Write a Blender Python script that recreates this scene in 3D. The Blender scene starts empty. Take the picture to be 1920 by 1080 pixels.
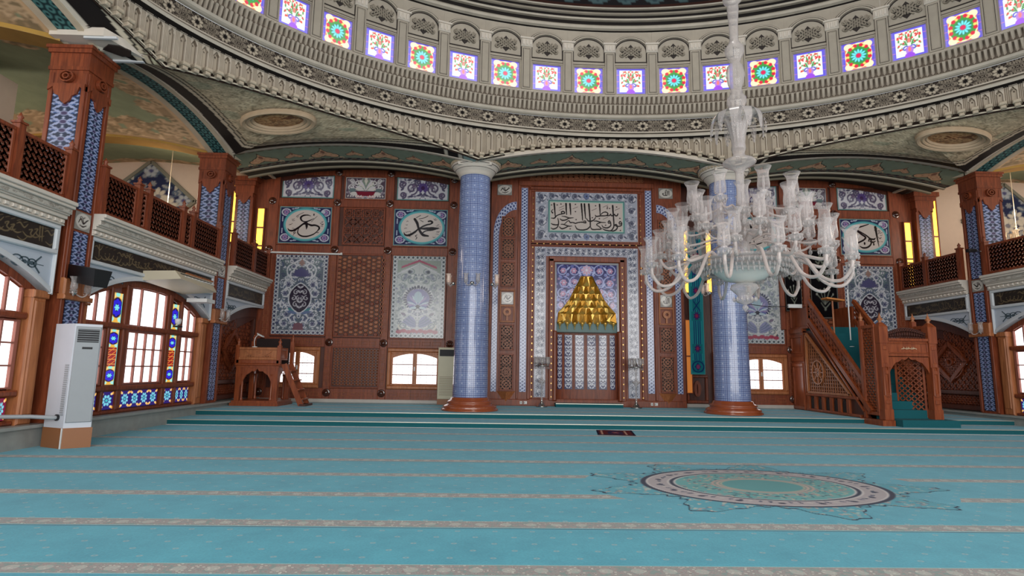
import bpy, math, random
import numpy as np
from mathutils import Matrix, Vector

random.seed(7)
rng = np.random.default_rng(7)
SC = bpy.context.scene
COL = SC.collection
PI = math.pi

# ---------------------------------------------------------------- camera
def cam_axes(yaw, pitch, roll):
    f = np.array([math.sin(yaw)*math.cos(pitch), math.cos(yaw)*math.cos(pitch), math.sin(pitch)])
    r = np.cross(f, [0, 0, 1.0]); r /= np.linalg.norm(r)
    u = np.cross(r, f)
    return r*math.cos(roll)+u*math.sin(roll), -r*math.sin(roll)+u*math.cos(roll), f
r_, u_, f_ = cam_axes(0.02518748, 0.14056611, 0.01530587)
cd = bpy.data.cameras.new('camera'); cam = bpy.data.objects.new('camera', cd); COL.objects.link(cam)
cam.matrix_world = Matrix(((r_[0], u_[0], -f_[0], 0), (r_[1], u_[1], -f_[1], 0), (r_[2], u_[2], -f_[2], 1.6), (0, 0, 0, 1)))
cd.sensor_width = 36.0; cd.lens = 1064.45/1920*36; cd.clip_start = 0.05; cd.clip_end = 200
SC.camera = cam

# ---------------------------------------------------------------- view, world, lights
SC.view_settings.view_transform = 'Standard'; SC.view_settings.look = 'None'
SC.view_settings.gamma = 1.0; SC.view_settings.use_curve_mapping = False
SC.view_settings.exposure = 0.1
try:
    SC.cycles.use_denoising = True
    SC.cycles.max_bounces = 8; SC.cycles.diffuse_bounces = 4; SC.cycles.glossy_bounces = 3
    SC.cycles.transmission_bounces = 6; SC.cycles.transparent_max_bounces = 16
    SC.cycles.caustics_reflective = False; SC.cycles.caustics_refractive = False
    SC.cycles.sample_clamp_indirect = 4.0
except Exception:
    pass
W = bpy.data.worlds.new('daylight'); SC.world = W; W.use_nodes = True
W.node_tree.nodes['Background'].inputs[0].default_value = (0.93, 0.96, 1.0, 1)
W.node_tree.nodes['Background'].inputs[1].default_value = 1.0

def area(name, loc, rot, sx, sy, power, col=(1, 1, 1)):
    l = bpy.data.lights.new(name, 'AREA'); l.shape = 'RECTANGLE'; l.size = sx; l.size_y = sy; l.energy = power; l.color = col
    o = bpy.data.objects.new(name, l); COL.objects.link(o); o.location = loc; o.rotation_euler = rot
    return o
def point(name, loc, power, col, rad=0.1):
    l = bpy.data.lights.new(name, 'POINT'); l.energy = power; l.color = col; l.shadow_soft_size = rad
    o = bpy.data.objects.new(name, l); COL.objects.link(o); o.location = loc
    return o
# unseen fill light added behind the camera, tilted up towards the ceiling
area('rear_fill_light', (3.5, -7.5, 4.5), (math.radians(97), 0, 0), 24, 8, 2600, (1.0, 0.97, 0.93))
# unseen soft light added high in the dome to brighten the drum
point('upper_dome_fill', (3.45, 9.2, 15.6), 1250, (1.0, 0.97, 0.92), 1.6)
# (the side windows light the room themselves: their panes glow with daylight)

# ---------------------------------------------------------------- helpers
def lin(c):
    c = np.asarray(c, float)/255.0
    return np.where(c <= 0.04045, c/12.92, ((c+0.055)/1.055)**2.4)

def mirx(x): return 6.9-x

class Fr:
    """a flat working frame: origin, two in-plane axes and the outward normal"""
    def __init__(s, o, U, V, N): s.o, s.U, s.V, s.N = [np.array(q, float) for q in (o, U, V, N)]
    def pt(s, u, v, d=0.0):
        u = np.asarray(u, float)[..., None]; v = np.asarray(v, float)[..., None]; d = np.asarray(d, float)[..., None]
        return s.o+s.U*u+s.V*v+s.N*d
YW = 21.3
FB = Fr((0, YW, 0), (1, 0, 0), (0, 0, 1), (0, -1, 0))
FM = Fr((0, 20.95, 0), (1, 0, 0), (0, 0, 1), (0, -1, 0))
FL = Fr((-8.9, 0, 0), (0, 1, 0), (0, 0, 1), (1, 0, 0))
FR_ = Fr((15.8, 0, 0), (0, 1, 0), (0, 0, 1), (-1, 0, 0))
def FA(z=0): return Fr((0, 0, z), (1, 0, 0), (0, 1, 0), (0, 0, 1))

class MB:
    def __init__(s): s.V = []; s.C = []; s.n = 0; s.F = []; s.hascol = False
    def add(s, V, F, m=0, c=None, smooth=False):
        V = np.asarray(V, float).reshape(-1, 3)
        F = [np.asarray(f)+s.n for f in F] if isinstance(F, list) else np.asarray(F)+s.n
        s.V.append(V)
        if c is None: s.C.append(np.ones((len(V), 3)))
        else:
            s.hascol = True; s.C.append(np.broadcast_to(np.asarray(c, float), (len(V), 3)))
        s.F.append((F, m, smooth)); s.n += len(V)
        return s
    def box(s, x0, y0, z0, x1, y1, z1, m=0, c=None):
        V = [(x0, y0, z0), (x1, y0, z0), (x1, y1, z0), (x0, y1, z0), (x0, y0, z1), (x1, y0, z1), (x1, y1, z1), (x0, y1, z1)]
        return s.add(V, np.array([(0, 3, 2, 1), (4, 5, 6, 7), (0, 1, 5, 4), (1, 2, 6, 5), (2, 3, 7, 6), (3, 0, 4, 7)]), m, c)
    def fbox(s, fr, u0, u1, v0, v1, d0, d1, m=0, c=None):
        V = [fr.pt(u, v, d) for d in (d0, d1) for u, v in ((u0, v0), (u1, v0), (u1, v1), (u0, v1))]
        return s.add(V, np.array([(0, 3, 2, 1), (4, 5, 6, 7), (0, 1, 5, 4), (1, 2, 6, 5), (2, 3, 7, 6), (3, 0, 4, 7)]), m, c)
    def bev(s, fr, u0, u1, v0, v1, d0, d1, b, m=0, c=None):
        """box whose front face is bevelled by b"""
        V = [fr.pt(u, v, d0) for u, v in ((u0, v0), (u1, v0), (u1, v1), (u0, v1))]
        V += [fr.pt(u, v, d1-b) for u, v in ((u0, v0), (u1, v0), (u1, v1), (u0, v1))]
        V += [fr.pt(u, v, d1) for u, v in ((u0+b, v0+b), (u1-b, v0+b), (u1-b, v1-b), (u0+b, v1-b))]
        F = [(0, 3, 2, 1), (8, 9, 10, 11)]
        for k in (0, 4):
            for i in range(4): F.append((k+i, k+(i+1) % 4, k+4+(i+1) % 4, k+4+i))
        return s.add(V, np.array(F), m, c)
    def frame(s, fr, u0, u1, v0, v1, w, d0, d1, b=0.01, m=0, c=None):
        s.bev(fr, u0, u1, v0, v0+w, d0, d1, b, m, c); s.bev(fr, u0, u1, v1-w, v1, d0, d1, b, m, c)
        s.bev(fr, u0, u0+w, v0+w, v1-w, d0, d1, b, m, c); s.bev(fr, u1-w, u1, v0+w, v1-w, d0, d1, b, m, c)
        return s
    def bar(s, p, q, w, h, up=(0, 0, 1), m=0, c=None):
        """box beam from p to q, w wide (sideways) and h thick along up"""
        p = np.array(p, float); q = np.array(q, float); t = q-p; t /= max(np.linalg.norm(t), 1e-9)
        u = np.array(up, float); sd = np.cross(t, u)
        if np.linalg.norm(sd) < 1e-6: sd = np.cross(t, (1, 0, 0))
        sd /= np.linalg.norm(sd); u = np.cross(sd, t)
        V = [e+sd*a*w/2+u*b*h/2 for e in (p, q) for a, b in ((-1, -1), (1, -1), (1, 1), (-1, 1))]
        return s.add(V, np.array([(0, 3, 2, 1), (4, 5, 6, 7), (0, 1, 5, 4), (1, 2, 6, 5), (2, 3, 7, 6), (3, 0, 4, 7)]), m, c)
    def tube(s, pts, r, n=8, m=0, c=None, closed=False, caps=True):
        P = np.array(pts, float); k = len(P); r = np.broadcast_to(np.asarray(r, float), (k,))
        T = np.gradient(P, axis=0) if not closed else (np.roll(P, -1, 0)-np.roll(P, 1, 0))
        T /= np.maximum(np.linalg.norm(T, axis=1), 1e-9)[:, None]
        ref = np.array([0, 0, 1.0]) if abs(T[0][2]) < 0.9 else np.array([1.0, 0, 0])
        nn = np.cross(T[0], ref); nn /= np.linalg.norm(nn); V = []
        for i in range(k):
            nn = nn-T[i]*(nn@T[i]); nn /= max(np.linalg.norm(nn), 1e-9); bb = np.cross(T[i], nn)
            a = np.arange(n)*2*PI/n
            V.append(P[i]+r[i]*(np.cos(a)[:, None]*nn+np.sin(a)[:, None]*bb))
        V = np.concatenate(V); F = []
        kk = k if closed else k-1
        for i in range(kk):
            i2 = (i+1) % k
            for j in range(n): F.append((i*n+j, i*n+(j+1) % n, i2*n+(j+1) % n, i2*n+j))
        s.add(V, np.array(F), m, c, True)
        if caps and not closed:
            s.add(V[:n], [np.arange(n)[::-1]], m, c); s.add(V[-n:], [np.arange(n)], m, c)
        return s
    def lathe(s, prof, cx=0, cy=0, n=32, m=0, c=None, sx=1.0, sy=1.0, a0=0.0, a1=2*PI, smooth=True, z0=0.0):
        full = abs(a1-a0-2*PI) < 1e-6
        na = n if full else n+1
        a = a0+(a1-a0)*np.arange(na)/n
        V = np.array([[(cx+r*sx*math.cos(t), cy+r*sy*math.sin(t), z+z0) for t in a] for r, z in prof]).reshape(-1, 3)
        F = []
        for i in range(len(prof)-1):
            for j in range(n):
                j2 = (j+1) % na
                F.append((i*na+j, i*na+j2, (i+1)*na+j2, (i+1)*na+j))
        return s.add(V, np.array(F), m, c, smooth)
    def prism(s, fr, poly, d0, d1, m=0, c=None):
        k = len(poly); V = [fr.pt(u, v, d0) for u, v in poly]+[fr.pt(u, v, d1) for u, v in poly]
        s.add(V, [np.arange(k)[::-1], np.arange(k)+k], m, c)
        s.add(V, np.array([(i, (i+1) % k, k+(i+1) % k, k+i) for i in range(k)]), m, c)
        return s
    def ring(s, fr, cu, cv, ru, rv, w, d0, d1, m=0, c=None, n=40):
        V = []; F = []
        for i in range(n):
            t = 2*PI*i/n; cs, sn = math.cos(t), math.sin(t)
            for rr, d in ((0, d0), (0, d1), (w, d1), (w, d0)): V.append(fr.pt(cu+(ru-rr)*cs, cv+(rv-rr)*sn, d))
        for i in range(n):
            for k in range(4): F.append((i*4+k, i*4+(k+1) % 4, ((i+1) % n)*4+(k+1) % 4, ((i+1) % n)*4+k))
        return s.add(V, np.array(F), m, c)
    def grid(s, P, C=None, m=0, thick=0.0, N=None, smooth=False, holes=None, edge=None):
        """P (h,w,3) positions, C (h,w,3) linear colours; thick: skirt pushed against N"""
        h, w = P.shape[:2]
        idx = np.arange(h*w).reshape(h, w)
        F = np.stack([idx[:-1, :-1], idx[:-1, 1:], idx[1:, 1:], idx[1:, :-1]], -1)
        F = F[~holes] if holes is not None else F.reshape(-1, 4)
        s.add(P.reshape(-1, 3), F, m, None if C is None else C.reshape(-1, 3), smooth)
        if thick and N is not None:
            b = np.concatenate([idx[0, :], idx[1:, -1], idx[-1, -2::-1], idx[-2:0:-1, 0]])
            Q = P.reshape(-1, 3)[b]; k = len(b); cc = None
            if C is not None: cc = np.concatenate([C.reshape(-1, 3)[b]]*2) if edge is None else edge
            s.add(np.concatenate([Q, Q-np.asarray(N, float)*thick]), np.array([(i, (i+1) % k, k+(i+1) % k, k+i) for i in range(k)]), m, cc)
        return s
    def build(s, name, mats, parent=None, origin=None, local=False):
        V = np.concatenate(s.V) if s.V else np.zeros((0, 3))
        if not isinstance(mats, (list, tuple)): mats = [mats]
        if local: org = np.zeros(3)
        elif parent is not None: org = np.array(parent_world(parent))
        elif origin is not None: org = np.array(origin, float)
        else:
            lo, hi = V.min(0), V.max(0); org = np.array([(lo[0]+hi[0])/2, (lo[1]+hi[1])/2, lo[2]])
        V = V-org
        loops = []; starts = []; mi = []; sm = []; pos = 0
        for F, m, smo in s.F:
            if isinstance(F, list):
                for f in F: loops.append(f); starts.append(pos); pos += len(f); mi.append(m); sm.append(smo)
            elif len(F):
                k = F.shape[1]; loops.append(F.reshape(-1)); starts.extend(range(pos, pos+F.size, k)); pos += F.size
                mi.extend([m]*len(F)); sm.extend([smo]*len(F))
        me = bpy.data.meshes.new(name)
        me.vertices.add(len(V)); me.vertices.foreach_set('co', V.astype(np.float32).ravel())
        L = np.concatenate(loops).astype(np.int32)
        me.loops.add(len(L)); me.loops.foreach_set('vertex_index', L)
        me.polygons.add(len(starts)); me.polygons.foreach_set('loop_start', np.array(starts, np.int32))
        me.polygons.foreach_set('material_index', np.array(mi, np.int32))
        me.polygons.foreach_set('use_smooth', np.array(sm, bool))
        for q in mats: me.materials.append(q)
        if s.hascol:
            at = me.color_attributes.new('col', 'FLOAT_COLOR', 'POINT')
            C = np.concatenate(s.C); C = np.concatenate([C, np.ones((len(C), 1))], 1)
            at.data.foreach_set('color', C.astype(np.float32).ravel())
        me.update(calc_edges=True); me.validate()
        o = bpy.data.objects.new(name, me); COL.objects.link(o)
        if parent is not None: o.parent = parent
        elif not local: o.location = org
        return o

def parent_world(p):
    v = np.zeros(3)
    while p is not None:
        v = v+np.array(p.location); p = p.parent
    return v

def tag(o, label=None, cat=None, group=None, kind=None):
    if label: o['label'] = label
    if cat: o['category'] = cat
    if group: o['group'] = group
    if kind: o['kind'] = kind
    return o
def thing(name, loc, label, cat, group=None):
    o = bpy.data.objects.new(name, None); COL.objects.link(o); o.location = loc; o.empty_display_size = 0.1
    return tag(o, label, cat, group)
def struct(name, mb, mats, parent=None):
    o = mb.build(name, mats, parent)
    if parent is None: o['kind'] = 'structure'
    return o
def dup(root, loc, rotz=0.0, label=None, group=None, cat=None, scale=None):
    def cp(o, par):
        c = o.copy(); COL.objects.link(c)
        if par is not None: c.parent = par
        for ch in [q for q in o.children]: cp(ch, c)
        return c
    r = cp(root, None); r.location = loc; r.rotation_euler = (0, 0, rotz)
    if label: r['label'] = label
    if group: r['group'] = group
    if cat: r['category'] = cat
    if scale: r.scale = scale
    return r
# ---------------------------------------------------------------- materials
def new_mat(name):
    m = bpy.data.materials.new(name); m.use_nodes = True
    return m, m.node_tree, m.node_tree.nodes['Principled BSDF']
def plain(name, c, rough=0.6, metal=0.0, noise=0.0, scale=6.0, bump=0.0, coat=0.0):
    m, nt, b = new_mat(name); l = lin(c)
    b.inputs['Roughness'].default_value = rough; b.inputs['Metallic'].default_value = metal
    if coat: b.inputs['Coat Weight'].default_value = coat
    tc = nt.nodes.new('ShaderNodeTexCoord'); nz = nt.nodes.new('ShaderNodeTexNoise'); nz.inputs['Scale'].default_value = scale
    nz.inputs['Detail'].default_value = 4
    nt.links.new(tc.outputs['Object'], nz.inputs['Vector'])
    mx = nt.nodes.new('ShaderNodeMixRGB'); k = max(noise, 0.04)
    mx.inputs[1].default_value = (*(l*(1-k)), 1); mx.inputs[2].default_value = (*np.clip(l*(1+k), 0, 1), 1)
    nt.links.new(nz.outputs['Fac'], mx.inputs[0]); nt.links.new(mx.outputs[0], b.inputs['Base Color'])
    if bump:
        bp = nt.nodes.new('ShaderNodeBump'); bp.inputs['Strength'].default_value = bump; bp.inputs['Distance'].default_value = 0.01
        nt.links.new(nz.outputs['Fac'], bp.inputs['Height']); nt.links.new(bp.outputs[0], b.inputs['Normal'])
    return m
def wood(name, c1, c2, rough=0.42, scale=1.0):
    m, nt, b = new_mat(name); b.inputs['Roughness'].default_value = rough
    tc = nt.nodes.new('ShaderNodeTexCoord'); mp = nt.nodes.new('ShaderNodeMapping')
    mp.inputs['Scale'].default_value = (9*scale, 9*scale, 0.9*scale); nt.links.new(tc.outputs['Object'], mp.inputs[0])
    nz = nt.nodes.new('ShaderNodeTexNoise'); nz.inputs['Scale'].default_value = 2.2; nz.inputs['Detail'].default_value = 6
    nz.inputs['Distortion'].default_value = 0.6; nt.links.new(mp.outputs[0], nz.inputs['Vector'])
    cr = nt.nodes.new('ShaderNodeValToRGB'); cr.color_ramp.elements[0].position = 0.32; cr.color_ramp.elements[1].position = 0.68
    cr.color_ramp.elements[0].color = (*lin(c1), 1); cr.color_ramp.elements[1].color = (*lin(c2), 1)
    nt.links.new(nz.outputs['Fac'], cr.inputs[0]); nt.links.new(cr.outputs[0], b.inputs['Base Color'])
    bp = nt.nodes.new('ShaderNodeBump'); bp.inputs['Strength'].default_value = 0.12; bp.inputs['Distance'].default_value = 0.004
    nt.links.new(nz.outputs['Fac'], bp.inputs['Height']); nt.links.new(bp.outputs[0], b.inputs['Normal'])
    return m
def attr_mat(name, rough, spec=0.5, grime=0.1, emit=0.0, coat=0.0, metal=0.0):
    m, nt, b = new_mat(name); b.inputs['Roughness'].default_value = rough; b.inputs['Metallic'].default_value = metal
    b.inputs['Specular IOR Level'].default_value = spec
    if coat: b.inputs['Coat Weight'].default_value = coat; b.inputs['Coat Roughness'].default_value = 0.05
    a = nt.nodes.new('ShaderNodeAttribute'); a.attribute_name = 'col'
    tc = nt.nodes.new('ShaderNodeTexCoord'); nz = nt.nodes.new('ShaderNodeTexNoise'); nz.inputs['Scale'].default_value = 2.5
    nz.inputs['Detail'].default_value = 5; nt.links.new(tc.outputs['Object'], nz.inputs['Vector'])
    mr = nt.nodes.new('ShaderNodeMapRange'); mr.inputs['From Min'].default_value = 0.3; mr.inputs['From Max'].default_value = 0.7
    mr.inputs['To Min'].default_value = 1-grime; mr.inputs['To Max'].default_value = 1.0
    nt.links.new(nz.outputs['Fac'], mr.inputs[0])
    mx = nt.nodes.new('ShaderNodeMixRGB'); mx.blend_type = 'MULTIPLY'; mx.inputs[0].default_value = 1
    nt.links.new(a.outputs['Color'], mx.inputs[1]); nt.links.new(mr.outputs[0], mx.inputs[2])
    nt.links.new(mx.outputs[0], b.inputs['Base Color'])
    if emit:
        dk = nt.nodes.new('ShaderNodeMixRGB'); dk.blend_type = 'MULTIPLY'; dk.inputs[0].default_value = 1; dk.inputs[2].default_value = (0.25, 0.25, 0.25, 1)
        nt.links.new(mx.outputs[0], dk.inputs[1]); nt.links.new(dk.outputs[0], b.inputs['Base Color'])
        nt.links.new(a.outputs['Color'], b.inputs['Emission Color']); b.inputs['Emission Strength'].default_value = emit
    return m
def emit_mat(name, c, strength, grad=None):
    m, nt, b = new_mat(name); b.inputs['Base Color'].default_value = (*lin(c), 1)
    b.inputs['Emission Color'].default_value = (*lin(c), 1); b.inputs['Emission Strength'].default_value = strength
    return m
def crystal(name, fac=0.5, tint=(0.93, 0.9, 0.9), rough=0.12):
    m, nt, b = new_mat(name); out = nt.nodes['Material Output']
    b.inputs['Base Color'].default_value = (*tint, 1); b.inputs['Roughness'].default_value = rough
    b.inputs['Coat Weight'].default_value = 0.5
    tr = nt.nodes.new('ShaderNodeBsdfTransparent'); tr.inputs[0].default_value = (0.96, 0.95, 0.95, 1)
    lw = nt.nodes.new('ShaderNodeLayerWeight'); lw.inputs['Blend'].default_value = 0.45
    tc = nt.nodes.new('ShaderNodeTexCoord'); vo = nt.nodes.new('ShaderNodeTexNoise'); vo.inputs['Scale'].default_value = 9
    nt.links.new(tc.outputs['Object'], vo.inputs['Vector'])
    mr = nt.nodes.new('ShaderNodeMapRange'); mr.inputs['From Max'].default_value = 0.8
    mr.inputs['To Min'].default_value = max(0, fac-0.22); mr.inputs['To Max'].default_value = min(1, fac+0.3)
    nt.links.new(lw.outputs['Facing'], mr.inputs[0])
    bp = nt.nodes.new('ShaderNodeBump'); bp.inputs['Strength'].default_value = 0.2; bp.inputs['Distance'].default_value = 0.01
    nt.links.new(vo.outputs['Fac'], bp.inputs['Height']); nt.links.new(bp.outputs[0], b.inputs['Normal'])
    mx = nt.nodes.new('ShaderNodeMixShader')
    nt.links.new(mr.outputs[0], mx.inputs[0]); nt.links.new(tr.outputs[0], mx.inputs[1]); nt.links.new(b.outputs[0], mx.inputs[2])
    nt.links.new(mx.outputs[0], out.inputs['Surface'])
    return m

M = {}
M['wood'] = wood('reddish_brown_wood', (102, 45, 25), (142, 70, 40))
M['wood_dark'] = wood('dark_brown_wood', (62, 27, 17), (88, 42, 27))
M['wood_light'] = wood('honey_brown_wood', (150, 88, 52), (186, 118, 74))
M['wood_minbar'] = wood('polished_chestnut_wood', (122, 56, 30), (158, 82, 46), 0.3)
M['lattice_wood'] = wood('lattice_wood', (84, 36, 20), (112, 54, 32), 0.5)
M['tile'] = attr_mat('painted_glazed_tile', 0.16, grime=0.05, coat=0.3)
M['tile_soft'] = attr_mat('painted_pier_tile', 0.38, grime=0.08)
M['matte'] = attr_mat('painted_plaster', 0.85, spec=0.2, grime=0.16)
M['cloth'] = attr_mat('patterned_cloth', 0.95, spec=0.1, grime=0.1)
M['carpet_inlay'] = attr_mat('carpet_medallion_pile', 0.9, spec=0.2, grime=0.06)
M['carpet_inlay'].node_tree.nodes['Principled BSDF'].inputs['Sheen Weight'].default_value = 0.08
M['relief'] = attr_mat('carved_wood_relief', 0.45, grime=0.2)
M['stained'] = attr_mat('lit_stained_glass', 0.3, emit=1.0, grime=0.0)
M['stained_low'] = attr_mat('lit_stained_glass_low', 0.2, emit=0.85, grime=0.0)
M['cream'] = plain('cream_wall_paint', (205, 186, 168), 0.9, noise=0.05)
M['plaster'] = plain('grey_beige_plaster', (172, 162, 148), 0.85, noise=0.16, scale=3)
M['plaster_light'] = plain('off_white_plaster', (212, 202, 190), 0.8, noise=0.08, scale=3)
M['plaster_dark'] = plain('dark_stained_plaster', (88, 80, 70), 0.9, noise=0.3, scale=9)
M['black'] = plain('black_brown_paint', (38, 28, 25), 0.7)
M['white_fascia'] = plain('white_painted_fascia', (205, 208, 212), 0.6)
M['bluewhite'] = plain('pale_blue_white_paint', (186, 194, 206), 0.7)
M['marble'] = plain('grey_marble', (150, 152, 148), 0.4, noise=0.22, scale=5)
M['marble_light'] = plain('pale_marble', (190, 182, 174), 0.35, noise=0.12, scale=4)
M['gold'] = plain('gilded_plaster', (186, 134, 44), 0.38, metal=0.6, noise=0.25, scale=14, bump=0.3)
M['brass'] = plain('brass', (200, 160, 95), 0.3, metal=0.9)
M['chrome'] = plain('chrome', (190, 188, 184), 0.2, metal=0.95)
M['stud'] = plain('polished_wooden_stud', (70, 34, 22), 0.12, coat=1.0)
M['window_light'] = emit_mat('daylit_frosted_glass', (250, 244, 246), 1.6)
M['amber'] = emit_mat('amber_lit_glass', (255, 192, 62), 3.2)
M['amber_dim'] = emit_mat('amber_glass_dim', (190, 112, 46), 0.5)
M['ac_white'] = plain('white_ac_shell', (205, 208, 216), 0.45)
M['ac_grey'] = plain('grey_ac_front', (158, 162, 166), 0.5)
M['ac_cream'] = plain('cream_ac_shell', (214, 206, 178), 0.5)
M['dark'] = plain('dark_vent', (30, 30, 34), 0.6)
M['box_wood'] = plain('brown_laminate', (150, 96, 58), 0.45)
M['white_plastic'] = plain('white_plastic', (222, 222, 220), 0.4)
M['black_plastic'] = plain('black_plastic', (16, 15, 18), 0.4)
M['teal_side'] = plain('teal_carpet', (16, 92, 100), 0.97, noise=0.12, scale=30)
M['metal_edge'] = plain('pale_metal_nosing', (205, 205, 190), 0.35, metal=0.5)
M['crystal'] = crystal('cut_crystal', 0.36, (0.66, 0.60, 0.58))
M['crystal_arm'] = crystal('crystal_arm', 0.66, (0.66, 0.56, 0.52))
M['crystal_dense'] = crystal('frosted_crystal', 0.5, (0.58, 0.53, 0.51))
M['pane_dim'] = emit_mat('dim_daylit_pane', (205, 200, 205), 0.55)
M['lamp_glow'] = emit_mat('lit_bulbs', (255, 214, 150), 2.0)
M['glazing_bar'] = plain('pink_brown_glazing_bar', (150, 92, 78), 0.5)

def carpet_mat():
    m, nt, b = new_mat('turquoise_carpet'); N = nt.nodes.new; L = nt.links.new
    b.inputs['Roughness'].default_value = 0.9; b.inputs['Specular IOR Level'].default_value = 0.25
    b.inputs['Sheen Weight'].default_value = 0.2; b.inputs['Sheen Tint'].default_value = (0.75, 0.9, 1, 1)
    g = N('ShaderNodeNewGeometry'); sp = N('ShaderNodeSeparateXYZ'); L(g.outputs['Position'], sp.inputs[0])
    def mth(op, a, bb=None, c=None):
        n = N('ShaderNodeMath'); n.operation = op
        for i, q in enumerate((a, bb, c)):
            if q is None: continue
            if isinstance(q, (int, float)): n.inputs[i].default_value = q
            else: L(q, n.inputs[i])
        return n.outputs[0]
    X, Y = sp.outputs[0], sp.outputs[1]
    # woven prayer-row stripes every 1.34 m, broken around the medallion
    t = mth('FRACT', mth('DIVIDE', mth('ADD', Y, 20*1.34-4.81+0.67), 1.34))
    d = mth('ABSOLUTE', mth('SUBTRACT', t, 0.5))           # 0 at stripe centre
    ins = mth('LESS_THAN', d, 0.094); edge = mth('MULTIPLY', mth('GREATER_THAN', d, 0.084), ins)
    du = mth('DIVIDE', mth('SUBTRACT', X, 3.8), 2.52); dv = mth('DIVIDE', mth('SUBTRACT', Y, 8.3), 1.75)
    out = mth('GREATER_THAN', mth('ADD', mth('MULTIPLY', du, du), mth('MULTIPLY', dv, dv)), 1.0)
    ins = mth('MULTIPLY', ins, out); edge = mth('MULTIPLY', edge, out)
    nz = N('ShaderNodeTexNoise'); nz.inputs['Scale'].default_value = 1.6; nz.inputs['Detail'].default_value = 8; nz.inputs['Roughness'].default_value = 0.7; L(g.outputs['Position'], nz.inputs['Vector'])
    nf = N('ShaderNodeTexNoise'); nf.inputs['Scale'].default_value = 45; nf.inputs['Detail'].default_value = 3; L(g.outputs['Position'], nf.inputs['Vector'])
    base = N('ShaderNodeMixRGB'); L(nz.outputs['Fac'], base.inputs[0])
    base.inputs[1].default_value = (*lin((28, 134, 156)), 1); base.inputs[2].default_value = (*lin((84, 188, 206)), 1)
    # small woven sprigs
    mp = N('ShaderNodeMapping'); mp.inputs['Scale'].default_value = (0.75, 1, 1); L(g.outputs['Position'], mp.inputs[0])
    def quin(px, py, rx, ry):
        """staggered grid of small ellipses"""
        row = mth('FLOOR', mth('DIVIDE', Y, py)); off = mth('MULTIPLY', mth('MODULO', row, 2.0), 0.5)
        wob = mth('MULTIPLY', mth('SINE', mth('MULTIPLY', row, 12.7)), 0.07)
        a_ = mth('SUBTRACT', mth('FRACT', mth('ADD', mth('ADD', mth('ADD', mth('DIVIDE', X, px), off), wob), 50.0)), 0.5); b_ = mth('SUBTRACT', mth('FRACT', mth('DIVIDE', Y, py)), 0.5)
        a_ = mth('DIVIDE', a_, rx/px); b_ = mth('DIVIDE', b_, ry/py)
        return mth('SQRT', mth('ADD', mth('MULTIPLY', a_, a_), mth('MULTIPLY', b_, b_)))
    qd = quin(0.37, 0.2, 0.028, 0.022); sprig = mth('MULTIPLY', mth('LESS_THAN', qd, 1.0), mth('GREATER_THAN', qd, 0.35))
    c1 = N('ShaderNodeMixRGB'); L(mth('MULTIPLY', sprig, 0.5), c1.inputs[0]); L(base.outputs[0], c1.inputs[1]); c1.inputs[2].default_value = (*lin((176, 178, 170)), 1)
    # stripe pattern
    v2 = N('ShaderNodeTexVoronoi'); v2.inputs['Scale'].default_value = 24; L(mp.outputs[0], v2.inputs['Vector'])
    cr = N('ShaderNodeValToRGB'); e = cr.color_ramp.elements; e[0].position = 0.0; e[0].color = (*lin((196, 196, 176)), 1)
    e[1].position = 0.75; e[1].color = (*lin((132, 146, 136)), 1)
    for p, c in ((0.2, (206, 204, 190)), (0.27, (150, 112, 108)), (0.42, (150, 158, 146)), (0.55, (166, 138, 132))):
        q = e.new(p); q.color = (*lin(c), 1)
    L(v2.outputs['Distance'], cr.inputs[0])
    c2 = N('ShaderNodeMixRGB'); L(ins, c2.inputs[0]); L(c1.outputs[0], c2.inputs[1]); L(cr.outputs[0], c2.inputs[2])
    # pale rosettes along the stripes and the dark seams of the carpet rolls
    ax_ = mth('DIVIDE', mth('SUBTRACT', mth('FRACT', mth('ADD', mth('DIVIDE', X, 0.26), 80.0)), 0.5), 0.22); ay_ = mth('DIVIDE', d, 0.042)
    ro = mth('LESS_THAN', mth('ADD', mth('MULTIPLY', ax_, ax_), mth('MULTIPLY', ay_, ay_)), 1.0)
    c2b = N('ShaderNodeMixRGB'); L(mth('MULTIPLY', mth('MULTIPLY', ro, ins), 0.4), c2b.inputs[0]); L(c2.outputs[0], c2b.inputs[1]); c2b.inputs[2].default_value = (*lin((206, 206, 190)), 1)
    sm = mth('LESS_THAN', mth('ABSOLUTE', mth('SUBTRACT', mth('FRACT', mth('ADD', mth('DIVIDE', mth('SUBTRACT', Y, 6.0), 4.02), 10.5)), 0.5)), 0.0022)
    c2c = N('ShaderNodeMixRGB'); L(sm, c2c.inputs[0]); L(c2b.outputs[0], c2c.inputs[1]); c2c.inputs[2].default_value = (*lin((14, 40, 48)), 1); c2 = c2c
    c3 = N('ShaderNodeMixRGB'); L(edge, c3.inputs[0]); L(c2.outputs[0], c3.inputs[1]); c3.inputs[2].default_value = (*lin((150, 186, 180)), 1)
    c4 = N('ShaderNodeMixRGB'); c4.blend_type = 'MULTIPLY'; c4.inputs[0].default_value = 0.35
    L(c3.outputs[0], c4.inputs[1]); L(nf.outputs['Fac'], c4.inputs[2])
    L(c4.outputs[0], b.inputs['Base Color'])
    bp = N('ShaderNodeBump'); bp.inputs['Strength'].default_value = 0.35; bp.inputs['Distance'].default_value = 0.006
    L(nf.outputs['Fac'], bp.inputs['Height']); L(bp.outputs[0], b.inputs['Normal'])
    return m
M['carpet'] = carpet_mat()

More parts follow.
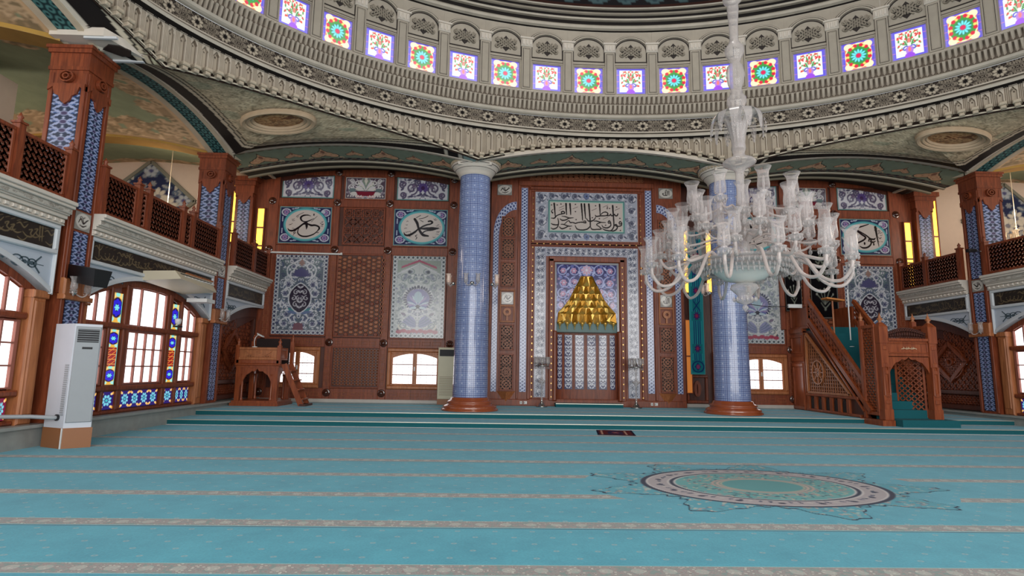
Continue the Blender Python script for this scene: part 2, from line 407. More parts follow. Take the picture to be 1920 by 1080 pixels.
def column_mat():
    """blue glazed tiles, 0.24 m, with a fine white star lattice (object coordinates wrapped round the shaft)"""
    m, nt, b = new_mat('blue_column_tile'); N = nt.nodes.new; L = nt.links.new
    b.inputs['Roughness'].default_value = 0.13; b.inputs['Coat Weight'].default_value = 0.4
    tc = N('ShaderNodeTexCoord'); sp = N('ShaderNodeSeparateXYZ'); L(tc.outputs['Object'], sp.inputs[0])
    def mth(op, a, bb=None):
        n = N('ShaderNodeMath'); n.operation = op
        for i, q in enumerate((a, bb)):
            if q is None: continue
            if isinstance(q, (int, float)): n.inputs[i].default_value = q
            else: L(q, n.inputs[i])
        return n.outputs[0]
    an = mth('MULTIPLY', mth('ARCTAN2', sp.outputs[1], sp.outputs[0]), 14/(2*PI))
    z = mth('DIVIDE', sp.outputs[2], 0.245)
    fu = mth('ABSOLUTE', mth('SUBTRACT', mth('FRACT', mth('ADD', an, 20.0)), 0.5)); fv = mth('ABSOLUTE', mth('SUBTRACT', mth('FRACT', z), 0.5))
    joint = mth('GREATER_THAN', mth('MAXIMUM', fu, fv), 0.472)
    s1 = mth('ABSOLUTE', mth('MULTIPLY', mth('SINE', mth('MULTIPLY', an, 4*PI)), mth('SINE', mth('MULTIPLY', z, 4*PI))))
    dots = mth('GREATER_THAN', s1, 0.35)
    s2 = mth('ABSOLUTE', mth('SUBTRACT', mth('ABSOLUTE', mth('SUBTRACT', fu, fv)), 0.0))
    dia = mth('LESS_THAN', s2, 0.03)
    big = mth('LESS_THAN', mth('ADD', fu, fv), 0.13)
    nz = N('ShaderNodeTexNoise'); nz.inputs['Scale'].default_value = 2.0; L(tc.outputs['Object'], nz.inputs['Vector'])
    cb = N('ShaderNodeMixRGB'); L(nz.outputs['Fac'], cb.inputs[0]); cb.inputs[1].default_value = (*lin((82, 100, 152)), 1); cb.inputs[2].default_value = (*lin((112, 130, 178)), 1)
    c1 = N('ShaderNodeMixRGB'); L(mth('MULTIPLY', dots, 0.55), c1.inputs[0]); L(cb.outputs[0], c1.inputs[1]); c1.inputs[2].default_value = (*lin((178, 188, 214)), 1)
    c2 = N('ShaderNodeMixRGB'); L(mth('MULTIPLY', big, 0.5), c2.inputs[0]); L(c1.outputs[0], c2.inputs[1]); c2.inputs[2].default_value = (*lin((196, 204, 226)), 1)
    c3 = N('ShaderNodeMixRGB'); L(joint, c3.inputs[0]); L(c2.outputs[0], c3.inputs[1]); c3.inputs[2].default_value = (*lin((62, 76, 128)), 1)
    L(c3.outputs[0], b.inputs['Base Color'])
    bp = N('ShaderNodeBump'); bp.inputs['Strength'].default_value = 0.5; bp.inputs['Distance'].default_value = 0.004; bp.invert = True
    L(joint, bp.inputs['Height']); L(bp.outputs[0], b.inputs['Normal'])
    return m
M['column'] = column_mat()
M['hexwood'] = wood('pale_relief_wood', (132, 74, 46), (160, 96, 62), 0.4)  # paler wood for raised carving; on strapwork and crest it paints in light
M['gold2'] = plain('bright_gilding', (228, 184, 92), 0.3, metal=0.55, noise=0.2, scale=10, bump=0.25)
M['grille'] = plain('pale_grille', (205, 200, 204), 0.6)
M['greygreen'] = plain('grey_green_paint', (112, 138, 136), 0.6)
M['cushion'] = plain('dark_seat_cloth', (40, 26, 24), 0.9)
M['cream_inlay'] = plain('cream_inlay', (225, 205, 170), 0.5)
M['lectern_wood'] = plain('orange_pine', (196, 122, 56), 0.45)
M['louv_brown'] = plain('brown_slots', (120, 100, 74), 0.6)
M['ac_cream2'] = plain('cream_ac_case', (202, 190, 166), 0.5)
M['bracket'] = plain('beige_bracket_plaster', (182, 168, 148), 0.85, noise=0.15, scale=20)
M['knot'] = plain('grey_knot_plaster', (150, 140, 126), 0.85, noise=0.1)
# ---------------------------------------------------------------- painted patterns, as colour grids
class Cv:
    """a small paint surface in sRGB; x right, y up; becomes the vertex colours of a fine mesh grid"""
    def __init__(s, w, h, bg): s.w, s.h = w, h; s.a = np.empty((h, w, 3)); s.a[:] = bg
    def _b(s, x0, x1, y0, y1):
        x0 = max(0, int(x0)-1); y0 = max(0, int(y0)-1); x1 = min(s.w, int(x1)+3); y1 = min(s.h, int(y1)+3)
        if x0 >= x1 or y0 >= y1: return None
        Y, X = np.mgrid[y0:y1, x0:x1]
        return X, Y, (slice(y0, y1), slice(x0, x1))
    def _m(s, sl, al, col):
        al = np.clip(al, 0, 1)[..., None]; s.a[sl] = s.a[sl]*(1-al)+np.array(col, float)*al
    def ell(s, cx, cy, rx, ry, col, rot=0.0, w=None):
        R = max(rx, ry)+1; q = s._b(cx-R, cx+R, cy-R, cy+R)
        if q is None: return s
        X, Y, sl = q; dx, dy = X-cx, Y-cy; c, n = math.cos(rot), math.sin(rot)
        u = (dx*c+dy*n)/rx; v = (-dx*n+dy*c)/ry; r = np.sqrt(u*u+v*v)+1e-9; sd = (r-1)*min(rx, ry)
        if w: sd = np.abs(sd)-w/2
        s._m(sl, 0.5-sd, col); return s
    def rect(s, x0, y0, x1, y1, col, w=None):
        if w is None:
            s.a[max(0, round(y0)):max(0, round(y1)), max(0, round(x0)):max(0, round(x1))] = col; return s
        for q in ((x0, y0, x1, y0+w), (x0, y1-w, x1, y1), (x0, y0, x0+w, y1), (x1-w, y0, x1, y1)): s.rect(*q, col)
        return s
    def line(s, pts, w, col):
        P = np.array(pts, float); wv = np.broadcast_to(np.asarray(w, float), (len(P),))
        for i in range(len(P)-1):
            (x0, y0), (x1, y1) = P[i], P[i+1]; m = max(wv[i], wv[i+1])
            q = s._b(min(x0, x1)-m, max(x0, x1)+m, min(y0, y1)-m, max(y0, y1)+m)
            if q is None: continue
            X, Y, sl = q; dx, dy = x1-x0, y1-y0; L2 = dx*dx+dy*dy+1e-9
            t = np.clip(((X-x0)*dx+(Y-y0)*dy)/L2, 0, 1); d = np.hypot(X-x0-t*dx, Y-y0-t*dy)
            s._m(sl, 0.5-(d-(wv[i]*(1-t)+wv[i+1]*t)/2), col)
        return s
    def curve(s, pts, w, col, n=8):
        P, wv = crm(pts, w, n); return s.line(P, wv, col)
    def poly(s, pts, col):
        P = np.array(pts, float); q = s._b(P[:, 0].min(), P[:, 0].max(), P[:, 1].min(), P[:, 1].max())
        if q is None: return s
        X, Y, sl = q; ins = np.zeros(X.shape, bool)
        for (x0, y0), (x1, y1) in zip(P, np.roll(P, -1, 0)):
            c = ((y0 > Y) != (y1 > Y)) & (X < (x1-x0)*(Y-y0)/((y1-y0) or 1e-9)+x0); ins ^= c
        s._m(sl, ins.astype(float), col); return s
    def leaf(s, x, y, L, wd, ang, col):
        c, n = math.cos(ang), math.sin(ang); t = np.linspace(0, 1, 9); h = wd*np.sin(t*PI)**0.8
        pts = [(x+L*a*c-b*n, y+L*a*n+b*c) for a, b in zip(t, h)]+[(x+L*a*c+b*n, y+L*a*n-b*c) for a, b in zip(t[::-1], h[::-1])]
        return s.poly(pts, col)
    def flower(s, cx, cy, r, n, petal, ctr, a0=0.0, rim=None, ry=None):
        ry = ry or r
        for k in range(n):
            a = a0+2*PI*k/n
            if rim is not None: s.ell(cx+0.62*r*math.cos(a), cy+0.62*ry*math.sin(a), r*0.46, r*0.3*8/n+1, rim, a)
            s.ell(cx+0.62*r*math.cos(a), cy+0.62*ry*math.sin(a), r*0.38, r*0.22*8/n, petal, a)
        return s.ell(cx, cy, r*0.27, ry*0.27, ctr)
    def spiral(s, cx, cy, r, a0, turns, w, col, dirn=1):
        t = np.linspace(0, 1, int(22*turns)+6); a = a0+dirn*t*turns*2*PI; rr = r*(1-0.85*t)
        return s.line(np.stack([cx+rr*np.cos(a), cy+rr*np.sin(a)], 1), w, col)
    def mirror(s):
        h = s.w//2; s.a[:, s.w-h:] = s.a[:, :h][:, ::-1]; return s
    def tiles(s, nx, ny, col, k=0.35):
        for i in range(1, nx): x = int(s.w*i/nx); s.a[:, x] = s.a[:, x]*(1-k)+np.array(col)*k
        for i in range(1, ny): y = int(s.h*i/ny); s.a[y] = s.a[y]*(1-k)+np.array(col)*k
        return s
    def lin(s): return lin(s.a)

def crm(pts, w, n=8):
    P = np.array(pts, float); wv = np.broadcast_to(np.asarray(w, float), (len(P),)).copy()
    if len(P) < 3: return P, wv
    Q = np.vstack([2*P[0]-P[1], P, 2*P[-1]-P[-2]]); o = []; ow = []
    for i in range(1, len(Q)-2):
        for t in np.linspace(0, 1, n, endpoint=False):
            a, b, c, d = Q[i-1:i+3]
            o.append(0.5*((2*b)+(-a+c)*t+(2*a-5*b+4*c-d)*t*t+(-a+3*b-3*c+d)*t**3)); ow.append(wv[i-1]*(1-t)+wv[i]*t)
    o.append(P[-1]); ow.append(wv[-1])
    return np.array(o), np.array(ow)

WH = (206, 206, 212); NAVY = (44, 46, 84); SLATE = (104, 106, 132); TEAL = (72, 132, 138); ROSE = (150, 62, 84); PALE = (176, 186, 190); GREYG = (128, 140, 146)
LILAC = (126, 116, 150)

def undergrowth(c, x0, y0, x1, y1, n, cols, seed, r0=3, r1=6):
    g = np.random.default_rng(seed)
    for _ in range(n):
        x, y, r = g.uniform(x0, x1), g.uniform(y0, y1), g.uniform(r0, r1); q = cols[g.integers(0, len(cols))]
        k = g.integers(0, 4)
        if k == 0: c.spiral(x, y, r, g.uniform(0, 6.3), 1.1, max(1.2, r*0.25), q, g.choice([-1, 1]))
        elif k == 1: c.flower(x, y, r*0.8, 6, q, cols[0])
        else: c.leaf(x, y, r*1.5, r*0.3, g.uniform(0, 6.3), q)
def border_rings(c, m, bg, fg):
    """outer band of little ringed rosettes, as on the tall tile panels"""
    c.rect(0, 0, c.w, c.h, bg); st = m
    pts = [(x, m/2) for x in np.linspace(m/2, c.w-m/2, max(2, round(c.w/st)))]+[(x, c.h-m/2) for x in np.linspace(m/2, c.w-m/2, max(2, round(c.w/st)))]
    pts += [(m/2, y) for y in np.linspace(m/2, c.h-m/2, round(c.h/st))]+[(c.w-m/2, y) for y in np.linspace(m/2, c.h-m/2, round(c.h/st))]
    for x, y in pts: c.ell(x, y, m*0.42, m*0.42, WH, w=m*0.16); c.ell(x, y, m*0.2, m*0.2, fg)
    c.rect(m, m, c.w-m, c.h-m, WH); c.rect(m+1.5, m+1.5, c.w-m-1.5, c.h-m-1.5, bg)

def scrolls(c, cx, cy, r, col, lf, n=3, s=1):
    c.spiral(cx, cy, r, -PI/2, 1.1, 1.8, col, s); c.spiral(cx, cy, r*0.8, PI/3, 0.9, 1.3, lf, s)
    for k in range(n):
        a = k*2*PI/n+0.4; c.leaf(cx+r*0.75*math.cos(a), cy+r*0.75*math.sin(a), r*0.75, r*0.2, a+1.1*s, lf)

def cv_medallion():
    w, h = 112, 178; c = Cv(w, h, GREYG); border_rings(c, 9, (96, 106, 118), (52, 50, 84))
    undergrowth(c, 12, 12, w/2+6, h-12, 260, ((70, 76, 106), WH, WH, (84, 96, 124), (150, 160, 170), WH), 3)
    x = w/2
    # half of the design, then mirrored
    for (yy, xx, r, col) in ((160, 22, 9, PALE), (150, 34, 8, WH), (138, 22, 7, PALE)): scrolls(c, xx, yy, r, (110, 128, 130), (92, 110, 116))
    c.curve([(x, 168), (38, 158), (26, 148), (27, 132), (36, 122), (30, 112)], 2.6, WH)
    for (xx, yy, r, s) in ((30, 110, 11, 1), (24, 90, 11, -1), (24, 66, 11, 1), (30, 44, 12, -1), (26, 24, 10, 1), (44, 34, 10, 1), (40, 132, 9, 1), (38, 150, 7, -1), (46, 20, 8, -1)):
        c.spiral(xx, yy, r, PI/2, 1.2, 2.6, WH, s); c.flower(xx, yy, r*0.55, 6, SLATE, NAVY)
    for (xx, yy, a, L) in ((44, 118, 2.4, 16), (20, 100, 1.2, 14), (18, 78, -1.2, 14), (20, 56, 1.0, 14), (38, 56, 2.6, 18), (44, 48, 2.9, 22), (36, 28, 2.2, 14), (50, 28, 1.9, 14)):
        c.leaf(xx, yy, L, 3.0, a, WH); c.leaf(xx+1, yy, L*0.7, 1.6, a, (84, 100, 128))
    for k in range(5): c.leaf(x-2, 46, 26, 3.4, PI/2+0.3+0.27*k, TEAL if k % 2 else (96, 112, 150))
    for k in range(4): c.leaf(x, 128, 20, 4, PI/2+0.12+0.36*k, (84, 82, 122))
    # central pointed medallion
    t = np.linspace(0, 2*PI, 60); rx, ry = 25, 31
    pts = [(x+rx*np.sign(math.sin(a))*abs(math.sin(a))**1.15, 80+ry*math.cos(a)*(1+0.12*(abs(math.cos(a))**6))) for a in t]
    c.poly(pts, WH); c.poly([(x+(a-x)*0.92, 80+(b-80)*0.92) for a, b in pts], (40, 30, 52))
    for (xx, yy, r, s) in ((x-9, 93, 6, 1), (x-14, 80, 6, -1), (x-9, 66, 6, 1), (x-4, 80, 5, 1)): c.spiral(xx, yy, r, PI/2, 1.0, 1.7, (186, 182, 190), s)
    for yy in (102, 92, 70, 58): c.leaf(x, yy, 9, 2.2, 2.5, (186, 182, 190))
    c.line([(x, 108), (x, 52)], 1.4, (186, 182, 190))
    c.poly([(x, 170), (x-7, 158), (x, 150)], (150, 120, 112)); c.poly([(x-12, 10), (x-9, 24), (x, 26), (x, 10)], (122, 84, 96))
    return c.mirror().tiles(6, 9, (80, 84, 96), 0.18)

def cv_chrysanthemum():
    w, h = 112, 178; c = Cv(w, h, PALE); border_rings(c, 9, (138, 150, 146), (54, 60, 78)); x = w/2
    c.rect(11, 140, w-11, h-11, (150, 160, 152))
    for k in range(9): c.leaf(18+4*k, 150+1.6*k, 9, 2.2, 0.7, (168, 84, 108)); c.flower(20+5*k, 142+2.2*k, 3.2, 5, WH, (70, 80, 90))
    c.poly([(11, 138), (x, 160), (w-11, 138), (w-11, 11), (11, 11)], (186, 190, 190)); c.curve([(11, 138), (30, 146), (x, 161)], 1.6, WH)
    undergrowth(c, 12, 12, w/2+4, 136, 230, ((120, 128, 140), (206, 208, 208), (146, 154, 158), (206, 208, 208), (132, 136, 158)), 4)
    for (xx, yy, r, s) in ((26, 128, 9, 1), (40, 142, 7, -1), (22, 108, 9, -1), (40, 122, 8, 1), (24, 84, 8, 1), (24, 64, 8, -1), (50, 128, 6, 1)):
        c.spiral(xx, yy, r, PI/2, 1.2, 1.6, (128, 142, 140), s); c.flower(xx, yy, r*0.5, 6, (138, 144, 160), (78, 84, 100))
    for (xx, yy) in ((36, 150), (17, 26)): c.ell(xx, yy-8, 4, 4, (92, 96, 108)); c.ell(xx, yy-8, 2, 2, (60, 66, 76))
    for k in range(15):     # flower rim spikes
        a = PI/2+PI*(k+0.3)/15.5; c.leaf(x+20*math.cos(a), 84+18*math.sin(a), 12, 2.1, a, (40, 42, 76)); c.leaf(x+16*math.cos(a), 84+14*math.sin(a), 9, 1.3, a, WH)
    c.ell(x, 84, 24, 21, (112, 110, 158))
    for k in range(9):
        a = PI/2+PI*k/9; c.leaf(x, 66, 30-abs(k-3)*2, 2.8, a*0.62+0.62, ((150, 136, 178), (96, 104, 160), (176, 196, 206))[k % 3])
    c.ell(x, 88, 9, 12, (150, 176, 190)); c.poly([(x, 60), (x-6, 68), (x, 72)], (34, 34, 50))
    c.line([(x, 62), (x, 18)], 3, WH); c.curve([(x, 44), (36, 52), (22, 44)], 1.8, WH); c.curve([(x, 56), (32, 62), (18, 54)], 1.8, WH)
    for k in range(7): c.leaf(x-3, 22+2*k, 34-2*k, 2.6, 2.75-0.06*k, ((138, 140, 176), (110, 122, 150))[k % 2])
    c.leaf(20, 16, 14, 3.4, 1.7, (214, 208, 196)); c.leaf(32, 48, 12, 3.2, 2.7, (122, 112, 132)); c.ell(26, 26, 6, 5, (120, 132, 140), w=2)
    for k in range(5): c.ell(18+10*k, 13+(k % 2)*2, 6, 4, (162, 66, 88))
    return c.mirror().tiles(6, 9, (120, 128, 128), 0.2)

def cv_scroll(cut=0):
    w, h = 120, 56; c = Cv(w, h, (196, 200, 196)); c.rect(0, 0, w, h, (104, 140, 138)); c.rect(3, 3, w-3, h-3, (202, 200, 206)); x = w/2; undergrowth(c, 4, 4, 60, h-5, 60, ((110, 104, 130), (150, 146, 160), (96, 92, 116)), 12, 2, 4)
    for (xx, yy, r, s) in ((34, 28, 15, 1), (14, 38, 9, -1), (14, 12, 8, 1), (48, 44, 8, -1)):
        c.spiral(xx, yy, r, -PI/2, 1.5, 3.4, (92, 84, 108), s); c.flower(xx+r*0.3, yy+r*0.4, r*0.3, 6, (116, 96, 124), (62, 52, 84))
    for (xx, yy, a, L) in ((8, 22, 0.8, 12), (24, 8, 0.1, 16), (44, 10, 0.3, 16), (22, 48, 0.2, 12), (36, 46, 0.4, 14), (52, 22, 2.3, 12), (6, 46, -0.4, 10)): c.leaf(xx, yy, L, 2.6, a, (84, 80, 106))
    for k in range(6): c.leaf(x, 30, 15, 2.8, PI/2+0.5*k, (88, 70, 128))
    c.ell(x, 30, 5, 5, (66, 40, 84)); c.leaf(x, 12, 10, 2, 2.6, (84, 80, 106))
    return c.mirror()

def cv_basket():
    w, h = 96, 56; c = Cv(w, h, (196, 196, 190)); c.rect(2, 2, w-2, h-2, (84, 70, 84)); x = w/2; undergrowth(c, 4, 4, 48, h-5, 60, ((190, 188, 190), (130, 122, 136), (170, 160, 170)), 13, 2, 4)
    for k in range(7): c.leaf(x, 18, 40-2*k, 3.4, PI/2+0.2*k+0.05, ((206, 202, 190), (128, 142, 130), (204, 196, 204))[k % 3])
    for (xx, yy, r, s) in ((28, 40, 9, 1), (14, 30, 8, -1), (14, 46, 6, 1), (34, 26, 6, 1)): c.spiral(xx, yy, r, -PI/2, 1.3, 2.4, (204, 200, 200), s)
    c.ell(16, 22, 8, 5, (100, 116, 118)); c.ell(22, 13, 11, 5, (206, 200, 196)); c.ell(34, 7, 10, 4, (214, 170, 168))
    c.poly([(x-24, 19), (x-18, 8), (x, 7), (x, 19)], (122, 34, 52)); c.line([(x-24, 19), (x, 20)], 2, (70, 40, 60))
    for k in range(6): c.leaf(6+6*k, 4, 6, 2, 1.3, (204, 200, 196))
    return c.mirror()

CAL = {
 'umar': [([(1100, 582), (1060, 570), (1005, 576), (972, 602), (985, 640), (1030, 655), (1085, 640), (1140, 612)], [3, 8, 14, 16, 12, 8, 9, 3]),
          ([(1085, 640), (1030, 668), (1000, 690), (940, 740), (880, 772), (835, 768), (815, 745)], [6, 12, 14, 17, 16, 12, 4]),
          ([(1000, 690), (1060, 683), (1110, 700), (1160, 698), (1205, 715), (1215, 738), (1200, 762)], [8, 12, 18, 14, 14, 15, 10]),
          ([(985, 700), (952, 745), (946, 800), (990, 836), (1060, 842), (1140, 816), (1190, 775), (1212, 745)], [4, 6, 10, 13, 13, 10, 7, 5]),
          ([(1050, 680), (1054, 715), (1052, 752)], [26, 20, 4]), ([(1005, 538), (950, 565), (915, 588)], 3), ([(1180, 580), (1110, 655)], 3),
          ([(915, 778), (893, 790), (900, 808), (888, 835)], 3), ([(1137, 556), (1137, 570)], 10)],
 'muhammad': [([(958, 672), (985, 715), (1000, 765), (1022, 812), (1055, 850), (1108, 862)], [18, 20, 16, 18, 20, 8]),
          ([(1104, 694), (1130, 690), (1148, 706), (1128, 724), (1095, 732), (1050, 752), (1008, 778)], [10, 13, 14, 10, 12, 12, 8]),
          ([(1008, 780), (1080, 777), (1150, 776), (1218, 768)], [8, 20, 26, 6]),
          ([(1215, 772), (1150, 792), (1085, 802), (1048, 828), (1060, 850), (1108, 860)], [6, 10, 8, 9, 18, 12]),
          ([(1000, 782), (962, 820), (905, 855), (862, 852), (848, 825)], [10, 15, 17, 12, 4]),
          ([(1020, 628), (975, 655)], 4), ([(1100, 632), (1060, 655), (1005, 668)], 4), ([(1020, 685), (1050, 700)], 4), ([(990, 850), (972, 862), (988, 880), (978, 900)], 4)],
 'abubakr': [([(1085, 600), (1020, 622), (928, 652), (938, 672), (1000, 720), (1038, 750), (1010, 782), (950, 812), (920, 838)], [6, 9, 14, 14, 14, 14, 12, 12, 9]),
          ([(938, 664), (1040, 722), (1090, 762), (1132, 770), (1152, 755)], [8, 10, 13, 14, 5]),
          ([(1070, 792), (1082, 768), (1102, 790), (1090, 832), (1050, 862), (1000, 868), (965, 850)], [8, 12, 12, 12, 13, 12, 5]),
          ([(1085, 795), (1122, 802), (1152, 788)], [8, 14, 4]), ([(1160, 632), (1172, 740), (1186, 850)], [20, 14, 4]),
          ([(1022, 812), (1022, 824)], 14), ([(1128, 820), (1128, 832)], 12), ([(1190, 745), (1205, 762), (1220, 745)], 4), ([(1200, 690), (1185, 712)], 3)],
 'uthman': [([(900, 660), (860, 690), (880, 730), (950, 730), (1000, 700)], [6, 12, 14, 12, 6]), ([(1000, 640), (1010, 740), (1030, 830)], [18, 14, 6]),
          ([(880, 730), (930, 800), (1010, 850), (1110, 830), (1150, 740)], [6, 12, 14, 12, 6]), ([(1080, 690), (1130, 700), (1170, 680)], [8, 14, 5]), ([(950, 640), (950, 650)], 12)],
}
def cv_name(key, box, ctr, rr):
    w, h = 190, 136; c = Cv(w, h, (120, 160, 160)); x0, x1, y0, y1 = box
    c.rect(4, 4, w-4, h-4, (38, 44, 84))
    for (cx, cy, sx, sy) in ((24, 22, 1, 1), (w-24, 22, -1, 1), (24, h-22, 1, -1), (w-24, h-22, -1, -1)):
        c.ell(cx, cy, 15, 12, (188, 194, 208), w=4); c.flower(cx, cy, 11, 7, (160, 130, 176), (92, 100, 150))
        for k in range(3):
            c.leaf(cx+sx*14, cy, 14, 3, (0.1+0.5*k) if sx*sy > 0 else -(0.1+0.5*k)+(PI if sx < 0 else 0), (186, 194, 208))
            c.leaf(cx+sx*(18+9*k), cy-sy*12, 11, 2.4, 0.3*k if sx > 0 else PI-0.3*k, (172, 182, 202)); c.leaf(cx-sx*12, cy+sy*(14+6*k), 9, 2.2, PI/2*sy, (172, 182, 202))
    X = lambda x: (x-x0)/(x1-x0)*w
    Y = lambda y: h-(y-y0)/(y1-y0)*h
    cx, cy = X(ctr[0]), Y(ctr[1]); rx, ry = rr[0]/(x1-x0)*w, rr[1]/(y1-y0)*h
    c.ell(cx, cy, rx+9, ry+9, (58, 130, 142)); c.ell(cx, cy, rx+6, ry+6, (96, 176, 184)); c.ell(cx, cy, rx, ry, (206, 196, 190))
    k = w/(x1-x0)
    for i in range(26):    # small secondary script left and right of the name
        a = rng.uniform(0, 2*PI); rr_ = rng.uniform(0.72, 0.86); px, py = cx+rx*rr_*math.cos(a)*0.98, cy+ry*rr_*math.sin(a)
        if abs(math.cos(a)) > 0.62: c.curve([(px, py), (px+rng.uniform(2, 6), py+rng.uniform(-3, 3)), (px+rng.uniform(6, 10), py+rng.uniform(-2, 4))], 1.1, (70, 56, 60))
    for pts, wv in CAL[key]: c.curve([(X(a), Y(b)) for a, b in pts], np.array(wv, float)*k*1.4, (22, 18, 26))
    return c

VERSE = [ # strokes traced right to left on a 1920 x 935 field
 ([(215, 180), (228, 300), (240, 440)], [26, 22, 12]), ([(240, 445), (330, 405), (450, 375), (430, 340), (380, 350), (400, 385), (455, 380)], [10, 14, 16, 14, 14, 10, 8]), ([(270, 430), (220, 480), (150, 480)], [14, 18, 8]),
 ([(485, 180), (490, 290), (500, 400)], [26, 22, 12]), ([(575, 180), (585, 290), (592, 400)], [26, 22, 12]),
 ([(655, 465), (560, 470), (470, 445), (390, 435)], [6, 16, 14, 6]), ([(560, 470), (480, 510), (400, 520), (345, 490)], [12, 16, 18, 8]), ([(190, 300), (155, 340), (180, 372)], [6, 8, 22]),
 ([(835, 180), (850, 340), (862, 510)], [26, 22, 12]), ([(905, 180), (915, 320), (930, 470)], [26, 22, 12]), ([(1005, 180), (1020, 340), (1035, 520), (1040, 630)], [26, 22, 20, 16]),
 ([(1040, 630), (960, 690), (840, 708), (740, 690), (692, 620)], [16, 18, 20, 16, 8]), ([(950, 470), (990, 520), (1060, 525), (1130, 490), (1160, 440)], [8, 16, 20, 14, 8]),
 ([(1150, 400), (1180, 425), (1280, 412), (1400, 405), (1440, 370), (1400, 335), (1330, 345), (1260, 400)], [8, 16, 18, 14, 16, 14, 12, 8]), ([(1250, 180), (1258, 290), (1262, 390)], [24, 18, 10]),
 ([(1420, 405), (1480, 400), (1500, 375), (1520, 405), (1560, 400), (1590, 375), (1610, 405), (1650, 400), (1668, 365)], 15), ([(1550, 200), (1562, 380), (1575, 590), (1560, 650), (1500, 710), (1380, 700), (1310, 670)], [26, 22, 18, 16, 18, 18, 8]),
 ([(300, 480), (318, 560), (300, 610), (200, 610), (150, 590)], [10, 16, 16, 18, 8]), ([(320, 600), (280, 670), (200, 700), (145, 680)], [12, 16, 18, 8]),
 ([(620, 632), (540, 635), (440, 605), (370, 600)], [6, 16, 14, 8]), ([(540, 635), (470, 670), (390, 690), (330, 650)], [12, 16, 18, 8]), ([(440, 605), (540, 525), (580, 560), (640, 560), (700, 575), (760, 560), (850, 550), (930, 560), (925, 525), (880, 530)], [8, 10, 16, 14, 16, 14, 16, 18, 12, 8]),
 ([(1390, 548), (1280, 545), (1180, 520), (1120, 525)], [6, 16, 16, 8]), ([(1280, 545), (1180, 590), (1250, 640), (1280, 680), (1180, 690), (1080, 690), (1045, 650)], [12, 12, 14, 16, 16, 18, 10]),
 ([(1440, 540), (1470, 510), (1495, 545), (1450, 560)], [14, 16, 16, 12]), ([(1500, 545), (1500, 610), (1420, 655), (1330, 640), (1300, 600)], [14, 16, 20, 14, 6]),
 ([(1690, 550), (1720, 520), (1755, 560), (1700, 570)], 14), ([(1755, 560), (1740, 600), (1660, 620), (1600, 600), (1620, 580), (1650, 610), (1640, 670), (1560, 715), (1460, 710)], [14, 16, 16, 14, 14, 16, 18, 20, 8]),
]
def cv_verse(w=330, h=150):
    c = Cv(w, h, (0, 0, 0)); b = 34
    c.a[:] = (172, 174, 188); undergrowth(c, 2, 2, w-2, h-2, 620, ((92, 94, 116), (212, 208, 216), (110, 112, 132), (214, 210, 218)), 10)
    for (x0, y0, x1, y1) in ((0, 0, w, 26), (0, h-26, w, h)):
        for i in range(9):
            cx = w*(i+0.5)/9; c.spiral(cx, (y0+y1)/2, 11, PI/2*(-1)**i, 1.1, 2.6, (92, 96, 112), (-1)**i); c.flower(cx, (y0+y1)/2, 7, 6, (96, 98, 116), (64, 66, 92)); c.leaf(cx+8, (y0+y1)/2-6, 16, 3, 0.7, (214, 210, 216)); c.leaf(cx+8, (y0+y1)/2+4, 14, 3, -0.6, (84, 88, 108))
    for (x0, x1) in ((0, 40), (w-40, w)):
        for i in range(4):
            cy = h*(i+0.5)/4; c.spiral((x0+x1)/2, cy, 13, 0, 1.1, 2.6, (92, 96, 112), (-1)**i); c.flower((x0+x1)/2, cy, 8, 6, (96, 98, 116), (64, 66, 92)); c.leaf((x0+x1)/2+6, cy-8, 16, 3, 1.0, (214, 210, 216))
    c.rect(0, 0, w, h, (196, 192, 200), w=2)
    c.flower(w/2, 12, 10, 8, (110, 122, 160), (72, 78, 96)); c.flower(w/2, h-12, 10, 8, (110, 122, 160), (72, 78, 96))
    X = lambda x: (44+(x-100)/(1810-100)*(w-88)); Y = lambda y: h-(27+(y-120)/(750-120)*(h-54))
    c.rect(40, 23, w-40, h-23, (150, 160, 168)); c.rect(43, 26, w-43, h-26, (62, 132, 126)); c.rect(46, 29, w-46, h-29, (170, 198, 186)); c.rect(49, 32, w-49, h-32, (208, 194, 186))
    k = (w-88)/1710
    for pts, wv in VERSE: c.curve([(X(a), Y(q)) for a, q in pts], np.array(wv, float)*k*1.25+0.5, (26, 20, 24), 7)
    for (a, q, d) in ((370, 190, 1), (700, 190, 1), (1160, 210, 1), (700, 338, 1), (1430, 230, 1), (1425, 262, 1), (1480, 258, 1), (1385, 600, 1), (715, 500, 1), (580, 690, 1), (1085, 455, 1), (1710, 455, 1), (1245, 470, 1), (155, 212, 1), (285, 210, 1), (1640, 225, 1), (1720, 700, 1)):
        c.ell(X(a), Y(q), 2.3, 1.7, (50, 30, 36))
    for (a, q) in ((330, 270), (330, 320), (640, 285), (1330, 235), (1600, 295), (1070, 310), (1330, 480)): c.line([(X(a), Y(q)), (X(a+110), Y(q-45))], 1.1, (70, 50, 54))
    return c

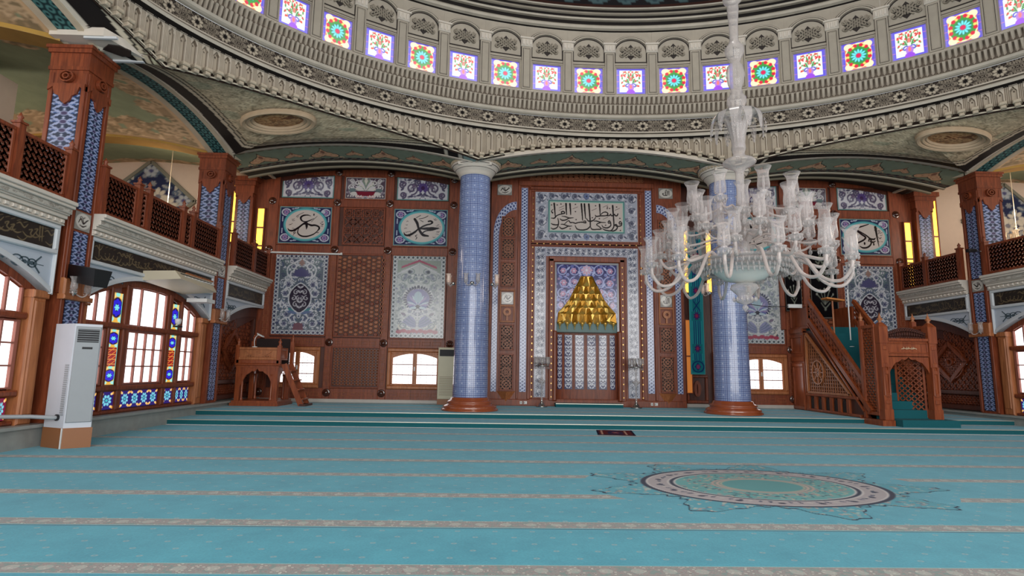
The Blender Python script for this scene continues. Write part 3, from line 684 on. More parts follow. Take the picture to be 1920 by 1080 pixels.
def cv_vine(n, w=40, seg=44, bg=(176, 178, 190), fg=(92, 96, 114), rot=False):
    """floral scroll border, n repeats long"""
    c = Cv(w, seg*n, bg); x = w/2
    undergrowth(c, 5, 2, w-5, seg*n-2, 26*n, ((100, 102, 122), (208, 206, 214), (84, 88, 108), (214, 212, 220)), 9)
    t = np.linspace(0, 1, 40*n); c.line(np.stack([x+9*np.sin(t*n*2*PI), t*seg*n], 1), 2.2, (214, 212, 218))
    for i in range(2*n):
        y = seg*(i+0.5)/2; s = 1 if i % 2 else -1
        c.flower(x-s*6, y, 9, 7, fg, (58, 60, 84), rim=(206, 204, 212)); c.leaf(x+s*3, y-8, 17, 3.4, PI/2-s*0.5, (78, 84, 108)); c.leaf(x+s*9, y+2, 12, 2.6, PI/2+s*0.4, (220, 216, 222))
        c.spiral(x+s*11, y-3, 6, 0, 1, 1.6, fg, s)
    for e in (0, w-5): c.rect(e, 0, e+5, c.h, (186, 184, 196))
    for i in range(int(seg*n/5)): c.ell(2, i*5+2, 1.3, 1.3, (92, 92, 120)); c.ell(w-3, i*5+2, 1.3, 1.3, (92, 92, 120))
    return c

def cv_chain(n, w=16):
    """white interlaced chain on blue with dark eyes"""
    c = Cv(w, 10*n, (112, 124, 178))
    for i in range(n):
        y = 10*i; c.line([(2, y), (w-3, y+10)], 2.6, (200, 206, 226)); c.line([(w-3, y), (2, y+10)], 2.6, (186, 194, 220))
        c.ell(w/2-0.5, y, 1.8, 2, (36, 40, 84)); c.ell(2.5, y+5, 1.4, 1.8, (40, 44, 92)); c.ell(w-3.5, y+5, 1.4, 1.8, (40, 44, 92))
    for e in (0, w-2): c.rect(e, 0, e+2, c.h, (150, 158, 196))
    return c

def cv_pier(n, w=30, seg=24):
    """dark blue ground, white paired leaves around violet roundels"""
    c = Cv(w, seg*n, (22, 44, 78)); x = (w-1)/2
    for i in range(n):
        for y in (seg*i+seg*0.25, seg*i+seg*0.75):
            for a, L in ((0.1, 14), (0.5, 11), (-0.5, 11)): c.leaf(x+2, y, L, 1.5, a, (156, 170, 210))
            c.leaf(x+5, y, 8, 0.8, 0.1, (50, 84, 140))
            c.ell(x, y, 4.6, 3.6, (170, 180, 216)); c.ell(x, y, 3.5, 2.6, (64, 56, 98)); c.ell(x, y+5.5, 1.6, 1.6, (180, 190, 220)); c.ell(x+12, y+6, 1.5, 1.7, (140, 156, 198))
    h = w//2; c.a[:, :h] = c.a[:, w-h:][:, ::-1]
    return c

def cv_niche(n, w=30, seg=60):
    c = Cv(w, seg*n, (66, 64, 98)); x = w/2
    W2, LB = (222, 222, 230), (140, 144, 178)
    for i in range(n):
        y = seg*i
        for (xx, yy, a, L, wd, col) in ((14, 4, 2.2, 14, 2.0, W2), (14, 12, 2.6, 14, 2.2, LB), (15, 20, 1.9, 14, 2.4, W2), (3, 14, 1.2, 12, 1.8, W2), (14, 34, 2.5, 13, 2.2, W2), (2, 30, 0.8, 11, 1.8, LB), (15, 42, 1.9, 16, 2.2, W2), (3, 44, 1.3, 12, 1.8, W2), (14, 52, 2.7, 12, 1.8, LB)):
            c.leaf(xx, y+yy, L, wd, a, col)
        c.spiral(6, y+24, 5, 0, 1.1, 1.7, W2); c.spiral(6, y+54, 5, PI, 1.1, 1.7, W2, -1); c.ell(x, y+30, 3.6, 6, W2); c.ell(x, y+30, 1.8, 3.4, (60, 60, 100)); c.ell(x, y+57, 3, 4, W2); c.ell(x, y+57, 1.4, 2.2, (96, 60, 96))
    return c.mirror()

def cv_navy():
    w, h = 150, 170; c = Cv(w, h, (40, 40, 104)); x = w/2; undergrowth(c, 2, 2, 78, h-4, 210, ((70, 76, 150), (150, 158, 210), (120, 128, 190), (176, 140, 180)), 8)
    for (xx, yy, r, s) in ((18, 150, 14, 1), (44, 150, 15, -1), (20, 120, 16, -1), (46, 122, 13, 1), (18, 92, 14, 1), (40, 98, 12, -1), (14, 64, 12, -1), (30, 72, 10, 1), (12, 38, 10, 1), (64, 152, 9, 1)):
        c.spiral(xx, yy, r, PI/2, 1.4, 2.4, (164, 170, 214), s); c.flower(xx, yy, r*0.5, 6, (196, 140, 168), (210, 214, 232)); c.leaf(xx+r*0.6, yy, r, 2.4, 0.9*s, (176, 184, 224))
    c.flower(x, 152, 12, 8, (214, 160, 180), (230, 220, 230), rim=(190, 196, 226))
    c.mirror(); c.rect(0, 0, w, h, (150, 150, 160), w=3)
    return c

def cv_rosette_win():
    w, h = 60, 60; c = Cv(w, h, (92, 82, 214)); c.rect(7, 3, w-7, h-3, (240, 130, 60)); x = y = 30; [c.ell(xx, yy, 8, 7, (255, 236, 190)) for xx in (13, 47) for yy in (9, 51)]
    c.ell(x, y, 24, 27, (255, 240, 190)); c.ell(x, y, 22, 24, (52, 150, 62))
    for k in range(12):
        a = 2*PI*(k+0.5)/12; c.ell(x+20*math.cos(a), y+22*math.sin(a), 3.6, 3.6, (214, 26, 58)); a += PI/12
        if k % 2: c.ell(x+19*math.cos(a), y+21*math.sin(a), 3.0, 2.6, (255, 214, 110))
    c.ell(x, y, 14, 14, (40, 120, 90))
    for k in range(12): a = 2*PI*k/12; c.ell(x+9.2*math.cos(a), y+9.2*math.sin(a), 4.6, 1.9, (110, 226, 240), a)
    c.ell(x, y, 4.6, 4.6, (214, 26, 84)); c.rect(0, 0, 3, h, (116, 104, 190)); c.rect(w-3, 0, w, h, (116, 104, 190))
    for yy in (15, 30, 45): c.rect(0, yy, 6, yy+1, (200, 120, 170)); c.rect(w-6, yy, w, yy+1, (200, 120, 170))
    return c
def cv_vase_win():
    w, h = 60, 60; c = Cv(w, h, (98, 88, 214)); c.rect(7, 6, w-7, h-4, (238, 238, 226)); x = 30
    for (xx, yy, a, L, col) in ((27, 24, 2.0, 16, (70, 150, 80)), (27, 26, 2.6, 16, (80, 150, 90)), (27, 30, 1.7, 22, (70, 140, 80)), (20, 40, 2.4, 10, (210, 60, 60)), (12, 34, 1.6, 9, (80, 150, 90)), (22, 50, 2.8, 10, (214, 130, 60)), (14, 50, 0.6, 8, (200, 60, 70)), (12, 18, 0.4, 9, (214, 80, 70)), (10, 24, 1.1, 8, (90, 150, 90)), (14, 42, 3.0, 6, (220, 80, 70))): c.leaf(xx, yy, L, 1.6, a, col)
    for (xx, yy) in ((12, 28), (18, 46), (24, 40), (11, 45), (20, 32), (26, 52), (14, 20)): c.ell(xx, yy, 1.9, 1.9, (214, 54, 60)); c.ell(xx+3, yy+3, 1.2, 1.2, (90, 160, 90))
    c.spiral(23, 20, 6, 0, 1, 2.2, (86, 90, 200)); c.ell(x, 16, 7, 9, (176, 120, 214)); c.ell(x, 18, 3, 5, (240, 120, 120)); c.ell(x, 5, 9, 7, (150, 70, 220)); c.ell(x, 36, 3.4, 5, (230, 120, 110)); c.ell(x, 46, 2.6, 4, (214, 80, 70))
    c.rect(0, 0, 3, h, (116, 104, 190)); c.mirror()
    for yy in (15, 30, 45): c.rect(0, yy, 6, yy+1, (200, 120, 170)); c.rect(w-6, yy, w, yy+1, (200, 120, 170))
    return c
def star8(c, x, y, r, petal, core):
    for k in range(8): a = PI/8+2*PI*k/8; c.leaf(x, y, r, r*0.24, a, petal)
    for k in range(8): a = 2*PI*k/8; c.leaf(x, y, r*0.45, r*0.1, a, core)
    c.ell(x, y, r*0.24, r*0.24, core)
def cv_strip_stained(n=1, mid=True):
    w, h = 30, 62; c = Cv(w, h*n, (240, 190, 90))
    for i in range(n):
        y = h*i+h/2; kind = 1 if (mid and i == n//2 and n > 1) else 0
        if kind:
            c.rect(0, h*i, w, h*i+h, (150, 24, 30))
            for k in range(4): c.line([(0, y-24+16*k), (w, y-8+16*k-16)], 2, (244, 190, 80)); c.line([(0, y-24+16*k-16), (w, y-8+16*k)], 2, (240, 140, 50))
        else:
            for (xx, yy, cc) in ((4, y-24, (170, 240, 230)), (w-5, y-24, (170, 240, 230)), (4, y+24, (250, 214, 130)), (w-5, y+24, (250, 214, 130)), (15, y-27, (240, 180, 70)), (15, y+27, (150, 236, 226))): c.ell(xx, yy, 6, 5, cc)
            c.ell(w/2, y, 15, 21, (26, 18, 60))
            for k in range(8): a = 2*PI*k/8; c.ell(w/2+9*math.cos(a), y+13*math.sin(a), 4.4, 5.4, (40, 32, 214))
            c.flower(w/2, y, 7, 6, (120, 236, 250), (160, 250, 250))
        c.rect(0, h*i, w, h*i+1, (40, 30, 30))
    c.rect(0, 0, 2, c.h, (120, 210, 200)); c.rect(w-2, 0, w, c.h, (120, 210, 200))
    return c
def cv_low_stained(n, red=False):
    w, h = 36, 40; c = Cv(w*n, h, (120, 20, 60) if red else (40, 26, 110))
    for i in range(n):
        x = w*i+w/2; y = h/2
        for k in range(8): a = 2*PI*(k+0.5)/8; c.ell(x+8.5*math.cos(a), y+9*math.sin(a), 3.9, 2.9, (128, 214, 232), a)
        c.ell(x, y, 3.4, 3.4, (70, 190, 196))
        for sx in (-1, 1):
            for sy in (-1, 1):
                for k in range(3): c.ell(x+sx*(15-2*k), y+sy*(16-k*1.0)-sy*abs(k-1)*0, 3.0, 2.7, ((250, 196, 90), (246, 166, 60), (250, 214, 150))[k])
    return c
def cv_star(w=64, h=44):
    """one repeat of the ring frieze: interlaced strapwork with an eight-petal star"""
    c = Cv(w, h, (44, 37, 34)); L = (150, 139, 124)
    for k in range(-4, 9): c.line([(k*8-22, 0), (k*8+22, h)], 0.7, (92, 82, 74)); c.line([(k*8+22, 0), (k*8-22, h)], 0.7, (92, 82, 74))
    for k in range(-3, 6): c.line([(k*16-22, 0), (k*16+22, h)], 1.4, L); c.line([(k*16+22, 0), (k*16-22, h)], 1.4, L)
    for cx, cy in ((0, 11), (0, 33), (64, 11), (64, 33), (12, 7), (52, 7), (12, 37), (52, 37), (12, 22), (52, 22)): c.ell(cx, cy, 5.5, 5, L, w=1.6); c.ell(cx, cy, 2.2, 2.2, L)
    c.flower(32, 22, 14, 8, (186, 174, 156), (20, 16, 16), PI/8); c.flower(32, 22, 7, 8, (26, 20, 20), (20, 16, 16)); c.ell(32, 22, 3.0, 3.0, (20, 16, 16))
    c.rect(0, 0, w, 2, (30, 24, 22)); c.rect(0, h-2, w, h, (30, 24, 22))
    return c
def cv_arabesque(w, h, bg, fg, fg2, n, rmin=6, rmax=12, seed=1):
    g = np.random.default_rng(seed); c = Cv(w, h, bg)
    for _ in range(n):
        x, y = g.uniform(0, w), g.uniform(0, h); r = g.uniform(rmin, rmax); s = g.choice([-1, 1])
        c.spiral(x, y, r, g.uniform(0, 6.3), 1.2, r*0.22, fg if g.random() < 0.6 else fg2, s)
        for k in range(2): c.leaf(x+g.uniform(-r, r), y+g.uniform(-r, r), r*1.1, r*0.22, g.uniform(0, 6.3), fg if k else fg2)
    return c
def cv_script(w, h, bg=(40, 32, 27), fg=(112, 96, 70), seed=3, fill=1.0):
    """gilded script filling a long dark panel"""
    g = np.random.default_rng(seed); c = Cv(w, h, bg)
    x = 6
    while x < w-8:
        k = g.integers(0, 4); y = h*g.uniform(0.25, 0.45)
        if k == 0: c.curve([(x, h*0.88), (x+1, h*0.5), (x+2, h*0.22)], [2.6, 2.2, 1.0], fg); x += 5
        elif k == 1: c.curve([(x, y), (x+8, y-6), (x+18, y-5), (x+24, y+5)], [1, 2.6, 2.6, 1], fg); c.ell(x+12, y+6, 1.3, 1.3, fg); x += 11
        elif k == 2: c.curve([(x, y+h*0.25), (x+6, y+h*0.3), (x+4, y+h*0.1), (x+12, y), (x+20, y+3)], [1, 2.4, 2, 2.6, 1], fg); x += 10
        else: c.curve([(x, h*0.7), (x+6, h*0.78), (x+14, h*0.62), (x+20, h*0.8)], [1, 2.2, 2.2, 1], fg); c.curve([(x+4, y-4), (x+14, y-8), (x+22, y)], [1, 2.4, 1], fg); x += 12
        if g.random() < 0.6: c.line([(x, h*0.82), (x+6, h*0.9)], 1.1, fg)
    return c
def cv_soffit(n, w=64, seg=120):
    """green vault with pale palmette clouds; w across the vault depth, n repeats along it"""
    c = Cv(seg*n, w, (138, 152, 134)); G = (226, 186, 150)
    for i in range(n):
        x = seg*(i+0.5)
        for dx, s in ((0, 0.95), (-seg/2, 0.6)):
            for q, gcol in ((1.18, (52, 50, 46)), (1.0, G)):
                for k in range(5): c.ell(x+dx+(k-2)*9*s, 32+abs(k-2)*5*s, 10*s*q, (9-abs(k-2))*s*q, gcol)
                c.poly([(x+dx-9*s*q, 34), (x+dx, 34-20*s*q), (x+dx+9*s*q, 34)], gcol)
            for k in range(5): c.ell(x+dx+(k-2)*9*s, 32+abs(k-2)*5*s, 6*s, 4*s, (206, 156, 128), w=1.4)
            c.ell(x+dx, 28, 4*s, 6*s, (150, 104, 88))
        c.spiral(x-30, 50, 7, 0, 1.2, 1.6, G); c.spiral(x+30, 50, 7, PI, 1.2, 1.6, G, -1)
    for x in range(0, seg*n, 18): c.ell(x, 57, 8, 4, (104, 92, 84)); c.ell(x+9, 55, 5, 3, (58, 52, 66)); c.ell(x, 4, 7, 3, (120, 116, 96))
    c.rect(0, 0, c.w, 2, (178, 172, 150)); c.rect(0, w-3, c.w, w, (30, 26, 26)); c.rect(0, w-12, c.w, w-11, (48, 42, 44))
    return c
def cv_scale(n, w=24, seg=30):
    """teal arch band with a dark scale pattern"""
    c = Cv(seg*n, w, (28, 52, 56))
    for i in range(n*2):
        x = seg*i/2
        for j, y in enumerate((5, 12, 19)):
            o = (i % 2)*0+(j % 2)*seg/4; c.ell(x+o+seg/4, y, 6.2, 3.2, (84, 134, 132)); c.ell(x+o+seg/4, y, 2.2, 1.2, (24, 42, 48))
    return c
def cv_carpet_medallion():
    """outer lobed star of the carpet medallion (uses a hole mask outside the lobes)"""
    w, h = 300, 216; c = Cv(w, h, (84, 162, 178)); g = np.random.default_rng(5)
    for _ in range(2300): x, y = g.uniform(0, w), g.uniform(0, h); c.leaf(x, y, g.uniform(3, 6), 1.2, g.uniform(0, 6.3), ((176, 184, 176), (140, 150, 142), (88, 130, 150), (150, 186, 184), (170, 160, 156))[g.integers(0, 5)])
    cx, cy = w/2, h/2; R = 99; k = 74/99
    c.ell(cx, cy, R, R*k, (16, 26, 58)); c.ell(cx, cy, R-4.2, (R-4.2)*k, (206, 200, 196)); c.ell(cx, cy, R-6, (R-6)*k, (176, 166, 168))
    for i in range(72):
        a = 2*PI*i/72; q = R-14; c.leaf(cx+q*math.cos(a), cy+q*k*math.sin(a), 6, 1.5, a*1.7, ((64, 74, 96), (190, 184, 180), (96, 100, 118))[i % 3])
        if i % 4 == 0: c.ell(cx+q*math.cos(a), cy+q*k*math.sin(a), 2.6, 2.2, (44, 46, 70))
    q = R-22; c.ell(cx, cy, q, q*k, (206, 200, 196)); c.ell(cx, cy, q-2.0, (q-2.0)*k, (16, 26, 58)); c.ell(cx, cy, q-5, (q-5)*k, (196, 194, 190)); c.ell(cx, cy, q-7, (q-7)*k, (100, 168, 168))
    for _ in range(420):
        a, r = g.uniform(0, 6.3), g.uniform(42, q-9); c.leaf(cx+r*math.cos(a), cy+r*k*math.sin(a), g.uniform(3, 6), 1.2, g.uniform(0, 6.3), ((184, 180, 160), (60, 108, 120), (166, 140, 140), (120, 168, 164))[g.integers(0, 4)])
    for r, col in ((41, (190, 168, 158)), (38.5, (120, 150, 146)), (37, (196, 176, 164)), (34.5, (120, 150, 146)), (33.5, (186, 182, 160)), (32, (88, 160, 162))): c.ell(cx, cy, r, r*k, col)
    Y, X = np.mgrid[0:h, 0:w]; u = (X-cx)/(w/2-1); v = (Y-cy)/(h/2-1); a = np.arctan2(v, u); rr = np.hypot(u, v)
    lobe = 0.72+0.28*np.abs(np.cos(a*4.5+0.35))**3.2+0.02*np.cos(a*54)
    c.a[(rr > lobe-0.02)] = (14, 44, 74)
    c.mask = rr <= lobe
    return c
def cv_banner():
    w, h = 32, 250; c = Cv(w, h, (44, 142, 150)); x = w/2; D = (26, 52, 108)
    for xx in (9, 13, 18, 22): c.rect(xx, 20, xx+2, h-2, D)
    for y in (40, 96, 140): c.rect(5, y-4, w-5, y+12, (30, 118, 128)); star8(c, x, y+4, 8, (70, 44, 104), (150, 44, 84))
    c.rect(5, 190, w-5, 214, (30, 118, 128)); c.flower(x, 178, 8, 6, (60, 40, 110), (96, 40, 96)); c.ell(x, 202, 12, 12, (24, 24, 60)); c.ell(x, 202, 10, 10, (146, 56, 84))
    for k in (-1, 0, 1): c.ell(x+5*k, 202, 3, 3.4, (24, 28, 84), w=1.5)
    for y in (118,): c.rect(8, y-7, w-8, y+7, (30, 118, 128)); c.line([(9, y-8), (w-9, y+8)], 2, D); c.line([(w-9, y-8), (9, y+8)], 2, D)
    c.rect(4, 4, w-4, 24, (30, 118, 128)); c.ell(x, 13, 12, 9, D, w=2); c.poly([(x-7, 13), (x, 20), (x+7, 13), (x, 6)], D); c.ell(x, 13, 4, 4, (140, 64, 110))
    c.rect(0, 0, w, h, (120, 164, 156), w=1.2)
    return c
def cv_black_curtain(seed):
    w, h = 50, 90; c = Cv(w, h, (14, 12, 16)); G = (120, 124, 112); x = w/2
    c.rect(1, 1, w-1, h-1, (118, 114, 110), w=1)
    for k in range(5): a = PI/2+(k-2)*0.42; c.line([(x, 18), (x+20*math.cos(a), 18+20*math.sin(a))], [1.0, 1.6], G); c.ell(x+20*math.cos(a), 18+20*math.sin(a), 1.6, 1.6, (150, 150, 140))
    c.curve([(x-8, 20), (x, 14), (x+8, 20)], 1.3, G); c.ell(x, 12, 2, 2, G)
    for y in (52, 60, 74, 80):
        c.curve([(x-14, y), (x-9, y-3), (x-5, y+2), (x, y-2), (x+6, y+2), (x+13, y-1)], [1, 2.2, 1.6, 2.4, 1.8, 1], (108, 112, 100)); c.line([(x-8, y+5), (x+2, y+6)], 1, (96, 96, 84))
    c.ell(x, 67, 6, 3, (80, 92, 80), w=1.2)
    return c
def cv_rug():
    w, h = 60, 44; c = Cv(w, h, (40, 30, 52)); c.rect(4, 4, w-4, h-4, (96, 40, 44))
    for x in (7, w-15): c.rect(x, 6, x+3, h-6, (196, 150, 130)); c.rect(x+5, 6, x+7, h-6, (110, 30, 36))
    c.poly([(18, 8), (42, 8), (42, 28), (30, 38), (18, 28)], (52, 40, 74)); c.flower(30, 20, 7, 6, (150, 70, 80), (190, 150, 130))
    return c
def cv_mini(seed):
    """little plaque with script"""
    w, h = 46, 36; c = Cv(w, h, (150, 146, 140)); c.ell(w/2, h/2, 21, 15, (210, 204, 196)); g = np.random.default_rng(seed)
    c.curve([(10, 14), (16, 22), (24, 14), (32, 20), (38, 24)], [1.2, 2.8, 2.2, 3, 1.2], (34, 26, 28)); c.curve([(14, 10), (24, 8), (34, 12)], [1, 2.2, 1], (34, 26, 28)); c.line([(20, 26), (25, 16)], 2, (34, 26, 28))
    for k in range(4): x = g.uniform(12, 34); c.line([(x, 24), (x+3, 27)], 1, (60, 50, 50))
    return c
def cv_lam(seed=0):
    w, h = 46, 36; c = Cv(w, h, (150, 146, 140)); c.ell(w/2, h/2, 21, 15, (210, 204, 196)); K = (34, 26, 28)
    c.curve([(33, 26), (33, 12)], [2.6, 1.6], K); c.curve([(28, 26), (27, 12), (23, 11)], [2.4, 2, 1.6], K); c.curve([(22, 24), (22, 12), (17, 11), (13, 16), (17, 18)], [2.4, 2, 2, 2.4, 1.4], K); c.curve([(22, 29), (24, 27), (26, 30)], 1.2, K)
    return c

def panel(mb, fr, cv, u0, u1, v0, v1, d, thick=0.02, m=0, mask=None, flip=False, bulge=None):
    h, w = cv.a.shape[:2]
    V, U = np.mgrid[0:h, 0:w]; U = u0+(u1-u0)*U/(w-1); V = v0+(v1-v0)*V/(h-1)
    C = cv.lin()
    if flip: C = C[:, ::-1]
    D = np.full(U.shape, d, float) if bulge is None else d+bulge(U, V)
    holes = None
    if mask is not None:
        mk = mask if mask.shape == U.shape else None
        holes = ~(mk[:-1, :-1] & mk[1:, :-1] & mk[:-1, 1:] & mk[1:, 1:])
    return mb.grid(fr.pt(U, V, D), C, m, thick if mask is None else 0, fr.N, holes=holes)
# ================================================================ the room shell
CX, CY, KR = 3.45, 9.2, 1.34           # dome centre and the width/depth ratio of its ring
XL, XR = -8.7, 15.6                    # pier faces left and right
YP = (5.5, 11.55, 17.9)                # pier rows along the side arcades
# ---- floor, two carpeted steps
mb = MB(); mb.box(-10.2, -3, -0.3, 17.1, 15.58, 0.0)
floor = struct('floor', mb, M['carpet'])
mb = MB(); cm = cv_carpet_medallion(); V, U = np.mgrid[0:cm.h, 0:cm.w]
P = FA().pt(3.8+(U/(cm.w-1)-0.5)*5.16, 8.28+(V/(cm.h-1)-0.5)*3.72, 0.004); mk = cm.mask
mb.grid(P, cm.lin(), 0, holes=~(mk[:-1, :-1] & mk[1:, 1:] & mk[:-1, 1:] & mk[1:, :-1]))
mb.build('carpet_medallion', M['carpet_inlay'], floor)
mb = MB(); mb.box(-8.75, 15.6, 0.001, 15.65, 17.05, 0.13, 1); mb.box(-8.75, 15.62, 0.12, 15.65, 17.04, 0.134, 0)
mb.box(-8.75, 17.03, 0.001, 15.65, YW, 0.262, 1); mb.box(-8.75, 17.06, 0.25, 15.65, YW, 0.266, 0)
step = struct('floor_platform', mb, [M['carpet'], M['teal_side']])
mb = MB(); mb.box(-8.72, 15.585, 0.118, 15.62, 15.64, 0.138); mb.build('nosing', M['metal_edge'], step)
mb = MB(); mb.box(-8.72, 17.015, 0.25, 15.62, 17.07, 0.27); mb.build('nosing', M['metal_edge'], step)

# ---- back wall (wood panelling) : field, stiles and rails
BX = [-8.28, -6.2, -4.2, -1.75]          # boss columns of the left bay
def back_bay(s, side):
    """s: x -> x or mirrored x"""
    def bx(mb, a, b, z0, z1, d0, d1, m=0, bev=0.012):
        x0, x1 = sorted((s(a), s(b))); mb.bev(FB, x0, x1, z0, z1, d0, d1, bev, m)
    return bx
mb = MB()
mb.box(-9.35, YW, 0.26, 16.25, YW+0.3, 9.7)
wall_back = struct('wall_back', mb, M['wood_dark'])
# carved stiles and rails of the two side bays
for side, s in (('left', lambda x: x), ('right', mirx)):
    bx = back_bay(s, side)
    mb = MB()
    for x0, x1 in ((-9.3, -8.42), (-6.36, -6.1), (-4.34, -4.06), (-1.93, -1.2)): bx(mb, x0, x1, 0.36, 9.4, 0, 0.05)
    for x0, x1 in ((-8.42, -6.36), (-6.1, -4.34), (-4.06, -1.93)):
        for z0, z1 in ((0.36, 0.78), (2.28, 2.62), (5.8, 6.1), (7.62, 7.93), (8.86, 9.4)): bx(mb, x0, x1, z0, z1, 0, 0.045)
    mb.build('panelling', M['wood'], wall_back)
    # raised key-pattern strapwork on the lower rails and stiles
    mb = MB()
    for x0, x1 in ((-8.35, -6.45), (-6.0, -4.45), (-3.95, -2.05)):
        for zc in (0.57, 2.45):
            n = 5; w = (x1-x0)/n
            for k in range(n):
                a, b = x0+w*k+0.03, x0+w*(k+1)-0.03; u0, u1 = sorted((s(a), s(b)))
                mb.frame(FB, u0, u1, zc-0.07, zc+0.07, 0.022, 0.04, 0.062, 0.006)
    for x in (-6.23, -4.2, -1.6, -8.6):
        for k in range(6):
            a, b = sorted((s(x-0.09), s(x+0.09))); z0 = 0.85+k*0.235
            mb.frame(FB, a, b, z0, z0+0.2, 0.02, 0.045, 0.066, 0.006)
        for k in range(13):
            a, b = sorted((s(x-0.09), s(x+0.09))); z0 = 2.7+k*0.24
            mb.frame(FB, a, b, z0, z0+0.2, 0.02, 0.045, 0.06, 0.006)
    mb.build('strapwork', M['hexwood'], wall_back)  # lighter wood puts the lit look of the carving into its colour
    for x in BX:
        zs = (0.62, 2.45, 5.95, 7.78) if x > -8 else (0.62, 2.45, 5.92, 7.8)
        for z in zs+((8.98,) if x < -2 else (8.8,)):
            mb = MB(); q = s(x if x > -8 else -8.66)
            mb.lathe([(0.145, 0.0), (0.145, 0.02), (0.12, 0.035), (0.1, 0.03), (0.085, 0.05), (0.07, 0.085), (0.04, 0.105), (0.0, 0.112)], 0, 0, 18)
            for arr in mb.V: arr[:] = np.stack([arr[:, 0]+q, YW-0.045-arr[:, 2], arr[:, 1]+z], 1)
            mb.build('boss', M['stud'], wall_back)
# pale marble skirting
mb = MB(); mb.bev(FB, -9.2, 16.1, 0.262, 0.4, 0, 0.11, 0.02); struct('baseboard_back', mb, M['marble_light'])

# ---- end walls of the galleries (cream), gallery floors and outer walls
for side, s in (('left', lambda x: x), ('right', mirx)):
    def xx(a, b): return sorted((s(a), s(b)))
    mb = MB(); x0, x1 = xx(-9.35, -17.4); mb.box(x0, YW, 4.3, x1, YW+0.3, 11); struct('wall_gallery_end_'+side, mb, M['cream'])
    mb = MB(); x0, x1 = xx(-17.4, -17.6); mb.box(x0, 2.5, 4.3, x1, YW+0.3, 11); struct('wall_gallery_'+side, mb, M['cream'])
    mb = MB(); x0, x1 = xx(-9.0, -17.6); mb.box(x0, 2.5, 4.3, x1, YW, 4.62); struct('floor_gallery_'+side, mb, M['wood_dark'])

# ---------------------------------------------------------------- shallow arches and sail vaults
def arch_z(t): return 8.2+0.5*(1-(2*t-1)**2)         # t 0..1 across a bay
BAYS = [(-8.3, -1.35), (-0.35, 7.25), (8.25, 15.2)]
def bay_z(x):
    x = np.asarray(x, float); z = np.full(x.shape, 8.2)
    for a, b in ((-9.0, -0.9), (-0.8, 7.7), (7.8, 15.9)):
        k = (x >= a) & (x <= b); z = np.where(k, arch_z((x-a)/(b-a)), z)
    return z
# front arcade soffits: green vault strips over the platform
sof = cv_soffit(4)
for i, (a, b) in enumerate(((-9.0, -0.9), (-0.8, 7.7), (7.8, 15.9))):
    mb = MB(); h, w = sof.a.shape[:2]; V, U = np.mgrid[0:h, 0:w]
    X = a+(b-a)*U/(w-1); Y = 17.72+(19.15-17.72)*V/(h-1); Z = arch_z((X-a)/(b-a))
    mb.grid(np.stack([X, Y, Z], -1), sof.lin(), 0)
    t = np.linspace(0, 1, 41)
    for y0, y1, zz, col in ((17.6, 17.73, -0.03, (206, 194, 180)), (19.15, 19.25, -0.04, (190, 180, 160)), (19.8, 19.9, 0.0, (150, 140, 120))):
        for k in range(40):
            xa, xb = a+(b-a)*t[k], a+(b-a)*t[k+1]; za, zb = arch_z(t[k])+zz, arch_z(t[k+1])+zz
            mb.add([(xa, y0, za), (xb, y0, zb), (xb, y1, zb), (xa, y1, za), (xa, y0, za+0.1), (xb, y0, zb+0.1), (xb, y1, zb+0.1), (xa, y1, za+0.1)],
                   np.array([(0, 1, 2, 3), (4, 7, 6, 5), (0, 4, 5, 1), (3, 2, 6, 7)]), 0, lin(col))
    Xg = np.linspace(a, b, 41)[None, :].repeat(2, 0); Yg = np.array([[19.9], [YW]]).repeat(41, 1)
    mb.grid(np.stack([Xg, Yg, arch_z((Xg-a)/(b-a))+0.42], -1), np.broadcast_to(lin((66, 52, 44)), (2, 41, 3)), 0)
    Yg2 = np.array([[19.25], [19.8]]).repeat(41, 1)
    mb.grid(np.stack([Xg, Yg2, arch_z((Xg-a)/(b-a))+0.06], -1), np.broadcast_to(lin((70, 66, 60)), (2, 41, 3)), 0)
    struct('ceiling_arcade', mb, M['matte'])

# ---- the ring: skirt, mouldings, star frieze, drum
ZT = 9.2
def ringpt(th, a, z): return np.stack([CX+a*np.cos(th), CY+a/KR*np.sin(th), z+0*th], -1)
NODES = [19.5, 69.3, 110.7, 160.5, 199.5, 249.3, 290.7, 340.5, 379.5]
def zbot(deg):
    deg = (np.asarray(deg, float)-19.5) % 360+19.5; z = np.full(deg.shape, 8.3)
    for a, b in zip(NODES[:-1], NODES[1:]):
        pk = 0.66 if (b-a) < 45 else 0.5
        k = (deg >= a) & (deg < b); t = (deg-a)/(b-a); z = np.where(k, 8.3+pk*np.clip(1-np.abs(2*t-1)**2.3, 0, 1), z)
    return z
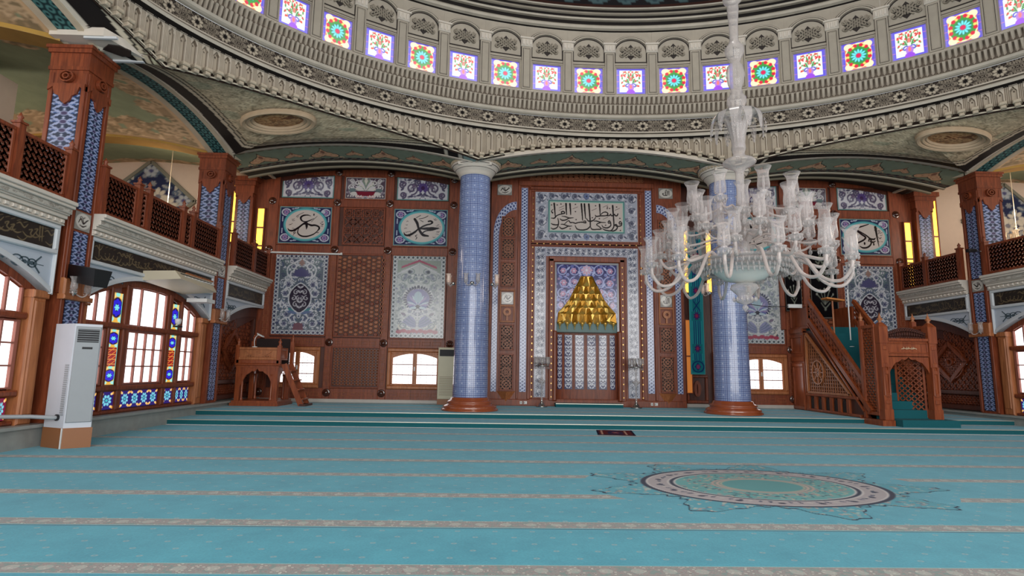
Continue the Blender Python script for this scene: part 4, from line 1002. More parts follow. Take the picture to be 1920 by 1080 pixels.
# fluted skirt with pointed reliefs
NP_ = 212                                     # one flute panel per 1.7 degrees
mb = MB(); sub = 16; nth = NP_*sub; th = np.linspace(0, 2*PI, nth+1); dg = np.degrees(th)
nz_ = 24; P = np.zeros((nz_, nth+1, 3)); Cc = np.zeros((nz_, nth+1, 3)); zb = zbot(dg); ph = (np.arange(nth+1) % sub)
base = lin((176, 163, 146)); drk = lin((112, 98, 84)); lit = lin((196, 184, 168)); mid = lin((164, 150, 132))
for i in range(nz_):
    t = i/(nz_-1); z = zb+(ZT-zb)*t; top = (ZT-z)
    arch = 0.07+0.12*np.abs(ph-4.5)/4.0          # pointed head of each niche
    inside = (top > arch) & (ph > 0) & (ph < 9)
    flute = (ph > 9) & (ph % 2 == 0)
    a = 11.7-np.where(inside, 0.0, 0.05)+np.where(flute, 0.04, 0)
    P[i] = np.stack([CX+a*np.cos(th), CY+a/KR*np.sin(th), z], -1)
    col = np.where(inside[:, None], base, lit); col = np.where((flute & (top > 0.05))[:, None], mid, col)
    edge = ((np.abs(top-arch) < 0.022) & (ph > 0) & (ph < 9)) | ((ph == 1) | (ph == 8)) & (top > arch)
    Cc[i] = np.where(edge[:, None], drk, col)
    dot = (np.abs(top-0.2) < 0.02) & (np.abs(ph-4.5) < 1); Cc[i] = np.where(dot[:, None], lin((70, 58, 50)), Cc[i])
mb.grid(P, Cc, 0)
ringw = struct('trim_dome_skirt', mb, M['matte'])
# bracket blocks hanging from the skirt
mb = MB()
for k in range(NP_):
    d = 360/NP_*(k+0.02); z = float(zbot(np.array([d]))[0]); t = math.radians(d); p = np.array([CX+11.62*math.cos(t), CY+11.62/KR*math.sin(t), z])
    tt = np.array([-11.62*math.sin(t), 11.62/KR*math.cos(t), 0]); tt /= np.linalg.norm(tt); nn = np.array([tt[1], -tt[0], 0])
    fr = Fr(p, tt, (0, 0, 1), -nn)
    mb.bev(fr, -0.085, 0.085, -0.03, 0.06, -0.1, 0.1, 0.02); mb.bev(fr, -0.06, 0.06, -0.12, -0.03, -0.1, 0.07, 0.025)
mb.build('bracket_row', M['bracket'], ringw)['kind'] = 'stuff'
# thin dark band painting in the shade under the brackets, and a pale rail
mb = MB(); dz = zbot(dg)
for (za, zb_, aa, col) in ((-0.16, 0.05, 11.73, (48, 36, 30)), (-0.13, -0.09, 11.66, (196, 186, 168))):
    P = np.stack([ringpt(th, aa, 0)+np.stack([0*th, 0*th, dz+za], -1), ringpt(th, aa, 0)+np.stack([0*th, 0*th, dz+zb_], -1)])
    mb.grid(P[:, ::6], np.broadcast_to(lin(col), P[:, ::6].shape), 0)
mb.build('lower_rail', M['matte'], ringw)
def ring_profile(name, prof, colz=None, mat='matte', n=200):
    """prof: list of (a, z, colour) ; each band between two rows has the colour of its first row"""
    mb = MB(); t = np.linspace(0, 2*PI, n+1)
    for (a0, z0, c0), (a1, z1, _) in zip(prof[:-1], prof[1:]):
        P = np.stack([ringpt(t, a0, z0), ringpt(t, a1, z1)]); mb.grid(P, np.broadcast_to(lin(c0), P.shape), 0)
    return struct(name, mb, M[mat])
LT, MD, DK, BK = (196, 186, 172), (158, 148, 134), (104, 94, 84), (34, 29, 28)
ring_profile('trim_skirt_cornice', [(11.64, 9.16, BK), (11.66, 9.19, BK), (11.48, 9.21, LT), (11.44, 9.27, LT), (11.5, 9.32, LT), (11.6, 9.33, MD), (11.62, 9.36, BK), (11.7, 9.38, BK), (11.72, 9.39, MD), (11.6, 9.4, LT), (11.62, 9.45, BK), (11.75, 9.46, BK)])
ring_profile('trim_frieze_cornice', [(11.75, 9.9, LT), (11.66, 9.91, LT), (11.6, 9.94, LT), (11.56, 10.0, LT), (11.7, 10.04, MD), (11.72, 10.07, DK), (11.8, 10.1, MD), (11.86, 10.14, DK), (11.84, 10.44, MD), (11.86, 10.46, LT), (11.92, 10.5, DK), (11.98, 10.78, MD), (11.95, 10.8, LT), (11.93, 10.86, LT), (12.02, 10.87, MD)])  # the darkest bands paint shade into the recesses behind the dentils
# star frieze
st = cv_star(); REP = 84; vis0, vis1 = math.radians(-25), math.radians(205); nrep = int(round(REP*(vis1-vis0)/(2*PI)))
Cst = np.tile(st.a[:, :-1], (1, nrep, 1)); h, w = Cst.shape[:2]; tt = vis0+(vis1-vis0)*np.arange(w)/(w-1)
mb = MB(); P = np.stack([ringpt(tt, 11.76, 9.45+(9.91-9.45)*j/(h-1)) for j in range(h)]); mb.grid(P[::2], lin(Cst)[::2], 0)
tt = np.linspace(vis1, vis0+2*PI, 60); P = np.stack([ringpt(tt, 11.76, 9.45), ringpt(tt, 11.76, 9.91)]); mb.grid(P, np.broadcast_to(lin((110, 100, 90)), P.shape), 0)
struct('trim_star_frieze', mb, M['matte'])
# two rows of carved egg-and-leaf dentils
for nm, z0, z1, a, n, hgt in (('trim_lower_dentils', 10.12, 10.42, 11.84, 480, 0.2), ('trim_upper_dentils', 10.5, 10.78, 11.96, 460, 0.18)):
    mb = MB()
    for k in range(n):
        t = 2*PI*(k+0.5)/n; p = np.array([CX+a*math.cos(t), CY+a/KR*math.sin(t), z0]); tv = np.array([-a*math.sin(t), a/KR*math.cos(t), 0]); ln = np.linalg.norm(tv); tv /= ln; nn = np.array([tv[1], -tv[0], 0]); wv = ln*2*PI/n*0.34
        fr = Fr(p, tv, (0, 0, 1), -nn)
        V = [fr.pt(u, v, d) for u, v, d in ((-wv, 0.06, 0), (wv, 0.06, 0), (wv, z1-z0, 0), (-wv, z1-z0, 0), (-wv*0.5, 0.12, 0.07), (wv*0.5, 0.12, 0.07), (wv*0.8, z1-z0, 0.11), (-wv*0.8, z1-z0, 0.11), (0, 0.0, 0.02))]
        mb.add(V, [np.array(f) for f in ((4, 5, 6, 7), (0, 4, 7, 3), (1, 2, 6, 5), (0, 8, 4), (8, 1, 5), (8, 5, 4), (3, 7, 6, 2))], 0)
    o = struct(nm, mb, M['plaster'])
# drum wall with openings, pilasters, capitals, arched niches
NW = 52; WS = 2*PI/NW; W0 = math.radians(85.35)
drum = MB(); deco = MB(); caps = MB(); knots = MB(); black = MB()
def wfr(th, a=12.0):
    p = np.array([CX+a*math.cos(th), CY+a/KR*math.sin(th), 0]); tv = np.array([a*math.sin(th), -a/KR*math.cos(th), 0]); ln = np.linalg.norm(tv); tv /= ln
    return Fr(p, tv, (0, 0, 1), -np.array([-tv[1]*-1, -tv[0], 0]) if False else np.array([tv[1]*-1*-1, -tv[0], 0])*1.0), ln*WS
def wfr(th, a=12.0):
    p = np.array([CX+a*math.cos(th), CY+a/KR*math.sin(th), 0]); tv = np.array([a*math.sin(th), -a/KR*math.cos(th), 0]); ln = np.linalg.norm(tv); tv /= ln
    nn = np.array([tv[1], -tv[0], 0]); ctr = np.array([CX, CY, 0])
    if (ctr-p)@nn < 0: nn = -nn
    return Fr(p, tv, (0, 0, 1), nn), ln*WS
ros, vas = cv_rosette_win(), cv_vase_win(); wi = 0
ROSE_ME = VASE_ME = None
for k in range(NW):
    th = W0+WS*k; fr, wd = wfr(th); hw = wd/2; g = hw*0.73
    # wall: full cell minus glass opening, and minus nothing else
    for (u0, u1, v0, v1) in ((-hw, -g*0.93, 10.85, 13.3), (g*0.93, hw, 10.85, 13.3), (-g*0.93, g*0.93, 10.85, 10.93), (-g*0.93, g*0.93, 11.86, 13.3)):
        drum.fbox(fr, u0, u1, v0, v1, -0.16, 0.0)
    if math.sin(th) < -0.5: continue
    deco.frame(fr, -g*1.06, g*1.06, 10.88, 11.92, 0.035, 0, 0.03, 0.008)
    fr2, wd2 = wfr(th+WS/2)     # pilaster between two windows
    deco.bev(fr2, -0.17, 0.17, 10.88, 12.4, -0.02, 0.06, 0.012); deco.frame(fr2, -0.11, 0.11, 10.95, 12.32, 0.02, 0.05, 0.075, 0.006)
    black.frame(fr2, -0.125, 0.125, 10.93, 12.34, 0.012, 0.05, 0.064, 0.002); black.frame(fr, -g*1.13, g*1.13, 10.865, 11.96, 0.012, 0, 0.012, 0.002)
    caps.bev(fr2, -0.2, 0.2, 12.4, 12.68, -0.02, 0.1, 0.03); caps.bev(fr2, -0.24, 0.24, 12.66, 12.72, -0.02, 0.14, 0.01)
    for q in (-0.12, 0, 0.12): caps.bev(fr2, q-0.045, q+0.045, 12.44, 12.62, 0.08, 0.13, 0.02)
    # arched niche: black outlines painted in for moulding shade, arch mouldings, knot
    R = g*0.98; n = 18; zs = 12.45; rz = 0.42
    def arc(mbx, ru, rv, w_, d0, d1, z=zs):
        V = []; F = []
        for i in range(n+1):
            t = PI*i/n
            for q, d in ((0, d0), (0, d1), (w_, d1), (w_, d0)): V.append(fr.pt((ru+q)*math.cos(t), z+(rv+q)*math.sin(t), d))
        for i in range(n):
            for q in range(4): F.append((i*4+q, i*4+(q+1) % 4, i*4+4+(q+1) % 4, i*4+4+q))
        mbx.add(V, np.array(F))
    arc(black, R, rz, 0.03, 0, 0.02); black.fbox(fr, -R-0.03, R+0.03, 12.05, 12.08, 0, 0.02)
    black.fbox(fr, -R-0.03, -R, 12.05, zs, 0, 0.02); black.fbox(fr, R, R+0.03, 12.05, zs, 0, 0.02)
    arc(deco, R+0.05, rz+0.05, 0.05, 0, 0.06); arc(deco, R+0.13, rz+0.12, 0.04, 0, 0.05); arc(black, R+0.1, rz+0.1, 0.025, 0, 0.03); arc(black, R+0.175, rz+0.165, 0.018, 0, 0.02)
    # interlaced knot: pale straps over a black sheet that paints in the recess shade
    black.prism(fr, [(-0.36, 12.32), (-0.27, 12.25), (-0.17, 12.33), (0, 12.16), (0.17, 12.33), (0.27, 12.25), (0.36, 12.32), (0.3, 12.42), (0.36, 12.5), (0.27, 12.58), (0.14, 12.55), (0, 12.72), (-0.14, 12.55), (-0.27, 12.58), (-0.36, 12.5), (-0.3, 12.42)], 0.0, 0.012)
    for sgn in (-1, 1):
        for q in (-0.24, -0.08, 0.08, 0.24):
            L_ = 0.3-abs(q)*0.45
            knots.bar(fr.pt(q*0.8-sgn*L_*0.9, 12.44-L_*0.72+(-sgn*q*0.0), 0.03), fr.pt(q*0.8+sgn*L_*0.9, 12.44+L_*0.72, 0.03), 0.042, 0.04, fr.N)
    for q in (-1, 1):
        knots.ring(fr, q*0.3, 12.32, 0.085, 0.075, 0.035, 0.0, 0.05, n=12); knots.ring(fr, q*0.3, 12.52, 0.075, 0.065, 0.03, 0.0, 0.05, n=12)
    # stained glass pane
    mbp = MB(); cvw = ros if k % 2 else vas
    V, U = np.mgrid[0:cvw.h, 0:cvw.w]; panel(mbp, fr, cvw, -g*0.93, g*0.93, 10.93, 11.86, -0.06, 0)
    if math.sin(th) > -0.32:
        wi += 1
        o = mbp.build('window_%d' % wi, M['stained']); o['kind'] = 'structure'
        o['label'] = ('stained glass dome window with %s' % ('a red and turquoise rosette on green' if k % 2 else 'a flower vase in a violet border'))
    else: mbp.build('window_%d' % (200+k), M['stained'])['kind'] = 'structure'
dr = struct('wall_dome_drum', drum, M['plaster'])
deco.build('pilasters_and_arches', M['plaster'], dr); caps.build('capitals', M['plaster_light'], dr); black.build('dark_outlines', M['black'], dr); knots.build('knot_reliefs', M['knot'], dr)
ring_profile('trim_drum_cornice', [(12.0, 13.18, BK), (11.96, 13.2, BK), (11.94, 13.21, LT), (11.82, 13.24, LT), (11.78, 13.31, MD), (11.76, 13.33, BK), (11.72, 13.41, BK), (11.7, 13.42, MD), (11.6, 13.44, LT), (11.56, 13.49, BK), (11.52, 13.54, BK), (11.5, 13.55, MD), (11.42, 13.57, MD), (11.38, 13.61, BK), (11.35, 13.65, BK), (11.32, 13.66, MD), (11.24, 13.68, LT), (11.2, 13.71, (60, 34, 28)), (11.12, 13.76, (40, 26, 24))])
# dome shell: scalloped teal border, then a dark painted bowl
mb = MB(); nn_ = 960; t = np.linspace(0, 2*PI, nn_+1); rows = 14; P = []; C = []
for j in range(rows):
    q = j/(rows-1); a = 11.12-q*0.9; z = 13.76+q*0.5; P.append(ringpt(t, a, z))
    ph = (t*NW*1.4/(2*PI)) % 1; r = np.hypot((ph-0.5)*2, (q-0.45)*2.4)
    c = np.where((r < 0.95)[:, None], lin((82, 104, 108)), lin((34, 30, 32))); c = np.where((r < 0.72)[:, None], lin((56, 74, 82)), c); c = np.where((r < 0.3)[:, None], lin((24, 22, 26)), c); C.append(c)
mb.grid(np.array(P), np.array(C), 0)
mb.lathe([(10.22, 14.26), (9.6, 15.2), (8.4, 16.6), (6.2, 18.1), (3.4, 19.1), (0.01, 19.5)], CX, CY, 96, 0, lin((66, 74, 80)), sx=1.0, sy=1/KR)
struct('ceiling_dome', mb, M['matte'])

# ---- pendentives and arcade faces (spandrels between ring and arches), with black band and carved field
ara = cv_arabesque(900, 260, (214, 194, 162), (244, 226, 192), (170, 152, 124), 2400, 4, 8, 11)
ARA = ara.lin()
def spandrel(name, bound, th0, th1, sag, n=420, rows=64, inner=True):
    """surface from the ring skirt down to a boundary curve; bound(s)->(x,y,z)"""
    s = np.linspace(0, 1, n); th = np.radians(th0+(th1-th0)*s); R = ringpt(th, 11.72, 0); R[:, 2] = zbot(np.degrees(th))-0.1
    B = np.array([bound(q) for q in s]); L = np.linalg.norm((B-R), axis=1)
    t = np.linspace(0, 1, rows)[:, None, None]; P = B[None]*(1-t)+R[None]*t
    P[..., 2] -= sag*np.sin(PI*t[..., 0])*np.minimum(1, L/3)[None]*0.5
    # true distance of every point to the boundary curve and to the skirt
    Bs = B[::3]; D = np.empty(P.shape[:2])
    for i in range(rows): D[i] = np.min(np.linalg.norm(P[i][:, None]-Bs[None], axis=2), axis=1)
    Dr = L[None]*(1-t[..., 0])
    hh, ww = ARA.shape[:2]; ii = (np.linspace(0, hh-1, rows)).astype(int)
    C = ARA[ii][:, np.linspace(0, ww-1, n).astype(int)].copy()
    grn = (D < 1.5) & (np.sin(P[..., 0]*3.1)*np.cos(P[..., 1]*3.7) > 0.6); C = np.where(grn[..., None], C*0.6+lin((160, 176, 150))*0.4, C)
    for lo, hi, col in ((0, 0.12, (228, 216, 200)), (0.12, 0.56, BK), (0.56, 0.68, (214, 200, 178)), (0.68, 0.73, BK), (0.73, 0.82, (204, 188, 162)), (0.82, 0.86, (60, 44, 36))):
        k = (D >= lo) & (D < hi); C = np.where(k[..., None], lin(col), C)
    for xc_ in (-0.82, 7.62):      # dark bars and a framed teal field over each column head
        dc = np.abs(P[..., 0]-xc_)
        for lo, hi, col in ((0, 0.36, (150, 172, 166)), (0.36, 0.4, (70, 60, 52)), (0.4, 0.52, (222, 210, 192)), (0.52, 0.86, BK), (0.86, 0.96, (222, 210, 192))):
            k = (dc >= lo) & (dc < hi) & (P[..., 1] > 16.3) & (Dr > 0.02); C = np.where(k[..., None], lin(col), C)
    k = Dr < 0.06; C = np.where(k[..., None], lin((196, 186, 166)), C)
    mb = MB(); mb.grid(P, C, 0, smooth=True); return (struct(name, mb, M['matte']), P)
def bnd_corner(sx):
    """from the side-arcade pier, along the side arch to the corner pier, then along the front arch to the column"""
    def f(s):
        if s < 0.5:
            q = s*2; y = 11.55+(17.75-11.55)*q; return (sx(-8.62), y, arch_z(q*0.94+0.03)-0.02)
        q = s*2-1; x = -8.62+(-0.85+8.62)*q; return (sx(x), 17.68-0.0*q, float(bay_z(x)))
    return f
_, PENL = spandrel('ceiling_pendentive_left', bnd_corner(lambda x: x), 162.0, 110.9, 0.25)
_, PENR = spandrel('ceiling_pendentive_right', bnd_corner(mirx), 18.0, 69.1, 0.25)
spandrel('ceiling_spandrel_front', lambda s: (-0.75+(7.65+0.75)*s, 17.68, float(arch_z(s))), 110.5, 69.5, 0.0, 300, 20)
for nm, sx, a, b in (('left', lambda x: x, 162.2, 197.8), ('right', mirx, 17.8, -17.8)):
    spandrel('ceiling_spandrel_'+nm, lambda s: (sx(-8.62), 11.55-5.9*s, arch_z(s)), a, b, 0.0, 300, 20)

# impost blocks: from each pier head to the ring, with a dark carved lozenge below
for side, sx in (('left', lambda x: x), ('right', mirx)):
    mb = MB(); mb.prism(FA(), [(sx(-9.3), 11.05), (sx(-8.2), 11.05), (sx(-8.0), 11.6), (sx(-7.8), 12.1), (sx(-9.3), 12.1)], 8.24, 8.42); o = struct('trim_impost_'+side, mb, M['plaster_light'])
    mb = MB(); mb.prism(FA(), [(sx(-8.55), 11.55), (sx(-8.3), 11.36), (sx(-8.1), 11.4), (sx(-7.98), 11.6), (sx(-8.1), 11.8), (sx(-8.3), 11.82)], 8.215, 8.245); mb.build('dark_lozenge', M['black'], o)
    mb = MB(); [mb.box(*sorted((sx(-8.62), sx(-7.95)))[:1], y0, 8.2, sorted((sx(-8.62), sx(-7.95)))[1], y1, 8.25) for y0, y1 in ((11.08, 11.14), (11.98, 12.05))]; mb.build('white_fillet', M['white_fascia'], o)
# side arcade soffit bands (teal scale pattern), then the sail vaults over the galleries
scl = cv_scale(12)
for side, sx in (('left', lambda x: x), ('right', mirx)):
    for (y0, y1) in ((5.9, 11.2), (11.85, 17.45), (18.2, 21.3)):
        mb = MB(); h, w = scl.a.shape[:2]; V, U = np.mgrid[0:h, 0:w]; t = U/(w-1)
        yy = y0-0.35+(y1-y0+0.7)*t; zz = arch_z(t) if y0 < 18 else 8.2+0.5*(1-(1-t*0.5)**2*0-(2*(t*0.5)-1)**2)
        X = -8.66-0.5*V/(h-1); mb.grid(np.stack([sx(X), yy, zz], -1), scl.lin(), 0)
        for xa, xb in ((-8.72, -8.6), (-9.3, -9.14)):
            q = np.linspace(0, 1, 31); y_ = y0-0.35+(y1-y0+0.7)*q; z_ = arch_z(q) if y0 < 18 else 8.2+0.5*(1-(2*(q*0.5)-1)**2)
            P = np.stack([np.stack([sx(xa)+0*q, y_, z_-0.03], -1), np.stack([sx(xb)+0*q, y_, z_-0.03], -1), np.stack([sx(xb)+0*q, y_, z_+0.08], -1)])
            mb.grid(P, np.broadcast_to(lin((206, 190, 166)), P.shape), 0)
        struct('ceiling_arch_band_'+side, mb, M['matte'])
        # sail vault
        n1, n2 = 110, 90; V, U = np.mgrid[0:n2, 0:n1]; u = U/(n1-1); v = V/(n2-1)
        X = -9.2-8.2*v; Y = y0-0.35+(y1-y0+0.7)*u
        fu = (2*u-1)**2 if y0 < 18 else (2*(u*0.5)-1)**2
        Z = 8.2+0.5*(1-fu)+0.55*(1-(2*v-1)**2)
        ar = cv_arabesque(n1*2, n2*2, (172, 148, 116), (206, 180, 146), (140, 124, 96), 420, 5, 9, 21).lin()[::2, ::2]
        e = np.minimum(np.minimum(u, 1-u)*5.8, np.minimum(v, 1-v)*8.0)
        C = np.where((e < 0.3)[..., None], lin((214, 184, 146)), ar)
        wob = 1.0+0.25*np.sin(u*40)+0.2*np.sin(v*53+1)
        C = np.where((e > wob)[..., None], lin((138, 150, 122)), C)
        mb = MB(); mb.grid(np.stack([sx(X), Y, Z], -1), C, 0, smooth=True); struct('ceiling_vault_'+side, mb, M['matte'])
        if y1 > 20: continue
    # transverse arches (gold and floral band on the edge, cream side)
    for yc in (11.55, 17.9):
        mb = MB(); q = np.linspace(0, 1, 60); z_ = 8.2+0.55*(1-(2*q-1)**2)
        for (ya, yb, za, zb, col) in ((yc-0.32, yc+0.32, 0, 0, (150, 118, 62)), (yc-0.32, yc-0.32, 0, 0.34, (206, 176, 138)), (yc+0.32, yc+0.32, 0, 0.34, (206, 176, 138)), (yc-0.33, yc-0.33, 0, 0.1, (176, 142, 74)), (yc-0.335, yc-0.335, 0.26, 0.34, (112, 92, 50))):
            P = np.stack([np.stack([sx(-9.2-8.2*q), ya+0*q, z_+za], -1), np.stack([sx(-9.2-8.2*q), yb+0*q, z_+zb], -1)])
            mb.grid(P, np.broadcast_to(lin(col), P.shape), 0)
        struct('ceiling_cross_arch_'+side, mb, M['matte'])
# ================================================================ columns
def column(x, label):
    y = 18.38
    t = thing('column', (x, y, 0.262), label, 'column', 'blue tiled columns before the prayer niche')
    mb = MB(); mb.lathe([(0.56, 0.37), (0.54, 2.6), (0.5, 7.7)], 0, 0, 56); mb.build('shaft', M['column'], t, local=True)
    mb = MB(); mb.lathe([(0.0, 0), (0.9, 0), (0.9, 0.05), (0.86, 0.07), (0.84, 0.1), (0.86, 0.13), (0.8, 0.17), (0.72, 0.2), (0.71, 0.24), (0.74, 0.27), (0.68, 0.31), (0.62, 0.34), (0.61, 0.4), (0.56, 0.42)], 0, 0, 48); mb.build('base', plain_base, t, local=True)
    mb = MB(); zc = 7.68
    mb.lathe([(0.5, -0.06), (0.56, -0.03), (0.56, 0.03), (0.6, 0.06), (0.66, 0.14), (0.68, 0.15), (0.7, 0.2), (0.76, 0.26), (0.78, 0.27), (0.8, 0.3), (0.82, 0.42), (0.86, 0.44), (0.87, 0.5), (0.95, 0.55), (0.96, 0.6), (0.9, 0.64), (0.9, 0.9)], 0, 0, 56, z0=zc)
    o = mb.build('capital', M['plaster_light'], t, local=True)
    mb = MB()
    for k in range(44):
        a = 2*PI*k/44; p = np.array([0.815*math.cos(a), 0.815*math.sin(a), zc+0.36]); fr = Fr(p, (-math.sin(a), math.cos(a), 0), (0, 0, 1), (math.cos(a), math.sin(a), 0)); mb.bev(fr, -0.035, 0.035, -0.045, 0.045, -0.02, 0.03, 0.01)
    mb.build('carved_band', plain_band, o, local=True)
    mb = MB()
    for r, z in ((0.665, 0.145), (0.775, 0.265), (0.865, 0.435)): mb.lathe([(r, z-0.008), (r+0.012, z), (r, z+0.008)], 0, 0, 48, z0=zc)
    mb.build('painted_line', M['black'], o, local=True)
    # painted block over the capital carrying the arches
    mb = MB(); mb.box(-0.55, -0.62, 8.15-0.262, 0.55, -0.5, 9.0-0.262); o = mb.build('impost_block', M['plaster_light'], t, local=True)
    return t
plain_base = plain('varnished_turned_wood', (150, 74, 40), 0.22, noise=0.1, coat=0.6)
plain_band = plain('tan_carved_band', (176, 158, 134), 0.7)
column(-0.82, 'blue tiled column left of the prayer niche')
column(7.62, 'blue tiled column right of the prayer niche, behind the chandelier')

# ================================================================ piers of the side arcades
pier_cv = {}
def pier_panel(mb, fr, u0, u1, v0, v1, d, zoff=0):
    n = max(1, round((v1-v0)/(u1-u0)/0.66)); cv = pier_cv.get(n) or pier_cv.setdefault(n, cv_pier(n))
    panel(mb, fr, cv, u0, u1, v0, v1, d, 0.01)
def pier(side, sx, y, hw, label, ins):
    """square wooden pier clad with blue tile strips; its inner face stands at the arcade line"""
    xf = -8.7; xb = -9.46; cxw = sx((xf+xb)/2)
    t = thing('pier', (cxw, y, 0.0), label, 'pier', 'wooden piers with blue tile strips')
    mb = MB(); x0, x1 = sorted((sx(xf), sx(xb)))
    mb.box(x0, y-hw, 0.4, x1, y+hw, 7.6); mb.build('post', M['wood'], t)
    # front corner fillets
    sg = 1 if sx(0) == 0 else -1
    ffr = Fr((0, y-hw, 0), (1, 0, 0), (0, 0, 1), (0, -1, 0)); sfr = Fr((sx(xf), 0, 0), (0, 1, 0), (0, 0, 1), (sg, 0, 0))
    mb = MB()
    for a, b in ((x0, x0+0.09), (x1-0.09, x1)): mb.bev(ffr, a, b, 2.95, 7.6, 0, 0.035, 0.01)
    for a, b in ((y-hw, y-hw+0.09), (y+hw-0.09, y+hw)): mb.bev(sfr, a, b, 0.45, 7.6, 0, 0.035, 0.01)
    mb.build('corner_moulding', M['wood'], t)
    mb = MB()
    pier_panel(mb, ffr, x0+0.1, x1-0.1, 4.75, 7.35, 0.015)
    for a, b in ((0.5, 2.85), (3.3, 4.25), (4.72, 7.3)): pier_panel(mb, sfr, y-hw+0.14, y+hw-0.14, a, b, 0.015)
    mb.build('tile_strip', M['tile_soft'], t)
    mb = MB(); panel(mb, sfr, cv_mini(int(y)), y-hw+0.12, y+hw-0.12, 4.3, 4.68, 0.02, 0.01); mb.build('script_plaque', M['tile'], t)
    # capital with scalloped lambrequins
    mb = MB()
    for z0, z1, o in ((7.3, 7.66, 0.02), (7.66, 7.74, 0.045), (7.74, 8.04, 0.03), (8.04, 8.13, 0.07), (8.13, 8.2, 0.1)): mb.box(x0-o, y-hw-o, z0, x1+o, y+hw+o, z1)
    for fr, c, w2 in ((ffr, (x0+x1)/2, (x1-x0)/2), (sfr, y, hw)):
        pts = [(c-w2, 7.35), (c-w2, 7.2), (c-w2*0.72, 7.28), (c-w2*0.6, 7.12), (c-w2*0.35, 7.08), (c-w2*0.25, 6.98), (c, 6.9), (c+w2*0.25, 6.98), (c+w2*0.35, 7.08), (c+w2*0.6, 7.12), (c+w2*0.72, 7.28), (c+w2, 7.2), (c+w2, 7.35)]
        mb.prism(fr, pts, 0.0, 0.06)
        mb.ring(fr, c, 7.5, w2*0.4, 0.13, 0.03, 0.03, 0.1, n=14); mb.ring(fr, c, 7.5, w2*0.2, 0.07, 0.03, 0.03, 0.11, n=10)
    mb.build('capital', M['wood'], t)
    # wooden bracket block below the gallery
    mb = MB(); mb.bev(sfr, y-hw-0.04, y+hw+0.04, 2.87, 3.26, 0, 0.1, 0.03); mb.bev(sfr, y-hw-0.07, y+hw+0.07, 2.83, 2.93, 0, 0.14, 0.02); mb.build('bracket_block', M['wood_light'], t)
    return t
for side, sx in (('left', lambda x: x), ('right', mirx)):
    for y, nm in ((17.84, 'corner wooden pier with blue tile strips on the %s arcade, next to the yellow lights'), (11.78, 'nearest tall wooden pier with blue tile strips on the %s arcade')):
        if side == 'right' and y < 12: continue
        pier(side, sx, y, 0.34, nm % side, None)

